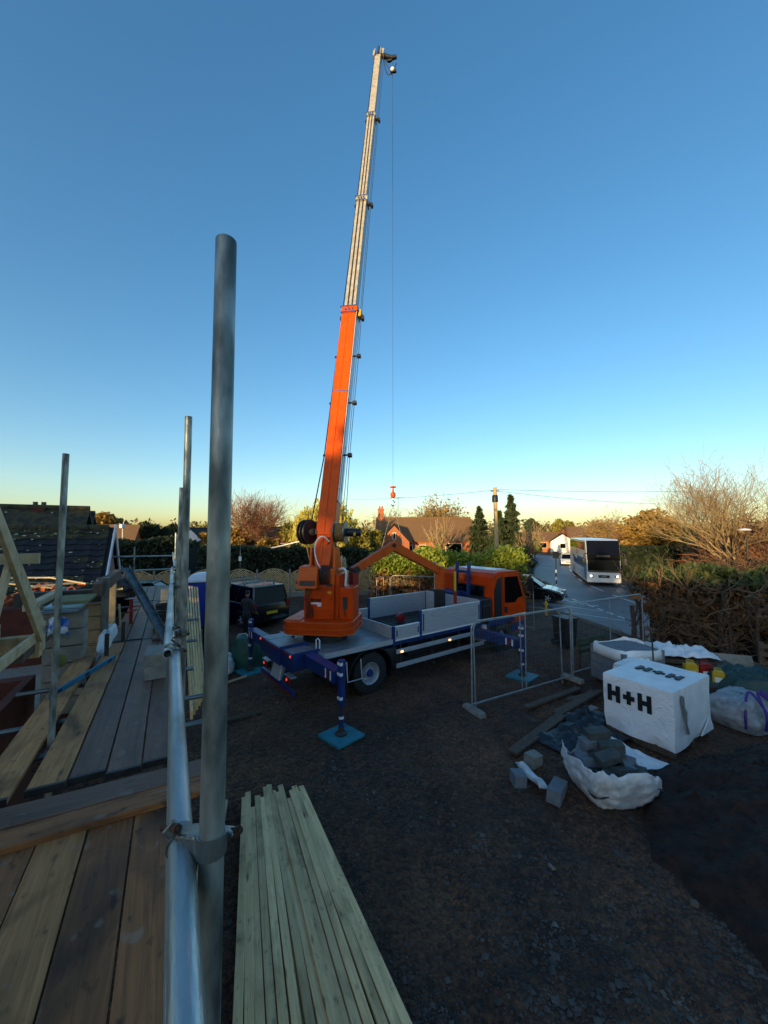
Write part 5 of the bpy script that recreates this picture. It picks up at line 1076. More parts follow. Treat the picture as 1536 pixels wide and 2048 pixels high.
for (s0, s1, hw, H, nm) in secs:
    o = P_(bbox(C_(), s0, s1, -hw, hw, -H * .6, H * .4), nm, BOOMM, bevel=.012)
    if nm != 'boom_top_section':
        P_(bbox(bbox(bbox(C_(), s0 + .4, s1 - .1, -hw * .95, -hw * .5, H * .4, H * .4 + .02), s0 + .4, s1 - .1, -hw * .22, hw * .22, H * .4, H * .4 + .02), s0 + .4, s1 - .1, hw * .5, hw * .95, H * .4, H * .4 + .02), 'guide_rail', BOOMM, o)
        P_(bbox(bbox(C_(), s0 + .4, s1 - .1, -hw * .48, -hw * .24, H * .4 + .001, H * .4 + .006), s0 + .4, s1 - .1, hw * .24, hw * .48, H * .4 + .001, H * .4 + .006), 'guide_slot', BOOMD, o)
def collar(s, hw, H, m, par):
    o = P_(bbox(C_(), s - .28, s, -hw - .035, hw + .035, -H * .6 - .035, H * .4 + .04), 'boom_collar', m, par, bevel=.01)
    mb = C_(); bbox(mb, s - .1, s - .05, -hw - .06, hw + .06, H * .4 + .03, H * .4 + .075); bbox(mb, s - .36, s - .3, -hw - .02, hw * .9, H * .4 + .03, H * .4 + .07)
    for x in (-.5, 0, .5): mb.tube(BP(s - .22, x * hw, H * .4 + .04), BP(s - .22, x * hw, H * .4 + .1), .035, n=8)
    P_(mb, 'collar_fittings', CHROME, par)
    k = C_(); bbox(k, s - .40, s - .30, hw + .03, hw + .2, -.05, .05); bbox(k, s - .5, s - .34, hw + .16, hw + .24, -.08, .05); bbox(k, s - .42, s - .3, -hw - .1, -hw - .03, -.04, .04); P_(k, 'sheave_bracket', BOOMD, par)
collar(8.85, .25, .45, ORANGE, b0); collar(14.9, .205, .36, BOOMM, b0); collar(21.0, .175, .31, BOOMM, b0)
P_(bbox(C_(), 8.45, 8.75, .3, .4, -.12, .1), 'sheave_guard', YEL, b0, bevel=.02)
for s in (3.05, 4.9, 6.75):
    k = C_(); bbox(k, s - .02, s + .02, .25, .46, .0, .04); bbox(k, s - .05, s + .05, .38, .5, -.05, .06); bbox(k, s - .03, s + .03, -.36, -.25, .02, .06); P_(k, 'cable_bracket', BOOMD, b0)
bbr = C_(); bbox(bbr, .92, .98, -.52, -.25, .0, .05); P_(bbr, 'cable_bracket', BOOMD, b0)
P_(C_().path([BP(.55, -.5, .12), BP(.95, -.46, .06), BP(3.05, -.32, .05), BP(6.75, -.29, .05), BP(14.7, -.235, .05), BP(20.8, -.2, .05), BP(26.6, -.17, .05)], .017, 8), 'control_cable', BLACK, b0, smooth=50)
P_(C_().path([BP(.75, .52, .1), BP(3.05, .44, .02), BP(6.75, .43, .02), BP(8.5, .40, .02), BP(14.7, .36, .02), BP(26.8, .3, .0)], .009, 6), 'hoist_rope', BOOMD, b0)
P_(C_().path([BP(.75, .42, .1), BP(8.5, .35, .0), BP(14.7, .3, .0), BP(20.8, .27, 0), BP(26.8, .2, .0)], .008, 6), 'hoist_rope', BOOMD, b0)
P_(C_().tube((0, .48, 2.2), BP(3.6, 0, -.36), .09, n=16), 'luffing_cylinder', BOOMD, smooth=40); P_(C_().tube(BP(2.2, 0, -.40), BP(4.6, 0, -.3), .055, n=14), 'cylinder_rod', CHROME, smooth=40)
# hose reel (left) and winch (right)
rc = BP(.62, -.48, .2); ra = Vector((1, -.35, 0)).normalized()
hr = P_(C_().lathe([(.05, -.12), (.32, -.12), (.33, -.10), (.33, -.085), (.27, -.08), (.27, -.02), (.33, -.015), (.33, .015), (.27, .02), (.27, .08), (.33, .085), (.33, .1), (.32, .12), (.05, .12)], 36, rc, ra), 'hose_reel', BLACK, smooth=30)
P_(C_().lathe([(.1, .12), (.1, .22), (.07, .24)], 14, rc, ra).bb(rc.x + .02, rc.x + .26, rc.y - .05, rc.y + .05, rc.z - .06, rc.z + .06), 'reel_motor', BOOMD, hr)
P_(C_().path([rc + Vector((0, -.05, -.36)), rc + Vector((.06, -.08, -.6)), (-.32, -.2, 3.16)], .022, 8), 'reel_strut', ROPE, hr)
wc = BP(.62, .44, .16); wx = Vector((1, 0, 0))
P_(C_().lathe([(.05, -.17), (.29, -.17), (.30, -.14), (.2, -.13), (.2, .1), (.30, .11), (.31, .14), (.05, .14)], 36, wc, wx), 'winch_drum', GALV2, smooth=30)
wr = [(.21, -.125)]
for k in range(16): zz = -.12 + .22 * k / 15; wr += [(.25, zz), (.24, zz + .0073)]
P_(C_().lathe(wr + [(.21, .105)], 32, wc, wx), 'rope_coil', ROPE)
P_(C_().lathe([(.11, .14), (.11, .42), (.1, .44), (.1, .52), (.085, .54)], 20, wc, wx), 'winch_motor', BLACK, smooth=40); P_(C_().bb(wc.x + .36, wc.x + .42, wc.y - .125, wc.y - .105, wc.z - .08, wc.z), 'motor_label', YEL)
P_(C_().bb(wc.x - .26, wc.x - .16, wc.y - .12, wc.y + .12, wc.z - .3, wc.z + .1), 'winch_mount', ORANGE)
P_(C_().spath([BP(.35, .16, .2), BP(.45, .0, .34), BP(.3, -.16, .34), BP(.0, -.17, .3), BP(-.3, -.05, .26), BP(-.5, .12, .2)], .02, 8), 'service_hose', WHITEP, smooth=50)
P_(C_().path([BP(.5, .17, .17), BP(.42, .12, .2), BP(.36, .17, .19), BP(.28, .1, .19)], .012, 6), 'service_hose', BLACK)
# boom head
hd = P_(bbox(bbox(C_(), 26.35, 26.90, -.17, -.13, -.2, .2), 26.35, 26.90, .13, .17, -.2, .2), 'boom_head', BOOMM, bevel=.01)
P_(C_().tube(BP(26.75, -.24, 0), BP(26.75, .24, 0), .05, n=12).lathe([(.04, -.03), (.16, -.03), (.13, 0), (.16, .03), (.04, .03)], 24, BP(26.75, 0, 0), (1, 0, 0)), 'head_sheave', BOOMD, hd, smooth=40)
P_(C_().tube(BP(26.85, 0, .05), BP(27.35, 0, .02), .05, n=10).tube(BP(27.35, 0, .02), BP(27.43, 0, .02), .07, n=10), 'head_pin', CHROME, hd)
P_(bbox(bbox(C_(), 26.55, 27.10, -.27, -.17, -.06, .08), 26.55, 27.05, .17, .3, -.06, .1), 'head_cheek', BOOMM, hd)
hl = Matrix.Rotation(R(-8.7), 4, 'Z').inverted() @ Vector((.44 + 1.56, 18.7 - 10.26, 0))        # where the hoist line hangs, crane frame
P_(C_().path([BP(26.70, .2, -.05), (hl.x - .06, hl.y, BP(26.65).z - .05), (hl.x + .22, hl.y, BP(26.65).z - .03)], [.12, .11, .09], 12), 'head_outreach', BLACK, hd, smooth=40)
P_(C_().lathe([(.02, -.05), (.17, -.05), (.14, 0), (.17, .05), (.02, .05)], 20, (hl.x - .16, hl.y, BP(26.65).z - .07), (0, 1, 0)), 'outreach_sheave', BOOMD, hd, smooth=40)
P_(C_().spath([BP(26.45, .25, 0), (hl.x - .35, hl.y, BP(25.95).z), (hl.x - .2, hl.y, BP(25.65).z), (hl.x + .05, hl.y, BP(25.85).z), (hl.x + .2, hl.y, BP(26.25).z)], .02, 6).path([BP(26.55, .2, 0), (hl.x - .2, hl.y, BP(26.05).z), (hl.x, hl.y + .1, BP(25.65).z)], .015, 6).box((hl.x + .05, hl.y, BP(25.80).z), (.3, .1, .12)), 'limit_switch_cable', BLACK, hd)
P_(C_().lathe([(.01, -.12), (.09, -.08), (.12, 0), (.09, .08), (.01, .12)], 16, (hl.x, hl.y, BP(25.9).z), (0, 0, 1)), 'limit_weight', WHITEP, hd, smooth=60)
# hoist line, hook block and chains
hk = thing('crane_hook', 'orange hook block hanging on the thin hoist line with two chains', 'crane hook', (.44, 18.7, 5.65))
MB().tube((0, 0, .62), (0, 0, 23.0), .0075, n=6).build('hoist_line', BOOMD, hk)
MB().lathe([(.02, 0), (.1, .04), (.13, .14), (.12, .25), (.05, .3), (.03, .5), (.16, .52), (.16, .56), (.03, .6)], 20).build('hook_block', ORANGE2, hk, smooth=40)
MB().path([(0, 0, 0), (0, 0, -.12), (.08, 0, -.2), (.09, 0, -.3), (0, 0, -.38), (-.09, 0, -.32)], .03, 8).build('hook', CHROME, hk, smooth=50)
lk_ = MB()
for sx in (-1, 1):
    a = Vector((0, 0, -.35)); b = Vector((sx * .55, 0, -2.4)); n = 30
    for k in range(n): c = a + (b - a) * (k + .5) / n; d = (b - a).normalized(); w_ = Vector((0, 1, 0)) if k % 2 else d.cross(Vector((0, 1, 0))); lk_.beam(c - d * .04, c + d * .04, .03 if k % 2 else .012, .012 if k % 2 else .03)
    lk_.path([b, b + Vector((.0, 0, -.1)), b + Vector((sx * .06, 0, -.18)), b + Vector((-sx * .03, 0, -.24))], .018, 6)
lk_.build('chain', GALV2, hk)
# spreader pads under the legs
def tw(x, y): v = TM @ Vector((x, y, 0)); return v
for (x, y, lab) in ((-1.6, -2.45, 'square blue spreader pad under the near rear outrigger'), (3.96, -2.82, 'square blue spreader pad under the front outrigger behind the mesh panel'), (-1.85, 2.2, 'blue spreader pad under the far rear outrigger'), (4.0, 2.6, 'blue spreader pad under the far front outrigger')):
    v = tw(x, y); o = MB().box((0, 0, .02), (.66, .66, .055)).build('spreader_pad', BLUEPAD, bevel=.008); o.location = (v.x, v.y, site_z(v.x, v.y) + .015); o.rotation_euler = (0, 0, TH + .15); tag(o, lab, 'spreader pad', 'crane spreader pads')
    MB().path([(.3, .33, .02), (.36, .42, .03), (.24, .42, .03), (.2, .33, .02)], .012, 6).build('rope_handle', STRAP, o)
# ------------------------------------------------------------------ vehicles on and near the road
def car(name, label, loc, rz, paint, L, Wd, H, prof, cab_b, cab_t, zb, wr=.31, axles=(-.3, .31), cat='car', bars=False, rear_plate=PLATEY, lights=True, belt_w=.92, roof_w=.74):
    t = thing(name, label, cat, loc, rz)
    MB().prism([(x * L, -Wd / 2, z * H) for x, z in prof], (0, Wd, 0)).build('body', paint, t, bevel=.07, seg=3, smooth=50)
    zt = H * .97; wb, wt = Wd * belt_w / 2, Wd * roof_w / 2
    B = [(cab_b[0] * L, -wb, zb * H), (cab_b[1] * L, -wb, zb * H), (cab_b[1] * L, wb, zb * H), (cab_b[0] * L, wb, zb * H)]
    Tt = [(cab_t[0] * L, -wt, zt), (cab_t[1] * L, -wt, zt), (cab_t[1] * L, wt, zt), (cab_t[0] * L, wt, zt)]
    MB().add(B + Tt, [(0, 1, 5, 4), (1, 2, 6, 5), (2, 3, 7, 6), (3, 0, 4, 7), (4, 5, 6, 7)]).build('window_glass', mat('car glass', '#080a0c', None, rough=.1, spec=.2), t)
    ro = MB().prism([(Tt[0][0] - .04, -wt - .02, zt - .005), (Tt[1][0] + .04, -wt - .02, zt - .005), (Tt[2][0] + .04, wt + .02, zt - .005), (Tt[3][0] - .04, wt + .02, zt - .005)], (0, 0, .06)).build('roof', paint, t, bevel=.03)
    for i in range(4): MB().beam(B[i], Tt[i], .07, .07).build('pillar', paint, t)
    for k in (.42, .72) if L > 3.9 else (.5,):
        for i, j in ((0, 1), (3, 2)):
            a = Vector(B[i]).lerp(Vector(B[j]), k); b = Vector(Tt[i]).lerp(Vector(Tt[j]), k); MB().beam(a, b, .06, .03, up=(1, 0, 0)).build('pillar', BLACK, t)
    for ax in axles:
        for s in (-1, 1):
            w = MB().lathe([(wr * .6, -.1), (wr * .95, -.1), (wr, -.07), (wr, .07), (wr * .95, .1), (wr * .6, .1)], 24, (ax * L, s * (Wd / 2 - .1), wr), (0, 1, 0)).build('wheel', RUBBER, t, smooth=40)
            rm = MB().lathe([(wr * .62, .07 * s), (wr * .56, .1 * s), (wr * .5, .07 * s), (.001, .09 * s)], 20, (ax * L, s * (Wd / 2 - .1), wr), (0, 1, 0), cap=False)
            for k in range(5): a = k * 2 * math.pi / 5; rm.beam((ax * L, s * (Wd / 2 + .0), wr), (ax * L + wr * .56 * math.cos(a), s * (Wd / 2 + .0), wr + wr * .56 * math.sin(a)), .05, .02, up=(0, 1, 0))
            rm.build('rim', ALU, w, smooth=40)
            MB().lathe([(wr * 1.12, -.02), (wr * 1.2, 0), (wr * 1.12, .02)], 24, (ax * L, s * (Wd / 2 + .004), wr * 1.02), (0, 1, 0), cap=False).build('wheel_arch', BLACK, t, smooth=40)
    f = L / 2; hz = .6 * zb * H + .1
    for s in (-1, 1):
        MB().box((f - .09, s * (Wd / 2 - .24), .40 * H), (.2, .36, .12), R(-s * 18)).build('headlight', CHROME, t, bevel=.03)
        MB().box((-f + .03, s * (Wd / 2 - .09), .55 * H), (.1, .16, .34)).build('tail_light', RED, t, bevel=.02)
        MB().box((cab_b[1] * L - .35, s * (Wd / 2 + .08), zb * H + .06), (.1, .18, .13)).build('mirror', BLACK, t, bevel=.03)
        MB().bb(-.1 * L, -.1 * L + .18, s * (Wd / 2 + .004) - .012, s * (Wd / 2 + .004) + .012, zb * H * .82, zb * H * .82 + .03).build('door_handle', BLACK, t)
    MB().bb(f - .03, f + .015, -.4, .4, .28 * H, .36 * H).build('grille', BLACK, t, bevel=.01)
    MB().bb(f + .012, f + .024, -.26, .26, .2 * H, .2 * H + .11).build('front_plate', PLATEW, t); MB().bb(-f - .03, -f - .012, -.26, .26, .34 * H, .34 * H + .11).build('rear_plate', rear_plate, t)
    if bars:
        for x in (-.28, -.02, .22): MB().tube((x * L, -wt - .06, zt + .16), (x * L, wt + .06, zt + .16), .025, n=8).bb(x * L - .03, x * L + .03, -wt - .02, -wt + .03, zt, zt + .15).bb(x * L - .03, x * L + .03, wt - .03, wt + .02, zt, zt + .15).build('roof_bar', GALV, t)
    return t
hatch = [(-.5, .22), (-.49, .50), (-.46, .62), (.2, .60), (.32, .575), (.46, .47), (.5, .36), (.5, .16), (.44, .12), (-.46, .12)]
vanp = [(-.5, .16), (-.5, .40), (-.485, .60), (.18, .58), (.26, .56), (.43, .46), (.5, .36), (.5, .15), (.45, .11), (-.47, .11)]
car('parked_van', 'black people carrier with roof bars parked behind the crane truck', (-6.40, 17.80, 0), R(140), CARB, 4.38, 1.81, 1.72, vanp, (-.485, .27), (-.45, .10), .585, .32, bars=True, cat='van', roof_w=.80)
car('hatchback_car', 'black hatchback waiting at the junction beside the hedge', (8.95, 24.35, -.2), R(-30), CARB, 4.3, 1.8, 1.47, hatch, (-.43, .24), (-.30, .06), .60)
car('white_car', 'white car following behind the coach', (25.8, 54.4, -.58), R(-112), CARW, 4.3, 1.8, 1.5, hatch, (-.43, .24), (-.30, .06), .60)
car('parked_car', 'dark car parked beyond the far end of the scaffold deck', (-11.8, 19.6, 0), R(15), CARB, 4.4, 1.8, 1.5, hatch, (-.43, .24), (-.30, .06), .60)
# double-deck coach
cc = thing('double_deck_coach', 'white double decker coach with dark glass driving towards the junction', 'coach', (20.64, 38.45, -.575), R(-110)); CL, CW, CH = 12.6, 2.55, 3.98
body = MB().prism([(-CL / 2, -CW / 2, .28), (-CL / 2, -CW / 2, 3.7), (-CL / 2 + .12, -CW / 2, 3.92), (CL / 2 - .9, -CW / 2, 3.95), (CL / 2 - .42, -CW / 2, 3.8), (CL / 2 - .12, -CW / 2, 2.5), (CL / 2, -CW / 2, 1.3), (CL / 2, -CW / 2, .3)], (0, CW, 0)).build('body', CARW, cc, bevel=.1, seg=3, smooth=50)
for s in (-1, 1):
    y0, y1 = (s * CW / 2 - .004, s * CW / 2 + .008) if s > 0 else (s * CW / 2 - .008, s * CW / 2 + .004)
    n = 8
    for k in range(n): a = -CL / 2 + .25 + k * (CL - 1.3) / n; MB().bb(a, a + (CL - 1.3) / n - .04, y0, y1, 2.98, 3.68).build('upper_window', GLASS, cc)
    for k in range(5): a = -1.2 + k * 1.36; MB().bb(a, a + 1.32, y0, y1, 1.42, 2.28 if k > 0 else 2.0).build('lower_window', GLASS, cc)
    MB().prism([(-1.25, y0, 1.42), (-1.25, y0, 2.0), (-3.4, y0, 2.3), (-3.4, y0, 2.2), (-2.6, y0, 1.42)][::(1 if s < 0 else -1)], (0, y1 - y0, 0)).build('stair_window', GLASS, cc)
    lg = MB()
    for (x, z, w, h) in [(-.5, 2.45, .5, .1), (-.1, 2.55, .1, .3), (-.5, 2.75, .45, .1), (.25, 2.45, .12, .36), (.25, 2.6, .5, .1), (.62, 2.45, .12, .4)]: lg.bb(x, x + w, y0 - .004, y1 + .004, z, z + h)
    lg.build('side_logo', INK, cc)
    MB().bb(CL / 2 - 1.5, CL / 2 - .55, y0 - .003, y1 + .003, .5, 2.25).build('door', GLASS, cc)
    for x in (3.6, -2.6, -4.0):
        w = MB().lathe([(.28, -.14), (.48, -.14), (.5, -.1), (.5, .1), (.48, .14), (.28, .14)], 26, (x, s * 1.12, .5), (0, 1, 0)).build('wheel', RUBBER, cc, smooth=40); MB().lathe([(.3, .12 * s), (.26, .15 * s), (.1, .1 * s), (.001, .12 * s)], 20, (x, s * 1.12, .5), (0, 1, 0), cap=False).build('rim', ALU, w, smooth=40)
        MB().lathe([(.55, -.01), (.62, 0), (.55, .01)], 24, (x, s * (CW / 2 + .002), .52), (0, 1, 0), cap=False).build('wheel_arch', BLACK, cc)
    MB().path([(CL / 2 - .2, s * 1.25, 2.75), (CL / 2 + .25, s * 1.5, 2.7), (CL / 2 + .28, s * 1.52, 2.2)], .04, 8).box((CL / 2 + .28, s * 1.52, 2.1), (.14, .24, .5)).build('mirror', BLACK, cc, bevel=.03)
    MB().box((CL / 2 - .02, s * .95, .85), (.12, .34, .2)).build('headlight_unit', CHROME, cc, bevel=.03); MB().lathe([(.075, 0), (.06, .02)], 14, (CL / 2 + .04, s * .98, .86), (1, 0, 0)).build('headlight', HEAD, cc)
def fq(z0, x0, z1, x1, w, nm, m): return MB().prism([(x0, -w, z0), (x0, w, z0), (x1, w, z1), (x1, -w, z1)], (.014, 0, .003)).build(nm, m, cc)
fq(2.62, CL / 2 - .14, 3.78, CL / 2 - .405, 1.2, 'upper_windscreen', mat('upper windscreen glass', '#0e1220', None, rough=.12, spec=.04)); fq(1.32, CL / 2 + .002, 2.44, CL / 2 - .112, 1.2, 'lower_windscreen', mat('lower windscreen glass', '#12140f', None, rough=.1, spec=.08))
MB().prism([(CL / 2 - .060, -1.24, 2.2), (CL / 2 - .060, 1.24, 2.2), (CL / 2 - .415, 1.24, 3.84), (CL / 2 - .415, -1.24, 3.84)], (.012, 0, .003)).build('front_mask', mat('matt black surround', '#0c0d10', None, rough=.7, spec=.05), cc)
fq(1.18, CL / 2 + .004, 1.31, CL / 2 + .004, 1.22, 'black_band', BLACK); MB().bb(CL / 2 + .004, CL / 2 + .02, -.42, .42, .72, .95).build('grille', BLACK, cc, bevel=.01)
MB().bb(CL / 2 + .021, CL / 2 + .03, -.2, .2, .8, .86).build('badge', CHROME, cc); MB().bb(CL / 2 + .006, CL / 2 + .02, -.26, .26, .42, .53).build('number_plate', PLATEW, cc); MB().bb(CL / 2 - .115, CL / 2 - .09, -.5, .5, 2.47, 2.6).build('destination_panel', INK, cc)
# street furniture
bs = thing('bus_stop', 'black and white banded bus stop pole at the verge', 'bus stop', (12.0, 27.0, -.35)); MB().tube((0, 0, 0), (0, 0, 2.7), .045, n=10).build('pole', BLACK, bs)
for z in (.5, 1.0, 1.5): MB().tube((0, 0, z), (0, 0, z + .22), .048, n=10).build('white_band', WHITEP, bs)
MB().box((0, 0, 2.75), (.42, .05, .5)).build('sign', BLACK, bs, bevel=.01)
tp = thing('telegraph_pole', 'sunlit wooden telegraph pole in front of the dark conifers', 'telegraph pole', (7.87, 27, 0)); MB().path([(0, 0, 0), (.02, 0, 3), (-.05, 0, 7.15)], [.16, .15, .12], 14).build('pole', mat('sunny pole wood', '#c4a878', '#a88c60', 6, .85, 0, .3, 30, (4, 4, .6)), tp, smooth=50)
MB().lathe([(.2, 0), (.21, .1), (.2, .45), (.16, .5)], 16, (-.05, 0, 6.1)).build('cable_ring', BLACK, tp, smooth=40); MB().bb(-.35, .25, -.03, .03, 6.85, 6.93).build('crossarm', OLDWOOD, tp)
def wire(a, b, sag, lab):
    a = Vector(a); b = Vector(b); o = MB().path([a.lerp(b, k / 14) - a - Vector((0, 0, sag * 4 * (k / 14) * (1 - k / 14))) for k in range(15)], .014, 5).build('overhead_wire', BOOMD); o.location = a; return tag(o, lab, 'wire', 'overhead wires from the telegraph pole')
wire((7.82, 27, 7.0), (30, 34, 7.7), .15, 'upper overhead wire running right from the telegraph pole'); wire((7.82, 27, 6.9), (30, 40, 6.9), .2, 'lower overhead wire running right from the telegraph pole'); wire((7.82, 27, 6.95), (-7, 60, 9.2), .3, 'overhead wire running left from the telegraph pole')
sp_ = thing('lane_sign_post', 'thin sign post with white plate in front of the dark hedge', 'sign post', (*xy(482, 25.6), 0)); MB().tube((0, 0, 0), (0, 0, 3.2), .03, n=8).build('post', GALV2, sp_); MB().box((0, -.04, 2.25), (.18, .02, .3)).build('plate', WHITEP, sp_)
ypst = thing('marker_post', 'short yellow marker post at the road edge beyond the mesh panel', 'marker post', (7.75, 18.6, -.05)); MB().box((0, 0, .38), (.1, .06, .76)).build('post', YEL, ypst, bevel=.01); MB().box((0, -.035, .6), (.14, .012, .14)).build('plate', YEL, ypst)
lp2 = thing('street_lamp', 'street lamp with a flat white shade at the right edge', 'street lamp', (*xy(1492, 22), -.5)); MB().tube((0, 0, 0), (0, 0, 4.6), .05, .04, n=8).build('post', BOOMD, lp2); MB().lathe([(.02, .1), (.25, .05), (.3, 0), (.28, -.03), (.01, -.04)], 16, (-.1, 0, 4.62)).build('shade', WHITEP, lp2, smooth=40)
# chevron fence
def fence(a, b, n, label):
    a = Vector((*a, 0)); b = Vector((*b, 0)); d = (b - a); L = d.length / n; t = thing('chevron_fence', label, 'fence', a, math.atan2(d.y, d.x))
    p0 = None; g0 = None; f0 = None; s0 = None
    for k in range(n + 1):
        o = MB().bb(-.05, .05, -.05, .05, 0, 1.72).build('post', CONC, t, bevel=.01) if p0 is None else dup(p0, t); p0 = p0 or o; o.location = (k * L, 0, 0)
        if k == n: break
        o = MB().bb(.06, L - .06, -.025, .025, .02, .31).build('gravel_board', CONC, t) if g0 is None else dup(g0, t); g0 = g0 or o; o.location = (k * L, 0, 0)
        pw = L - .12; arch = lambda x: 1.42 + .33 * math.sin(math.pi * max(0, min(1, x / pw))); K = 14
        if f0 is None:
            m = MB().bb(.06, .10, -.022, .022, .32, 1.42).bb(.06 + pw - .04, .06 + pw, -.022, .022, .32, 1.42).bb(.06, .06 + pw, -.022, .022, .32, .36)
            for i in range(K): x0, x1 = pw * i / K, pw * (i + 1) / K; m.beam((.06 + x0, 0, arch(x0)), (.06 + x1, 0, arch(x1)), .044, .045)
            f0 = m.build('panel_frame', FENCEW, t)
            m = MB(); st = .095; sl_ = MB()
            for sgn in (-1, 1):
                for i in range(-6, 26):
                    c = .36 + i * st * 1.35; x0, x1 = (0, pw / 2) if sgn < 0 else (pw / 2, pw); pts = []
                    for q in range(13):
                        x = x0 + (x1 - x0) * q / 12; z = c + (x - pw / 2) * sgn * .95 + .0
                        if .36 < z < arch(x) - .02: pts.append((.06 + x, z))
                    if len(pts) > 1: m.beam((pts[0][0], (.006 if i % 2 else -.006), pts[0][1]), (pts[-1][0], (.006 if i % 2 else -.006), pts[-1][1]), .012, st * .60, up=(0, 0, 1))
            s0 = stuff(m.build('slats', FENCEW, t)); o2 = s0; o1 = f0
            back = [(.06, .004, .34)] + [(.06 + pw * i / K, .004, arch(pw * i / K)) for i in range(K + 1)] + [(.06 + pw, .004, .34)]
        else: o1 = dup(f0, t); o2 = dup(s0, t)
        o1.location = (k * L, 0, 0); o2.location = (k * L, 0, 0)
    return t
fence((-15.4, 22.4), (-.05, 24.75), 8, 'arched wooden chevron fence with concrete posts behind the van and crane')
# ------------------------------------------------------------------ mesh fence panels
def rounded(L, H, r=.18, n=6):
    p = [(0, 0)]
    for k in range(n + 1): a = math.pi - k * math.pi / 2 / n; p.append((r + r * math.cos(a), H - r + r * math.sin(a)))
    for k in range(n + 1): a = math.pi / 2 - k * math.pi / 2 / n; p.append((L - r + r * math.cos(a), H - r + r * math.sin(a)))
    return p + [(L, 0)]
def heras(p, q, label, z=.09, H=1.92, lean=0.0, low=.12, mesh=True):
    p = Vector((*p, 0)); q = Vector((*q, 0)); L = (q - p).length; rz = math.atan2(q.y - p.y, q.x - p.x)
    t = thing('mesh_fence_panel', label, 'fence panel', (p.x, p.y, site_z(p.x, p.y) + z), rz, 'temporary mesh fence panels')
    t.rotation_euler = (lean, 0, rz)
    MB().path([(x, 0, y) for x, y in rounded(L, H)], .0185, 10).build('frame', HERASM, t, smooth=50)
    MB().tube((.02, 0, low), (L - .02, 0, low), .016, n=8).build('bottom_rail', HERASM, t); MB().tube((L / 2, 0, low), (L / 2, 0, H), .014, n=8).build('mid_post', HERASM, t)
    if mesh:
        S = [(x, 0, low, x, 0, H - .02, .0013, .0013) for x in np.arange(.06, L - .03, .045)] + [(.03, 0, zz, L - .03, 0, zz, .0012, .0012) for zz in np.arange(low + .2, H - .1, .2)]
        stuff(segs('wire_mesh', S, GALV2, t))
    return t
heras((1.95, 8.72), (4.98, 10.42), 'nearest mesh fence panel in front of the truck side'); heras((2.06, 8.86), (4.72, 10.38), 'second mesh fence panel leaning just behind the nearest', lean=R(-1.5), z=.06)
heras((5.04, 10.45), (8.1, 12.2), 'mesh fence panel running from the nearest panel to the cut hedge')
heras((.35, 19.6), (3.2, 18.9), 'mesh fence panel with sunlit top rail behind the truck bed', H=1.75); heras((-.35, 18.6), (.3, 19.55), 'mesh fence panel end on, left of the sunlit one', H=1.75); heras((4.2, 18.0), (6.0, 15.6), 'mesh fence panel beside the truck cab')
def foot(p, lab, rz=.5):
    o = MB().box((0, 0, .06), (.62, .2, .11), taper=(.92, .8)).build('fence_foot', CONC, bevel=.02); o.location = (*p, site_z(*p)); o.rotation_euler = (0, 0, rz); return tag(o, lab, 'fence foot', 'fence feet')
foot((2.0, 8.78), 'block foot at the left end of the nearest mesh panel', .5 + 1.57); foot((5.0, 10.43), 'block foot where two mesh panels meet', .5 + 1.57); foot((8.1, 12.2), 'block foot of the mesh panel by the cut hedge', .5 + 1.57)
# wheelie bin
wb = thing('wheelie_bin', 'black wheelie bin behind the mesh panel', 'bin', (6.35, 13.7, 0), R(20)); MB().box((0, 0, .5), (.46, .56, .92), taper=(1.15, 1.12)).build('bin_body', BLACK, wb, bevel=.03); MB().box((0, -.02, 1.0), (.58, .68, .07)).build('lid', BLACK, wb, bevel=.02)
for s in (-1, 1): MB().lathe([(.1, -.03), (.1, .03)], 14, (s * .22, .3, .1), (1, 0, 0)).build('wheel', RUBBER, wb)
# ------------------------------------------------------------------ block packs and rubble at right
def wrapped_box(name, m, dx, dy, z0, z1, parent, amp=.02, seed=0, n=26, skirt=0.0):
    def dis(p): return Vector((mnoise.noise((p[0] * 3 + seed, p[1] * 3, p[2] * 2)), mnoise.noise((p[0] * 3, p[1] * 3 + seed, p[2] * 3 + 5)), mnoise.noise((p[0] * 2.5 + 9, p[1] * 3, p[2] * 3 + seed)))) * amp + Vector((mnoise.noise((p[0] * 9 + seed, p[1] * 9, p[2] * 5)), mnoise.noise((p[0] * 9, p[1] * 9 + seed, p[2] * 6)), mnoise.noise((p[0] * 8, p[1] * 8, p[2] * 9 + seed)))) * amp * .45
    mb = MB(); x, y = dx / 2, dy / 2
    faces = [lambda u, v: (-x + dx * u, -y, z0 + (z1 - z0) * v), lambda u, v: (x, -y + dy * u, z0 + (z1 - z0) * v), lambda u, v: (x - dx * u, y, z0 + (z1 - z0) * v), lambda u, v: (-x, y - dy * u, z0 + (z1 - z0) * v), lambda u, v: (-x + dx * u, -y + dy * v, z1)]
    for f in faces:
        def g(u, v, f=f):
            p = Vector(f(u, v)); k = 1 - .008 * sstep(z1 - .03, z1, p.z) - .04 * sstep(z0 + .25, z0, p.z) * math.sin(p.x * 7 + p.y * 5 + seed); q = Vector((p.x * k, p.y * k, p.z)); return q + dis(p) * (1 if p.z > z0 + .02 else .6)
        mb.grid(n, n, g)
    return mb.build(name, m, parent, smooth=50)
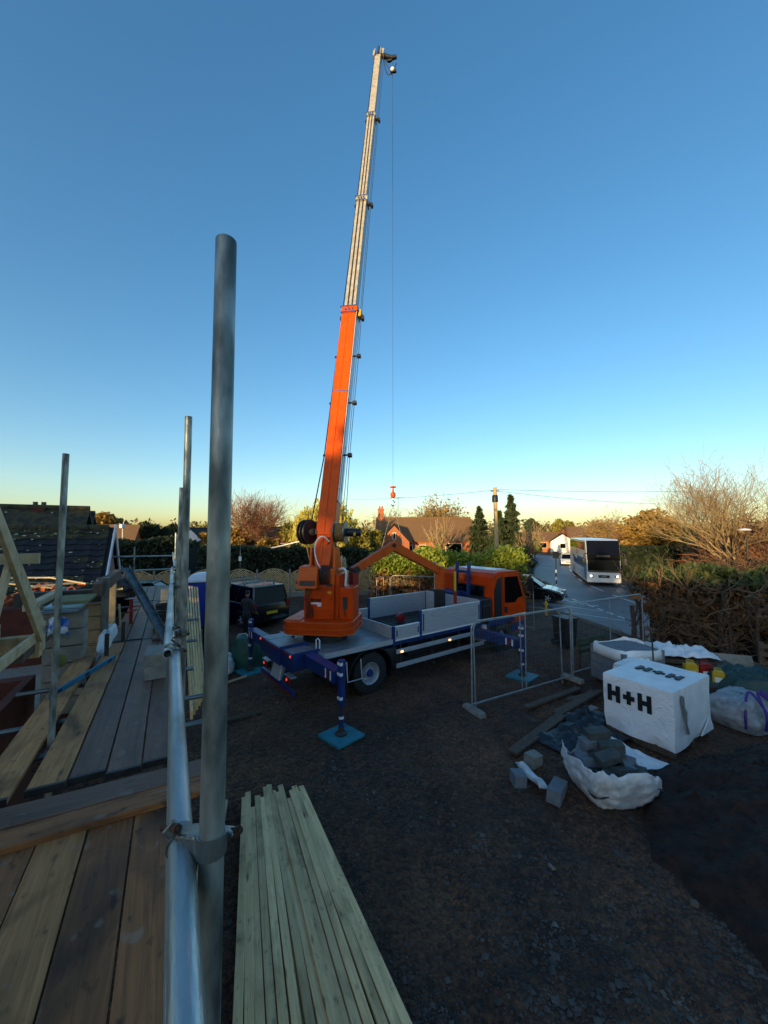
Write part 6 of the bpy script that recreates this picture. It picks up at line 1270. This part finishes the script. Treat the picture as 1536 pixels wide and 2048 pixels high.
def pallet(parent, dx, dy, m=OLDWOOD):
    for k in range(5): MB().box((-dx / 2 + .06 + k * (dx - .12) / 4, 0, .13), (.1, dy, .022)).build('pallet_board', m, parent)
    for k in (-1, 0, 1): MB().box((0, k * (dy / 2 - .05), .075), (dx, .09, .085)).build('pallet_bearer', m, parent); MB().box((0, k * (dy / 2 - .05), .018), (dx, .1, .02)).build('pallet_board', m, parent)
hh = thing('wrapped_block_pack', 'white shrink wrapped block pack printed H+H on a pallet', 'block pack', (5.446, 7.874, 0), R(-57.5)); pallet(hh, 1.2, 1.56)
wrapped_box('wrapping', WRAP, 1.22, 1.60, .13, 1.16, hh, .012, 3, 34)
def hph(mb, place, sc=1.0):
    for (x0, x1, z0, z1) in [(0, .075, 0, .26), (.155, .23, 0, .26), (.075, .155, .095, .165), (.29, .49, .095, .165), (.355, .425, .03, .095), (.355, .425, .165, .23), (.55, .625, 0, .26), (.705, .78, 0, .26), (.625, .705, .095, .165)]: place(mb, x0 * sc, x1 * sc, z0 * sc, z1 * sc)
    return mb
hph(MB(), lambda m, a, b, c, d: m.bb(-.52 + a, -.52 + b, -.822, -.800, .66 + c * 1.22, .66 + d * 1.22)).build('printed_letters', INK, hh)
hph(MB(), lambda m, a, b, c, d: m.bb(-.36 + a, -.36 + b, -.05 + c, -.05 + d, 1.165, 1.188)).build('printed_letters', INK, hh)
MB().prism([(.632, -.57, 1.08), (.632, -.49, 1.04), (.632, -.47, .85), (.632, -.38, .75), (.632, -.40, .55), (.632, -.30, .36), (.632, -.36, .34), (.632, -.44, .6), (.632, -.50, .78), (.632, -.58, .92)], (.022, 0, 0)).build('torn_gap', AIRC, hh)
MB().prism([(.640, .2, .17), (.640, .6, .16), (.640, .6, .40), (.640, .42, .30)], (.02, 0, 0)).build('film_flap', WRAP, hh)
bk_m = MB().box((0, 0, 0), (.43, .205, .205))
bp2 = thing('block_pack', 'pack of grey blocks with torn white film rim beside the mesh panel', 'block pack', (6.35, 10.25, 0), R(16)); pallet(bp2, 1.3, 1.0); b0_ = None
for k in range(4):
    for i in range(3):
        for j in range(5):
            o = MB().box((0, 0, .105), (.435, .205, .208)).build('block', AIRC, bp2, bevel=.004) if b0_ is None else dup(b0_, bp2); b0_ = b0_ or o; o.location = (-.44 + i * .44, -.42 + j * .21, .145 + k * .215)
def film(name, m, c, dx, dy, h, seed, label, rz=0, cat='plastic film', amp=.16, parent=None, n=30, flat=.35):
    def f(u, v):
        x = (u - .5) * dx; y = (v - .5) * dy; e = 1 - max(abs(u - .5), abs(v - .5)) * 2; z = h * min(1, e * 3) ** .6
        z += amp * (abs(mnoise.noise((x * 3.1 + seed, y * 3.1, 1.3))) + .6 * abs(mnoise.noise((x * 7.3, y * 7.3 + seed, 4.4)))) * (flat + e)
        return (x + .12 * mnoise.noise((x * 2, y * 2, seed + 3)), y + .12 * mnoise.noise((x * 2 + 7, y * 2, seed)), z)
    o = MB().grid(n, n, f).build(name, m, parent, smooth=80, solid=.006)
    if parent is None: o.location = c; o.rotation_euler = (0, 0, rz); tag(o, label, cat)
    return o
def rim(parent, dx, dy, z, m, seed, r=.05):
    pts = []
    for k in range(29):
        a = 2 * math.pi * k / 28; x = dx * math.copysign(abs(math.cos(a)) ** .4, math.cos(a)) / 2; y = dy * math.copysign(abs(math.sin(a)) ** .4, math.sin(a)) / 2
        pts.append((x, y, z + .05 * mnoise.noise((a * 1.5 + seed, seed, 0)) * 2))
    mb = MB(); V = []
    for (x, y, zz) in pts: V += [(x * 1.04, y * 1.06, z - .22 + .06 * mnoise.noise((x * 3 + seed, y * 3, 2))), (x * 1.03, y * 1.04, zz - .03), (x * .99, y * .99, zz + .03), (x * .93, y * .92, zz - .05)]
    mb.add(V, [(4 * i + j, 4 * i + j + 1, 4 * i + j + 5, 4 * i + j + 4) for i in range(28) for j in range(3)]); return mb.build('film_rim', m, parent, smooth=60, solid=.006)
rim(bp2, 1.34, 1.08, 1.02, WRAP, 3)
wp = thing('wrapped_block_pack', 'smaller white wrapped pack directly behind the printed one', 'block pack', (6.0, 9.0, 0), R(-60)); pallet(wp, 1.0, .9); wrapped_box('wrapping', WRAP, 1.0, .85, .13, .92, wp, .05, 7, 20)
film('crumpled_wrap', WRAP, (0, 0, .86), .9, .7, .06, 11, None, parent=wp, amp=.22).location = (-.05, 0, .86)
tb = thing('plank_pile', 'pile of brown planks under crumpled white film by the cut hedge', 'plank pile', (8.3, 10.75, 0), R(-18))
for k in range(8): MB().box((.02 * (k % 3), (k % 2) * .45 - .22, .06 + (k // 2) * .16), (1.7, .42, .12)).build('plank', OLDWOOD, tb, bevel=.01)
film('white_film', WRAP, (8.2, 10.8, .66), 1.5, .95, .06, 5, 'crumpled white film heaped on the plank pile', R(-18), amp=.26)
ply = MB().box((0, 0, .2), (1.3, .9, .4)).build('board_stack', OLDWOOD, bevel=.01); ply.location = (7.85, 9.55, 0); ply.rotation_euler = (0, 0, R(-14)); tag(ply, 'low stack of dark sheets carrying the fuel cans', 'board stack')
sheet_ = MB().box((0, 0, .42), (1.1, .03, .85)).build('leaning_board', CONC, bevel=.005); sheet_.location = (9.0, 10.1, 0); sheet_.rotation_euler = (R(-28), 0, R(-20)); tag(sheet_, 'pale board leaning right of the crumpled film', 'board')
def jerry(p, m, rz, label, k=1.0):
    t = thing('fuel_can', label, 'fuel can', p, rz, 'plastic fuel cans'); w, d, h = .22 * k, .15 * k, .28 * k
    MB().box((0, 0, h / 2), (w, d, h)).prism([(-w / 2, -d / 2, h), (w / 2, -d / 2, h), (w * .3, -d / 2, h * 1.14), (-w * .36, -d / 2, h * 1.14)], (0, d, 0)).build('can', m, t, bevel=.014)
    MB().path([(-w * .3, 0, h * 1.12), (-w * .26, 0, h * 1.3), (w * .2, 0, h * 1.3), (w * .26, 0, h * 1.12)], .013, 8).build('handle', m, t); MB().tube((-w * .38, 0, h * 1.05), (-w * .5, 0, h * 1.24), .025, n=12).build('cap', BLACK, t); MB().bb(-w * .3, w * .3, -d / 2 - .004, -d / 2 - .001, h * .25, h * .65).build('paper_label', PLATEW, t); return t
jerry((7.52, 9.62, .405), YEL, R(-20), 'yellow fuel can at the left of three', 1.25); jerry((7.82, 9.55, .405), RED, R(-15), 'red fuel can between two yellow ones', 1.3); jerry((7.88, 9.25, .405), YEL, R(-35), 'small yellow fuel can at the right of three', 1.05)
sp = thing('spade', 'upright spade with a T handle between the block packs', 'spade', (6.62, 9.62, .55)); MB().tube((0, 0, 0), (-.02, 0, .95), .018, n=8).build('shaft', BOOMD, sp); MB().tube((-.11, 0, 1.06), (.08, 0, 1.06), .02, n=8).path([(-.02, 0, .92), (-.07, 0, 1.05)], .012, 6).path([(-.02, 0, .92), (.04, 0, 1.05)], .012, 6).build('handle', OLDWOOD, sp); MB().box((0, 0, -.15), (.17, .02, .3)).build('blade', BOOMD, sp)
fs = film('film_sheet', WRAP, (5.0, 6.9, .02), .55, 1.7, .05, 21, 'white film strip lying along the foot of the printed pack', R(-57.5) + 1.57, amp=.1); fs.location = (4.35, 7.05, .02)
# torn bulk bag full of tumbled blocks
tbg = thing('torn_bulk_bag', 'torn white bulk bag spilling dark blocks in front of the printed pack', 'bulk bag', (3.46, 6.12, 0), R(8))
V = []; F = []; K = 110; J = 22
for i in range(K + 1):
    a = 2 * math.pi * i / K; ca, sa = math.cos(a), math.sin(a); rx, ry = .55, .48
    hmax = .48 + .16 * math.sin(a * 1.0 + 4.4) + .16 * mnoise.noise((ca * 1.6, sa * 1.6, 3.3)) + .1 * mnoise.noise((ca * 4.5, sa * 4.5, 1.3)) + .03 * mnoise.noise((ca * 11, sa * 11, .3))
    for j in range(J):
        v = j / (J - 1); e = .55; X = math.copysign(abs(ca) ** e, ca) * rx; Y = math.copysign(abs(sa) ** e, sa) * ry
        k = .72 + .32 * math.sin(v * 1.9) + .09 * abs(mnoise.noise((X * 4, Y * 4, v * 3))) + .06 * abs(mnoise.noise((X * 10, Y * 10, v * 7))); V.append((X * k, Y * k, hmax * v + .01))
F = [(i * J + j, (i + 1) * J + j, (i + 1) * J + j + 1, i * J + j + 1) for i in range(K) for j in range(J - 1)]
MB().add(V, F).build('bag_wall', BAGW, tbg, smooth=60, solid=.008)
MB().grid(14, 12, lambda u, v: ((u - .5) * 1.05, (v - .5) * .9, .26 + .12 * mnoise.noise((u * 4, v * 4, 2)))).build('bag_fill', TARPD, tbg, smooth=60)
rng = random.Random(21); DARKB = mat('dark damp block', '#4c4f4c', '#3c3f3d', 8, .85, 0, .4, 60)
spots = [(-.28, .1, .38, .2), (-.12, -.22, .34, 1.0), (.16, -.18, .36, .4), (.36, .06, .34, 1.3), (-.05, .12, .42, -.3), (.2, .3, .40, .6), (-.26, .36, .40, .9), (-.04, -.06, .52, .2), (.14, .16, .58, -.2), (-.1, .34, .56, .15), (.36, -.22, .3, .8), (.02, .38, .68, .1), (.4, .3, .34, 1.9)]
for i, (x, y, z, r) in enumerate(spots):
    o = MB().box((0, 0, 0), (.36, .19, .12)).build('tumbled_block', DARKB if i % 3 else AIRC, bevel=.006); o.location = (3.46 + x * .9, 6.12 + y * .9, z + .04); o.rotation_euler = (rng.uniform(-.35, .35), rng.uniform(-.35, .35), r) if i not in (8, 9, 11) else (.05, -.06, r)
    tag(o, {8: 'flat grey block lying near the top of the torn bag', 9: 'grey block at the back of the torn bag, under the topmost', 11: 'topmost block on the heap in the torn bag'}.get(i, 'dark block tumbled low in the torn bulk bag'), 'block', 'blocks in the torn bag')
for i, (x, y, r, s_, lab) in enumerate([(2.12, 6.3, .1, .2, 'small grey block lying apart at the left of the torn bag'), (2.62, 6.05, .9, .42, 'long grey block against the left of the torn bag'), (2.55, 6.8, .5, .25, 'stone block behind the loose blocks left of the bag')]):
    o = MB().box((0, 0, .1), (s_, .2, .2)).build('loose_block', AIRC if i < 2 else CONC, bevel=.01); o.location = (x, y, site_z(x, y) - .01); o.rotation_euler = (.06, .05, r); tag(o, lab, 'block', 'loose blocks left of the torn bag')
film('rag', BAGW, (2.36, 6.5, .04), .16, .7, .04, 23, 'twisted pale rag beside the loose blocks', .1, 'rag', .12)
def plank(a, b, w, th, z0, z1, m, label, name='plank'):
    a = Vector((*a, z0)); b = Vector((*b, z1)); d = b - a; L = d.length; o = MB().bb(-w / 2, w / 2, 0, L, 0, th).build(name, m, bevel=.005); o.location = a; o.rotation_euler = (math.asin(d.z / L), 0, math.atan2(d.y, d.x) - math.pi / 2); return tag(o, label, 'plank', 'planks left of the printed pack')
plank((2.3, 7.1), (3.75, 8.35), .2, .05, .03, .1, OLDWOOD, 'brown plank on the ground pointing at the printed pack'); plank((3.7, 8.45), (5.0, 9.3), .2, .05, .08, .2, OLDWOOD, 'grey plank behind the first, reaching the block pack'); plank((3.9, 8.2), (4.6, 8.6), .16, .05, .1, .16, CONC, 'short pale plank beside the dark sheet'); plank((3.2, 8.9), (4.9, 9.9), .15, .05, .02, .05, OLDWOOD, 'thin dark plank near the mesh panel'); plank((4.3, 9.25), (5.3, 9.55), .12, .05, .03, .12, OLDWOOD, 'short dark plank by the corner of the block pack')
film('dark_sheet', TARPD, (3.75, 7.55, .03), 1.6, 1.1, .05, 31, 'dark plastic sheet crumpled left of the printed pack', R(35), 'plastic sheet', .2)
film('dark_sheet', TARPD, (4.2, 8.25, .05), .9, .7, .08, 37, 'dark blue sheet bunched against the printed pack', R(20), 'plastic sheet', .25)
pb = bagshape('bulk_bag', mat('dull woven bag', '#a3a5a6', '#7c7f82', 7, .65, 0, .6, 14, bdist=.04), (7.55, 8.3, 0), .58, .5, .58, 41, 'slumped white bulk bag with purple straps at the right', 'bulk bag', top=.62, wr=.14, rz=.3)
for k in range(3): a0 = -2.5 + k * .55; MB().spath([(.62 * math.cos(a0), .56 * math.sin(a0), .1), (.62 * math.cos(a0) * 1.02, .58 * math.sin(a0), .4), (.42 * math.cos(a0 + .1), .38 * math.sin(a0 + .1), .66), (.3 * math.cos(a0 + .3), .3 * math.sin(a0 + .3), .74), (.42 * math.cos(a0 + .55), .4 * math.sin(a0 + .55), .62), (.62 * math.cos(a0 + .6), .6 * math.sin(a0 + .6), .38)], .024, 8).build('purple_strap', PURPLE, pb, smooth=60)
film('green_tarpaulin', TARPG, (9.0, 8.9, .1), 2.6, 1.7, .55, 51, 'dark green tarpaulin heaped at the right edge', R(-25), 'tarpaulin', .3, n=40); film('green_tarpaulin', TARPG, (8.2, 9.3, .15), 1.0, .9, .45, 53, 'smaller fold of dark green tarpaulin beside the fuel cans', R(20), 'tarpaulin', .25)
pt = thing('pallet', 'brown wooden pallet standing at the right edge by the cut hedge', 'pallet', (10.0, 9.6, .2), R(-25))
for k in range(5): MB().box((0, 0, .1 + k * .21), (1.2, .022, .1)).build('pallet_board', OLDWOOD, pt)
for x in (-.55, 0, .55): MB().box((x, .06, .52), (.09, .09, 1.0)).build('pallet_bearer', OLDWOOD, pt)
gp = thing('green_pallet', 'faded green pallet edge behind the block pack', 'pallet', (6.2, 11.6, 0), R(28)); 
for k in range(3): MB().box((0, 0, .55 + k * .16), (1.3, .03, .1)).build('pallet_board', mat('green stained wood', '#3f4a2e', '#33402a', 5, .8), gp)
for x in (-.6, 0, .6): MB().box((x, .05, .45), (.08, .08, .9)).build('pallet_bearer', OLDWOOD, gp)
# soil heap
def heap(u, v):
    x = 2.4 + u * 8.0; y = 1.3 + v * 6.4; cx, cy = (x - 6.9) / 3.7, (y - 4.7) / 2.75
    n0 = mnoise.noise((x * .8, y * .8, 5)); r = math.hypot(cx, cy) + .16 * n0 + .05 * mnoise.noise((x * 2.6, y * 2.6, 1)); h = 1.5 * max(0, 1 - r) ** 1.1; k = min(1, max(0, 1.02 - r) * 3)
    n = n0 * .2 + mnoise.noise((x * 2.2, y * 2.2, 3)) * .16 + abs(mnoise.noise((x * 5, y * 5, 7))) * .11 + mnoise.noise((x * 12, y * 12, 1)) * .035
    return (x, y, h + n * k - .10 * sstep(.88, 1.05, r) + .02)
so = MB().grid(150, 130, heap).build('soil_heap', SOIL, smooth=60, at=(7.3, 4.3, 0)); tag(so, 'dark heap of topsoil at the lower right', 'soil heap')
rg = np.random.default_rng(91); n = 2600; u = rg.random(n); v = rg.random(n); H_ = np.array([heap(a, b) for a, b in zip(u, v)]); H_ = H_[H_[:, 2] > .02]
cm = MB()
for (x, y, z) in H_[:1500]: r_ = .008 + .05 * rg.random() ** 4; cm.add([(x + r_ * rg.uniform(.6, 1.2), y, z), (x, y + r_ * rg.uniform(.6, 1.2), z), (x - r_ * rg.uniform(.6, 1.2), y, z), (x, y - r_ * rg.uniform(.6, 1.2), z), (x, y, z + r_ * .8)], [(0, 1, 4), (1, 2, 4), (2, 3, 4), (3, 0, 4)])
cl_ = cm.build('soil_clods', SOIL, so); cl_.location = (-7.3, -4.3, 0); stuff(cl_)
# cut-back conifer hedge at the right
rng = random.Random(33); ch_ = thing('cut_hedge', 'hacked back conifer hedge with bare stems and a green fringe at right', 'hedge', (9.6, 13.0, 0)); S = []
line = [(9.45, 14.3), (10.3, 13.1), (11.2, 12.0), (12.4, 10.6), (14.5, 8.6)]
def on(t):
    k = t * (len(line) - 1); i = min(int(k), len(line) - 2); f = k - i; return Vector((line[i][0] * (1 - f) + line[i + 1][0] * f - 9.6, line[i][1] * (1 - f) + line[i + 1][1] * f - 13.0, 0))
for k in range(26):
    b = on((k + rng.uniform(.1, .9)) / 26) + Vector((rng.uniform(-.2, .35), rng.uniform(-.1, .5), 0)); pts = [b]; d = Vector((rng.gauss(0, .14), rng.gauss(0, .14), 1)); h = rng.uniform(1.2, 2.3)
    for j in range(4): d = (d + Vector((rng.gauss(0, .16), rng.gauss(0, .16), .1))).normalized(); pts.append(pts[-1] + d * h / 4)
    r0 = rng.uniform(.035, .085); MB().path(pts, [r0, r0 * .9, r0 * .8, r0 * .65, r0 * .5], 7).build('stem', BARK, ch_, smooth=60)
    for j in range(15):
        i = rng.randint(0, 4); dd2 = Vector((rng.gauss(0, 1), rng.gauss(0, 1) - .3, rng.gauss(.35, .5))); grow(rng, pts[i], dd2, rng.uniform(.35, .85), r0 * .34, 2, S, (0, 0, 3, 2), .1, .22, .62, .6)
A = np.array(S); A[:, 6:8] = np.maximum(A[:, 6:8], .006); stuff(segs('branches', A[:, :8], TWIG, ch_))
P = []; Q = []
rg = np.random.default_rng(8)
for k in range(7000):
    b = on(rng.random()); P.append((b.x + rng.uniform(.2, 1.5), b.y + rng.uniform(.1, 1.3), rng.uniform(1.6, 2.45)))
for k in range(5500): b = on(rng.random()); w = rng.uniform(.55, 2.0); P.append((b.x + w, b.y + w * .7, 2.35 + .3 * rng.random() + .18 * math.sin(b.x * 5 + w * 3)))
for k in range(6000): b = on(rng.random()); Q.append((b.x + rng.gauss(.5, .3), b.y + rng.gauss(.5, .3), rng.uniform(.9, 2.1)))
P = np.array(P); top = P[:, 2] > 2.3
stuff(leaves('green_fringe', P[top], .1, LEAFM, ch_, 3, .45, (0, 0, 1, .3))); stuff(leaves('inner_foliage', P[~top], .1, LEAFD, ch_, 4)); stuff(leaves('dead_foliage', np.array(Q), .07, LEAFB, ch_, 5))
hc = MB()
for i in range(4): a = Vector((line[i][0] - 9.6 + .95, line[i][1] - 13 + .8, 1.0)); b = Vector((line[i + 1][0] - 9.6 + .95, line[i + 1][1] - 13 + .8, 1.0)); hc.beam(a, b, .5, 2.4)
hc.build('hedge_heart', BROWNCORE, ch_)
stp = thing('cut_stump', 'bare forked stump at the left end of the cut hedge', 'stump', (9.15, 14.3, 0)); MB().path([(0, 0, 0), (.02, 0, .6), (-.02, .02, 1.3)], [.09, .08, .075], 9).build('trunk', BARK, stp, smooth=60)
MB().path([(0, 0, .7), (.18, .05, 1.1), (.26, .1, 1.7)], [.04, .03, .02], 6).path([(.05, 0, .5), (.25, .0, .95), (.32, .05, 1.5), (.55, .1, 2.3)], [.035, .03, .02, .012], 6).build('branch', BARK, stp, smooth=60); MB().box((.1, 0, 1.62), (.4, .3, .14), taper=(.5, .5)).build('dead_tuft', LEAFB, stp)
# ------------------------------------------------------------------ timber on the ground by the scaffold
rng = random.Random(17); NT = 15; Lf = (Vector((-1.22, 3.26, 0)), Vector((-2.06, 5.80, 0))); Rt = (Vector((.21, 3.26, 0)), Vector((-1.23, 6.10, 0)))
for layer in (0, 1):
    n = NT - layer * 4
    for k in range(n):
        t = (k + .5) / n; a = Lf[0].lerp(Rt[0], t); b = Lf[1].lerp(Rt[1], t); d = (b - a).normalized(); far = b + d * (rng.uniform(-.25, .22) if layer == 0 else rng.uniform(-.5, -.2)); near = a - d * 1.7; L = (far - near).length
        w = .077 if layer == 0 else .07; z = (.075 + rng.uniform(0, .02)) if layer == 0 else .02
        mb = MB(); m_ = 10; V = []
        for i in range(m_ + 1): y = L * i / m_; bow = .012 * math.sin(i / m_ * 3.1 + k) ; V += [(-w / 2 + bow, y, 0), (w / 2 + bow, y, 0), (w / 2 + bow, y, .045), (-w / 2 + bow, y, .045)]
        F = [(0, 1, 2, 3)[::-1], (4 * m_, 4 * m_ + 1, 4 * m_ + 2, 4 * m_ + 3)]
        for i in range(m_):
            for j in range(4): F.append((4 * i + j, 4 * i + (j + 1) % 4, 4 * i + 4 + (j + 1) % 4, 4 * i + 4 + j))
        o = mb.add(V, F).build('stacked_timber', TIMB if (k * 7) % 3 else TIMB2, bevel=.004); o.location = (near.x, near.y, z); o.rotation_euler = (rng.uniform(-.002, .004), rng.uniform(-.12, .12), math.atan2(d.y, d.x) - math.pi / 2)
        tag(o, (ORD[n - 1 - k] + ' pale treated timber from the right in the top layer of the stack') if layer == 0 else (ORD[n - 1 - k] + ' timber from the right in the lower layer of the stack'), 'timber', 'treated timbers stacked below the scaffold')
for k in range(3): plank((-1.75 - k * .07, 3.9), (-2.28 - k * .02, 5.75 - k * .25), .05, .11, .04, .04 + .1 * (k == 1), TIMB2, ['split timber', 'ragged timber', 'short timber'][k] + ' on edge left of the pale stack', 'stacked_timber')
for k in range(6):
    a = SQ(6.7 + .15 * k, .34 + .045 * k, 1.2); b = SQ(12.4 - .1 * k, .36 + .06 * k, 2.42); d = b - a; L = d.length; o = MB().bb(-.02, .02, 0, L, -.07, .07).build('leaning_board', TIMB, bevel=.004); o.location = a; o.rotation_euler = (math.asin(d.z / L), 0, math.atan2(d.y, d.x) - math.pi / 2); tag(o, ORD[k] + ' pale board from the left in the row propped outside the far scaffold', 'board', 'boards propped outside the scaffold')
# ------------------------------------------------------------------ yard clutter on the left
pl = thing('portable_toilet', 'blue portable toilet cabin with white domed roof behind the scaffold', 'toilet cabin', (-7.75, 16.6, 0), R(25)); MB().bb(-.55, .55, -.55, .55, .08, 2.0).build('cabin', LOOB, pl, bevel=.04); MB().bb(-.58, .58, -.58, .58, 0, .1).build('base', BLACK, pl)
MB().grid(14, 14, lambda u, v: ((u - .5) * 1.2, (v - .5) * 1.2, 1.98 + .3 * (1 - (2 * u - 1) ** 2) ** .6 * (1 - (2 * v - 1) ** 4) ** .5)).bb(-.6, .6, -.6, .6, 1.93, 2.0).build('roof', WHITEP, pl, smooth=50); MB().bb(-.42, .42, -.575, -.552, .12, 1.88).build('door', LOOB, pl, bevel=.01)
tg = bagshape('teal_bag', TEAL, (-4.1, 11.8, 0), .46, .42, .86, 61, 'bulging teal green bag beside the rear of the truck', 'bag', top=.7, wr=.08, sq_=.2); MB().path([(-.3, -.2, .75), (-.2, -.25, .98), (.0, -.22, 1.0), (.12, -.2, .8)], .012, 6).build('strap', WHITEP, tg)
bagshape('white_sack', BAGW, (-4.55, 11.2, 0), .24, .2, .4, 63, 'small white sack left of the teal bag', 'sack', top=.6, wr=.15); bagshape('white_sack', BAGW, (-4.85, 11.9, 0), .22, .2, .3, 64, 'grey crumpled sack behind the teal bag', 'sack', top=.6, wr=.2)
film('paper_heap', WRAP, (-3.4, 16.6, .02), 1.1, .7, .12, 67, 'crumpled white sheet on the ground behind the crane column', 0, 'plastic sheet', .2)
plank((-4.3, 10.1), (-3.75, 10.7), .06, .04, .03, .06, PINE, 'pale stick on the ground below the teal bag', 'stick'); plank((-3.4, 8.3), (-2.7, 8.7), .12, .04, .02, .03, OLDWOOD, 'dark board on the ground by the near upright', 'plank')
rb = MB().beam((0, 0, 0), (4.2, .6, 0), .25, .3).build('red_beam', mat('red oxide steel', '#5a1a14', '#48150f', 5, .6), bevel=.01); rb.location = (-1.2, 15.6, .45); tag(rb, 'long dark red steel beam on blocks behind the truck bed', 'steel beam')
sb_ = MB().bb(0, 1.6, 0, .5, 0, .3).build('skip_timber', OLDWOOD, bevel=.01); sb_.location = (-1.3, 15.4, 0); tag(sb_, 'dark timber block under the red steel beam', 'timber block')
# ------------------------------------------------------------------ people
def skin_body(name, m, pts, edges, rad, parent=None):
    me = bpy.data.meshes.new(name); me.from_pydata(pts, edges, []); me.update(); o = bpy.data.objects.new(name, me); COL.objects.link(o); me.materials.append(m)
    if parent: o.parent = parent
    sk = o.modifiers.new('skin', 'SKIN'); sk.use_smooth_shade = True
    for i, r in enumerate(rad): v = me.skin_vertices[0].data[i]; v.radius = (r[0], r[1]) if isinstance(r, tuple) else (r, r); v.use_root = (i == 0)
    ss = o.modifiers.new('sub', 'SUBSURF'); ss.levels = 2; ss.render_levels = 2; return o
def person(label, loc, rz, armL, armR, stride, top_m, leg_m, head_turn=0.0):
    t = thing('person', label, 'person', loc, rz)                     # faces +x
    pv, ch, nk = (0, 0, .95), (.0, 0, 1.30), (.01, 0, 1.50)
    pts = [pv, (0, 0, 1.12), ch, (0, 0, 1.42), nk, (.02, 0, 1.58)]; rad = [(.13, .16), (.115, .145), (.13, .18), (.09, .15), .055, .055]; e = [(0, 1), (1, 2), (2, 3), (3, 4), (4, 5)]
    def limb(root, ps, rs):
        i0 = len(pts); pts.extend(ps); rad.extend(rs); e.append((root, i0)); e.extend([(i0 + k, i0 + k + 1) for k in range(len(ps) - 1)])
    for s, arm in ((1, armL), (-1, armR)): limb(3, [(0, s * .19, 1.42), (arm[0][0], s * arm[0][1], arm[0][2]), (arm[1][0], s * arm[1][1], arm[1][2])], [.07, .052, .04])
    hands = [(armL[1][0], armL[1][1], armL[1][2]), (armR[1][0], -armR[1][1], armR[1][2])]
    for s, st in ((1, stride), (-1, -stride)): limb(0, [(0, s * .10, .88), (st * .6 + .03, s * .11, .5), (st, s * .115, .1)], [.095, .065, .05])
    skin_body('clothes', top_m, pts, e, rad, t)
    hd = Vector((.03, 0, 1.68)); MB().lathe([(.01, -.125), (.055, -.11), (.075, -.05), (.078, .02), (.07, .08), (.04, .115), (.005, .125)], 18, hd, (0.06, 0, 1)).build('head', SKIN, t, smooth=80)
    c, s_ = math.cos(head_turn), math.sin(head_turn); f = Vector((c, s_, 0)); l = Vector((-s_, c, 0))
    MB().path([hd + f * .07 + Vector((0, 0, .02)), hd + f * .1 - Vector((0, 0, .02)), hd + f * .075 - Vector((0, 0, .035))], [.008, .014, .01], 6).box(hd + f * .072 - Vector((0, 0, .065)), (.012, .04, .008), head_turn).build('nose_and_mouth', SKIN, t)
    for s in (-1, 1): MB().lathe([(.001, -.008), (.009, 0), (.001, .008)], 8, hd + f * .068 + l * s * .028 + Vector((0, 0, .02)), f).build('eye', INK, t); MB().lathe([(.001, -.01), (.022, 0), (.012, .01)], 8, hd + l * s * .078, l).build('ear', SKIN, t)
    MB().lathe([(.083, .0), (.084, .04), (.075, .09), (.045, .125), (.005, .135)], 18, hd - f * .012, (-.15 * c, -.15 * s_, 1)).build('hair', HAIR, t, smooth=80)
    for (x, y, z), arm in zip(hands, (armL, armR)):
        d = (Vector((arm[1][0] - arm[0][0], 0, arm[1][2] - arm[0][2]))).normalized(); sd = Vector((0, 1, 0)); p = Vector((x, y, z)); mb = MB(); mb.beam(p, p + d * .09, .03, .075, up=sd)
        for k in range(4): o = sd * (-.028 + k * .019); L = (.06, .072, .068, .052)[k]; q = p + d * .088 + o; mb.path([q, q + d * L * .55 + Vector((.008, 0, 0)), q + d * L + Vector((.022, 0, 0))], [.0095, .009, .007], 6)
        q = p + d * .03 - sd * .036; mb.path([q, q + d * .03 - sd * .02, q + d * .06 - sd * .022], [.011, .0105, .008], 6); mb.build('hand', SKIN, t, smooth=60)
    for s, st in ((1, stride), (-1, -stride)): MB().box((st + .05, s * .115, .045), (.28, .1, .09), taper=(.75, .8)).build('boot', BLACK, t, bevel=.02)
    for s, st in ((1, stride), (-1, -stride)): skin_body('trouser_leg', leg_m, [(0, s * .10, .9), (st * .6 + .03, s * .11, .5), (st, s * .115, .08)], [(0, 1), (1, 2)], [.105, .078, .066], t)
    return t
person('worker in dark clothes half hidden behind the nearest upright tube', (-5.72, 12.6, 0), R(15), ((.05, .27, 1.15), (.2, .25, .95)), ((-.02, .27, 1.14), (.03, .28, .88)), .12, CLOTHD, CLOTHD)
person('worker in a grey camouflage jacket standing beside the black van', (-5.15, 14.6, 0), R(70), ((.06, .26, 1.16), (.24, .2, 1.05)), ((.05, .26, 1.15), (.22, .22, .98)), .06, CLOTHG, CLOTHD)
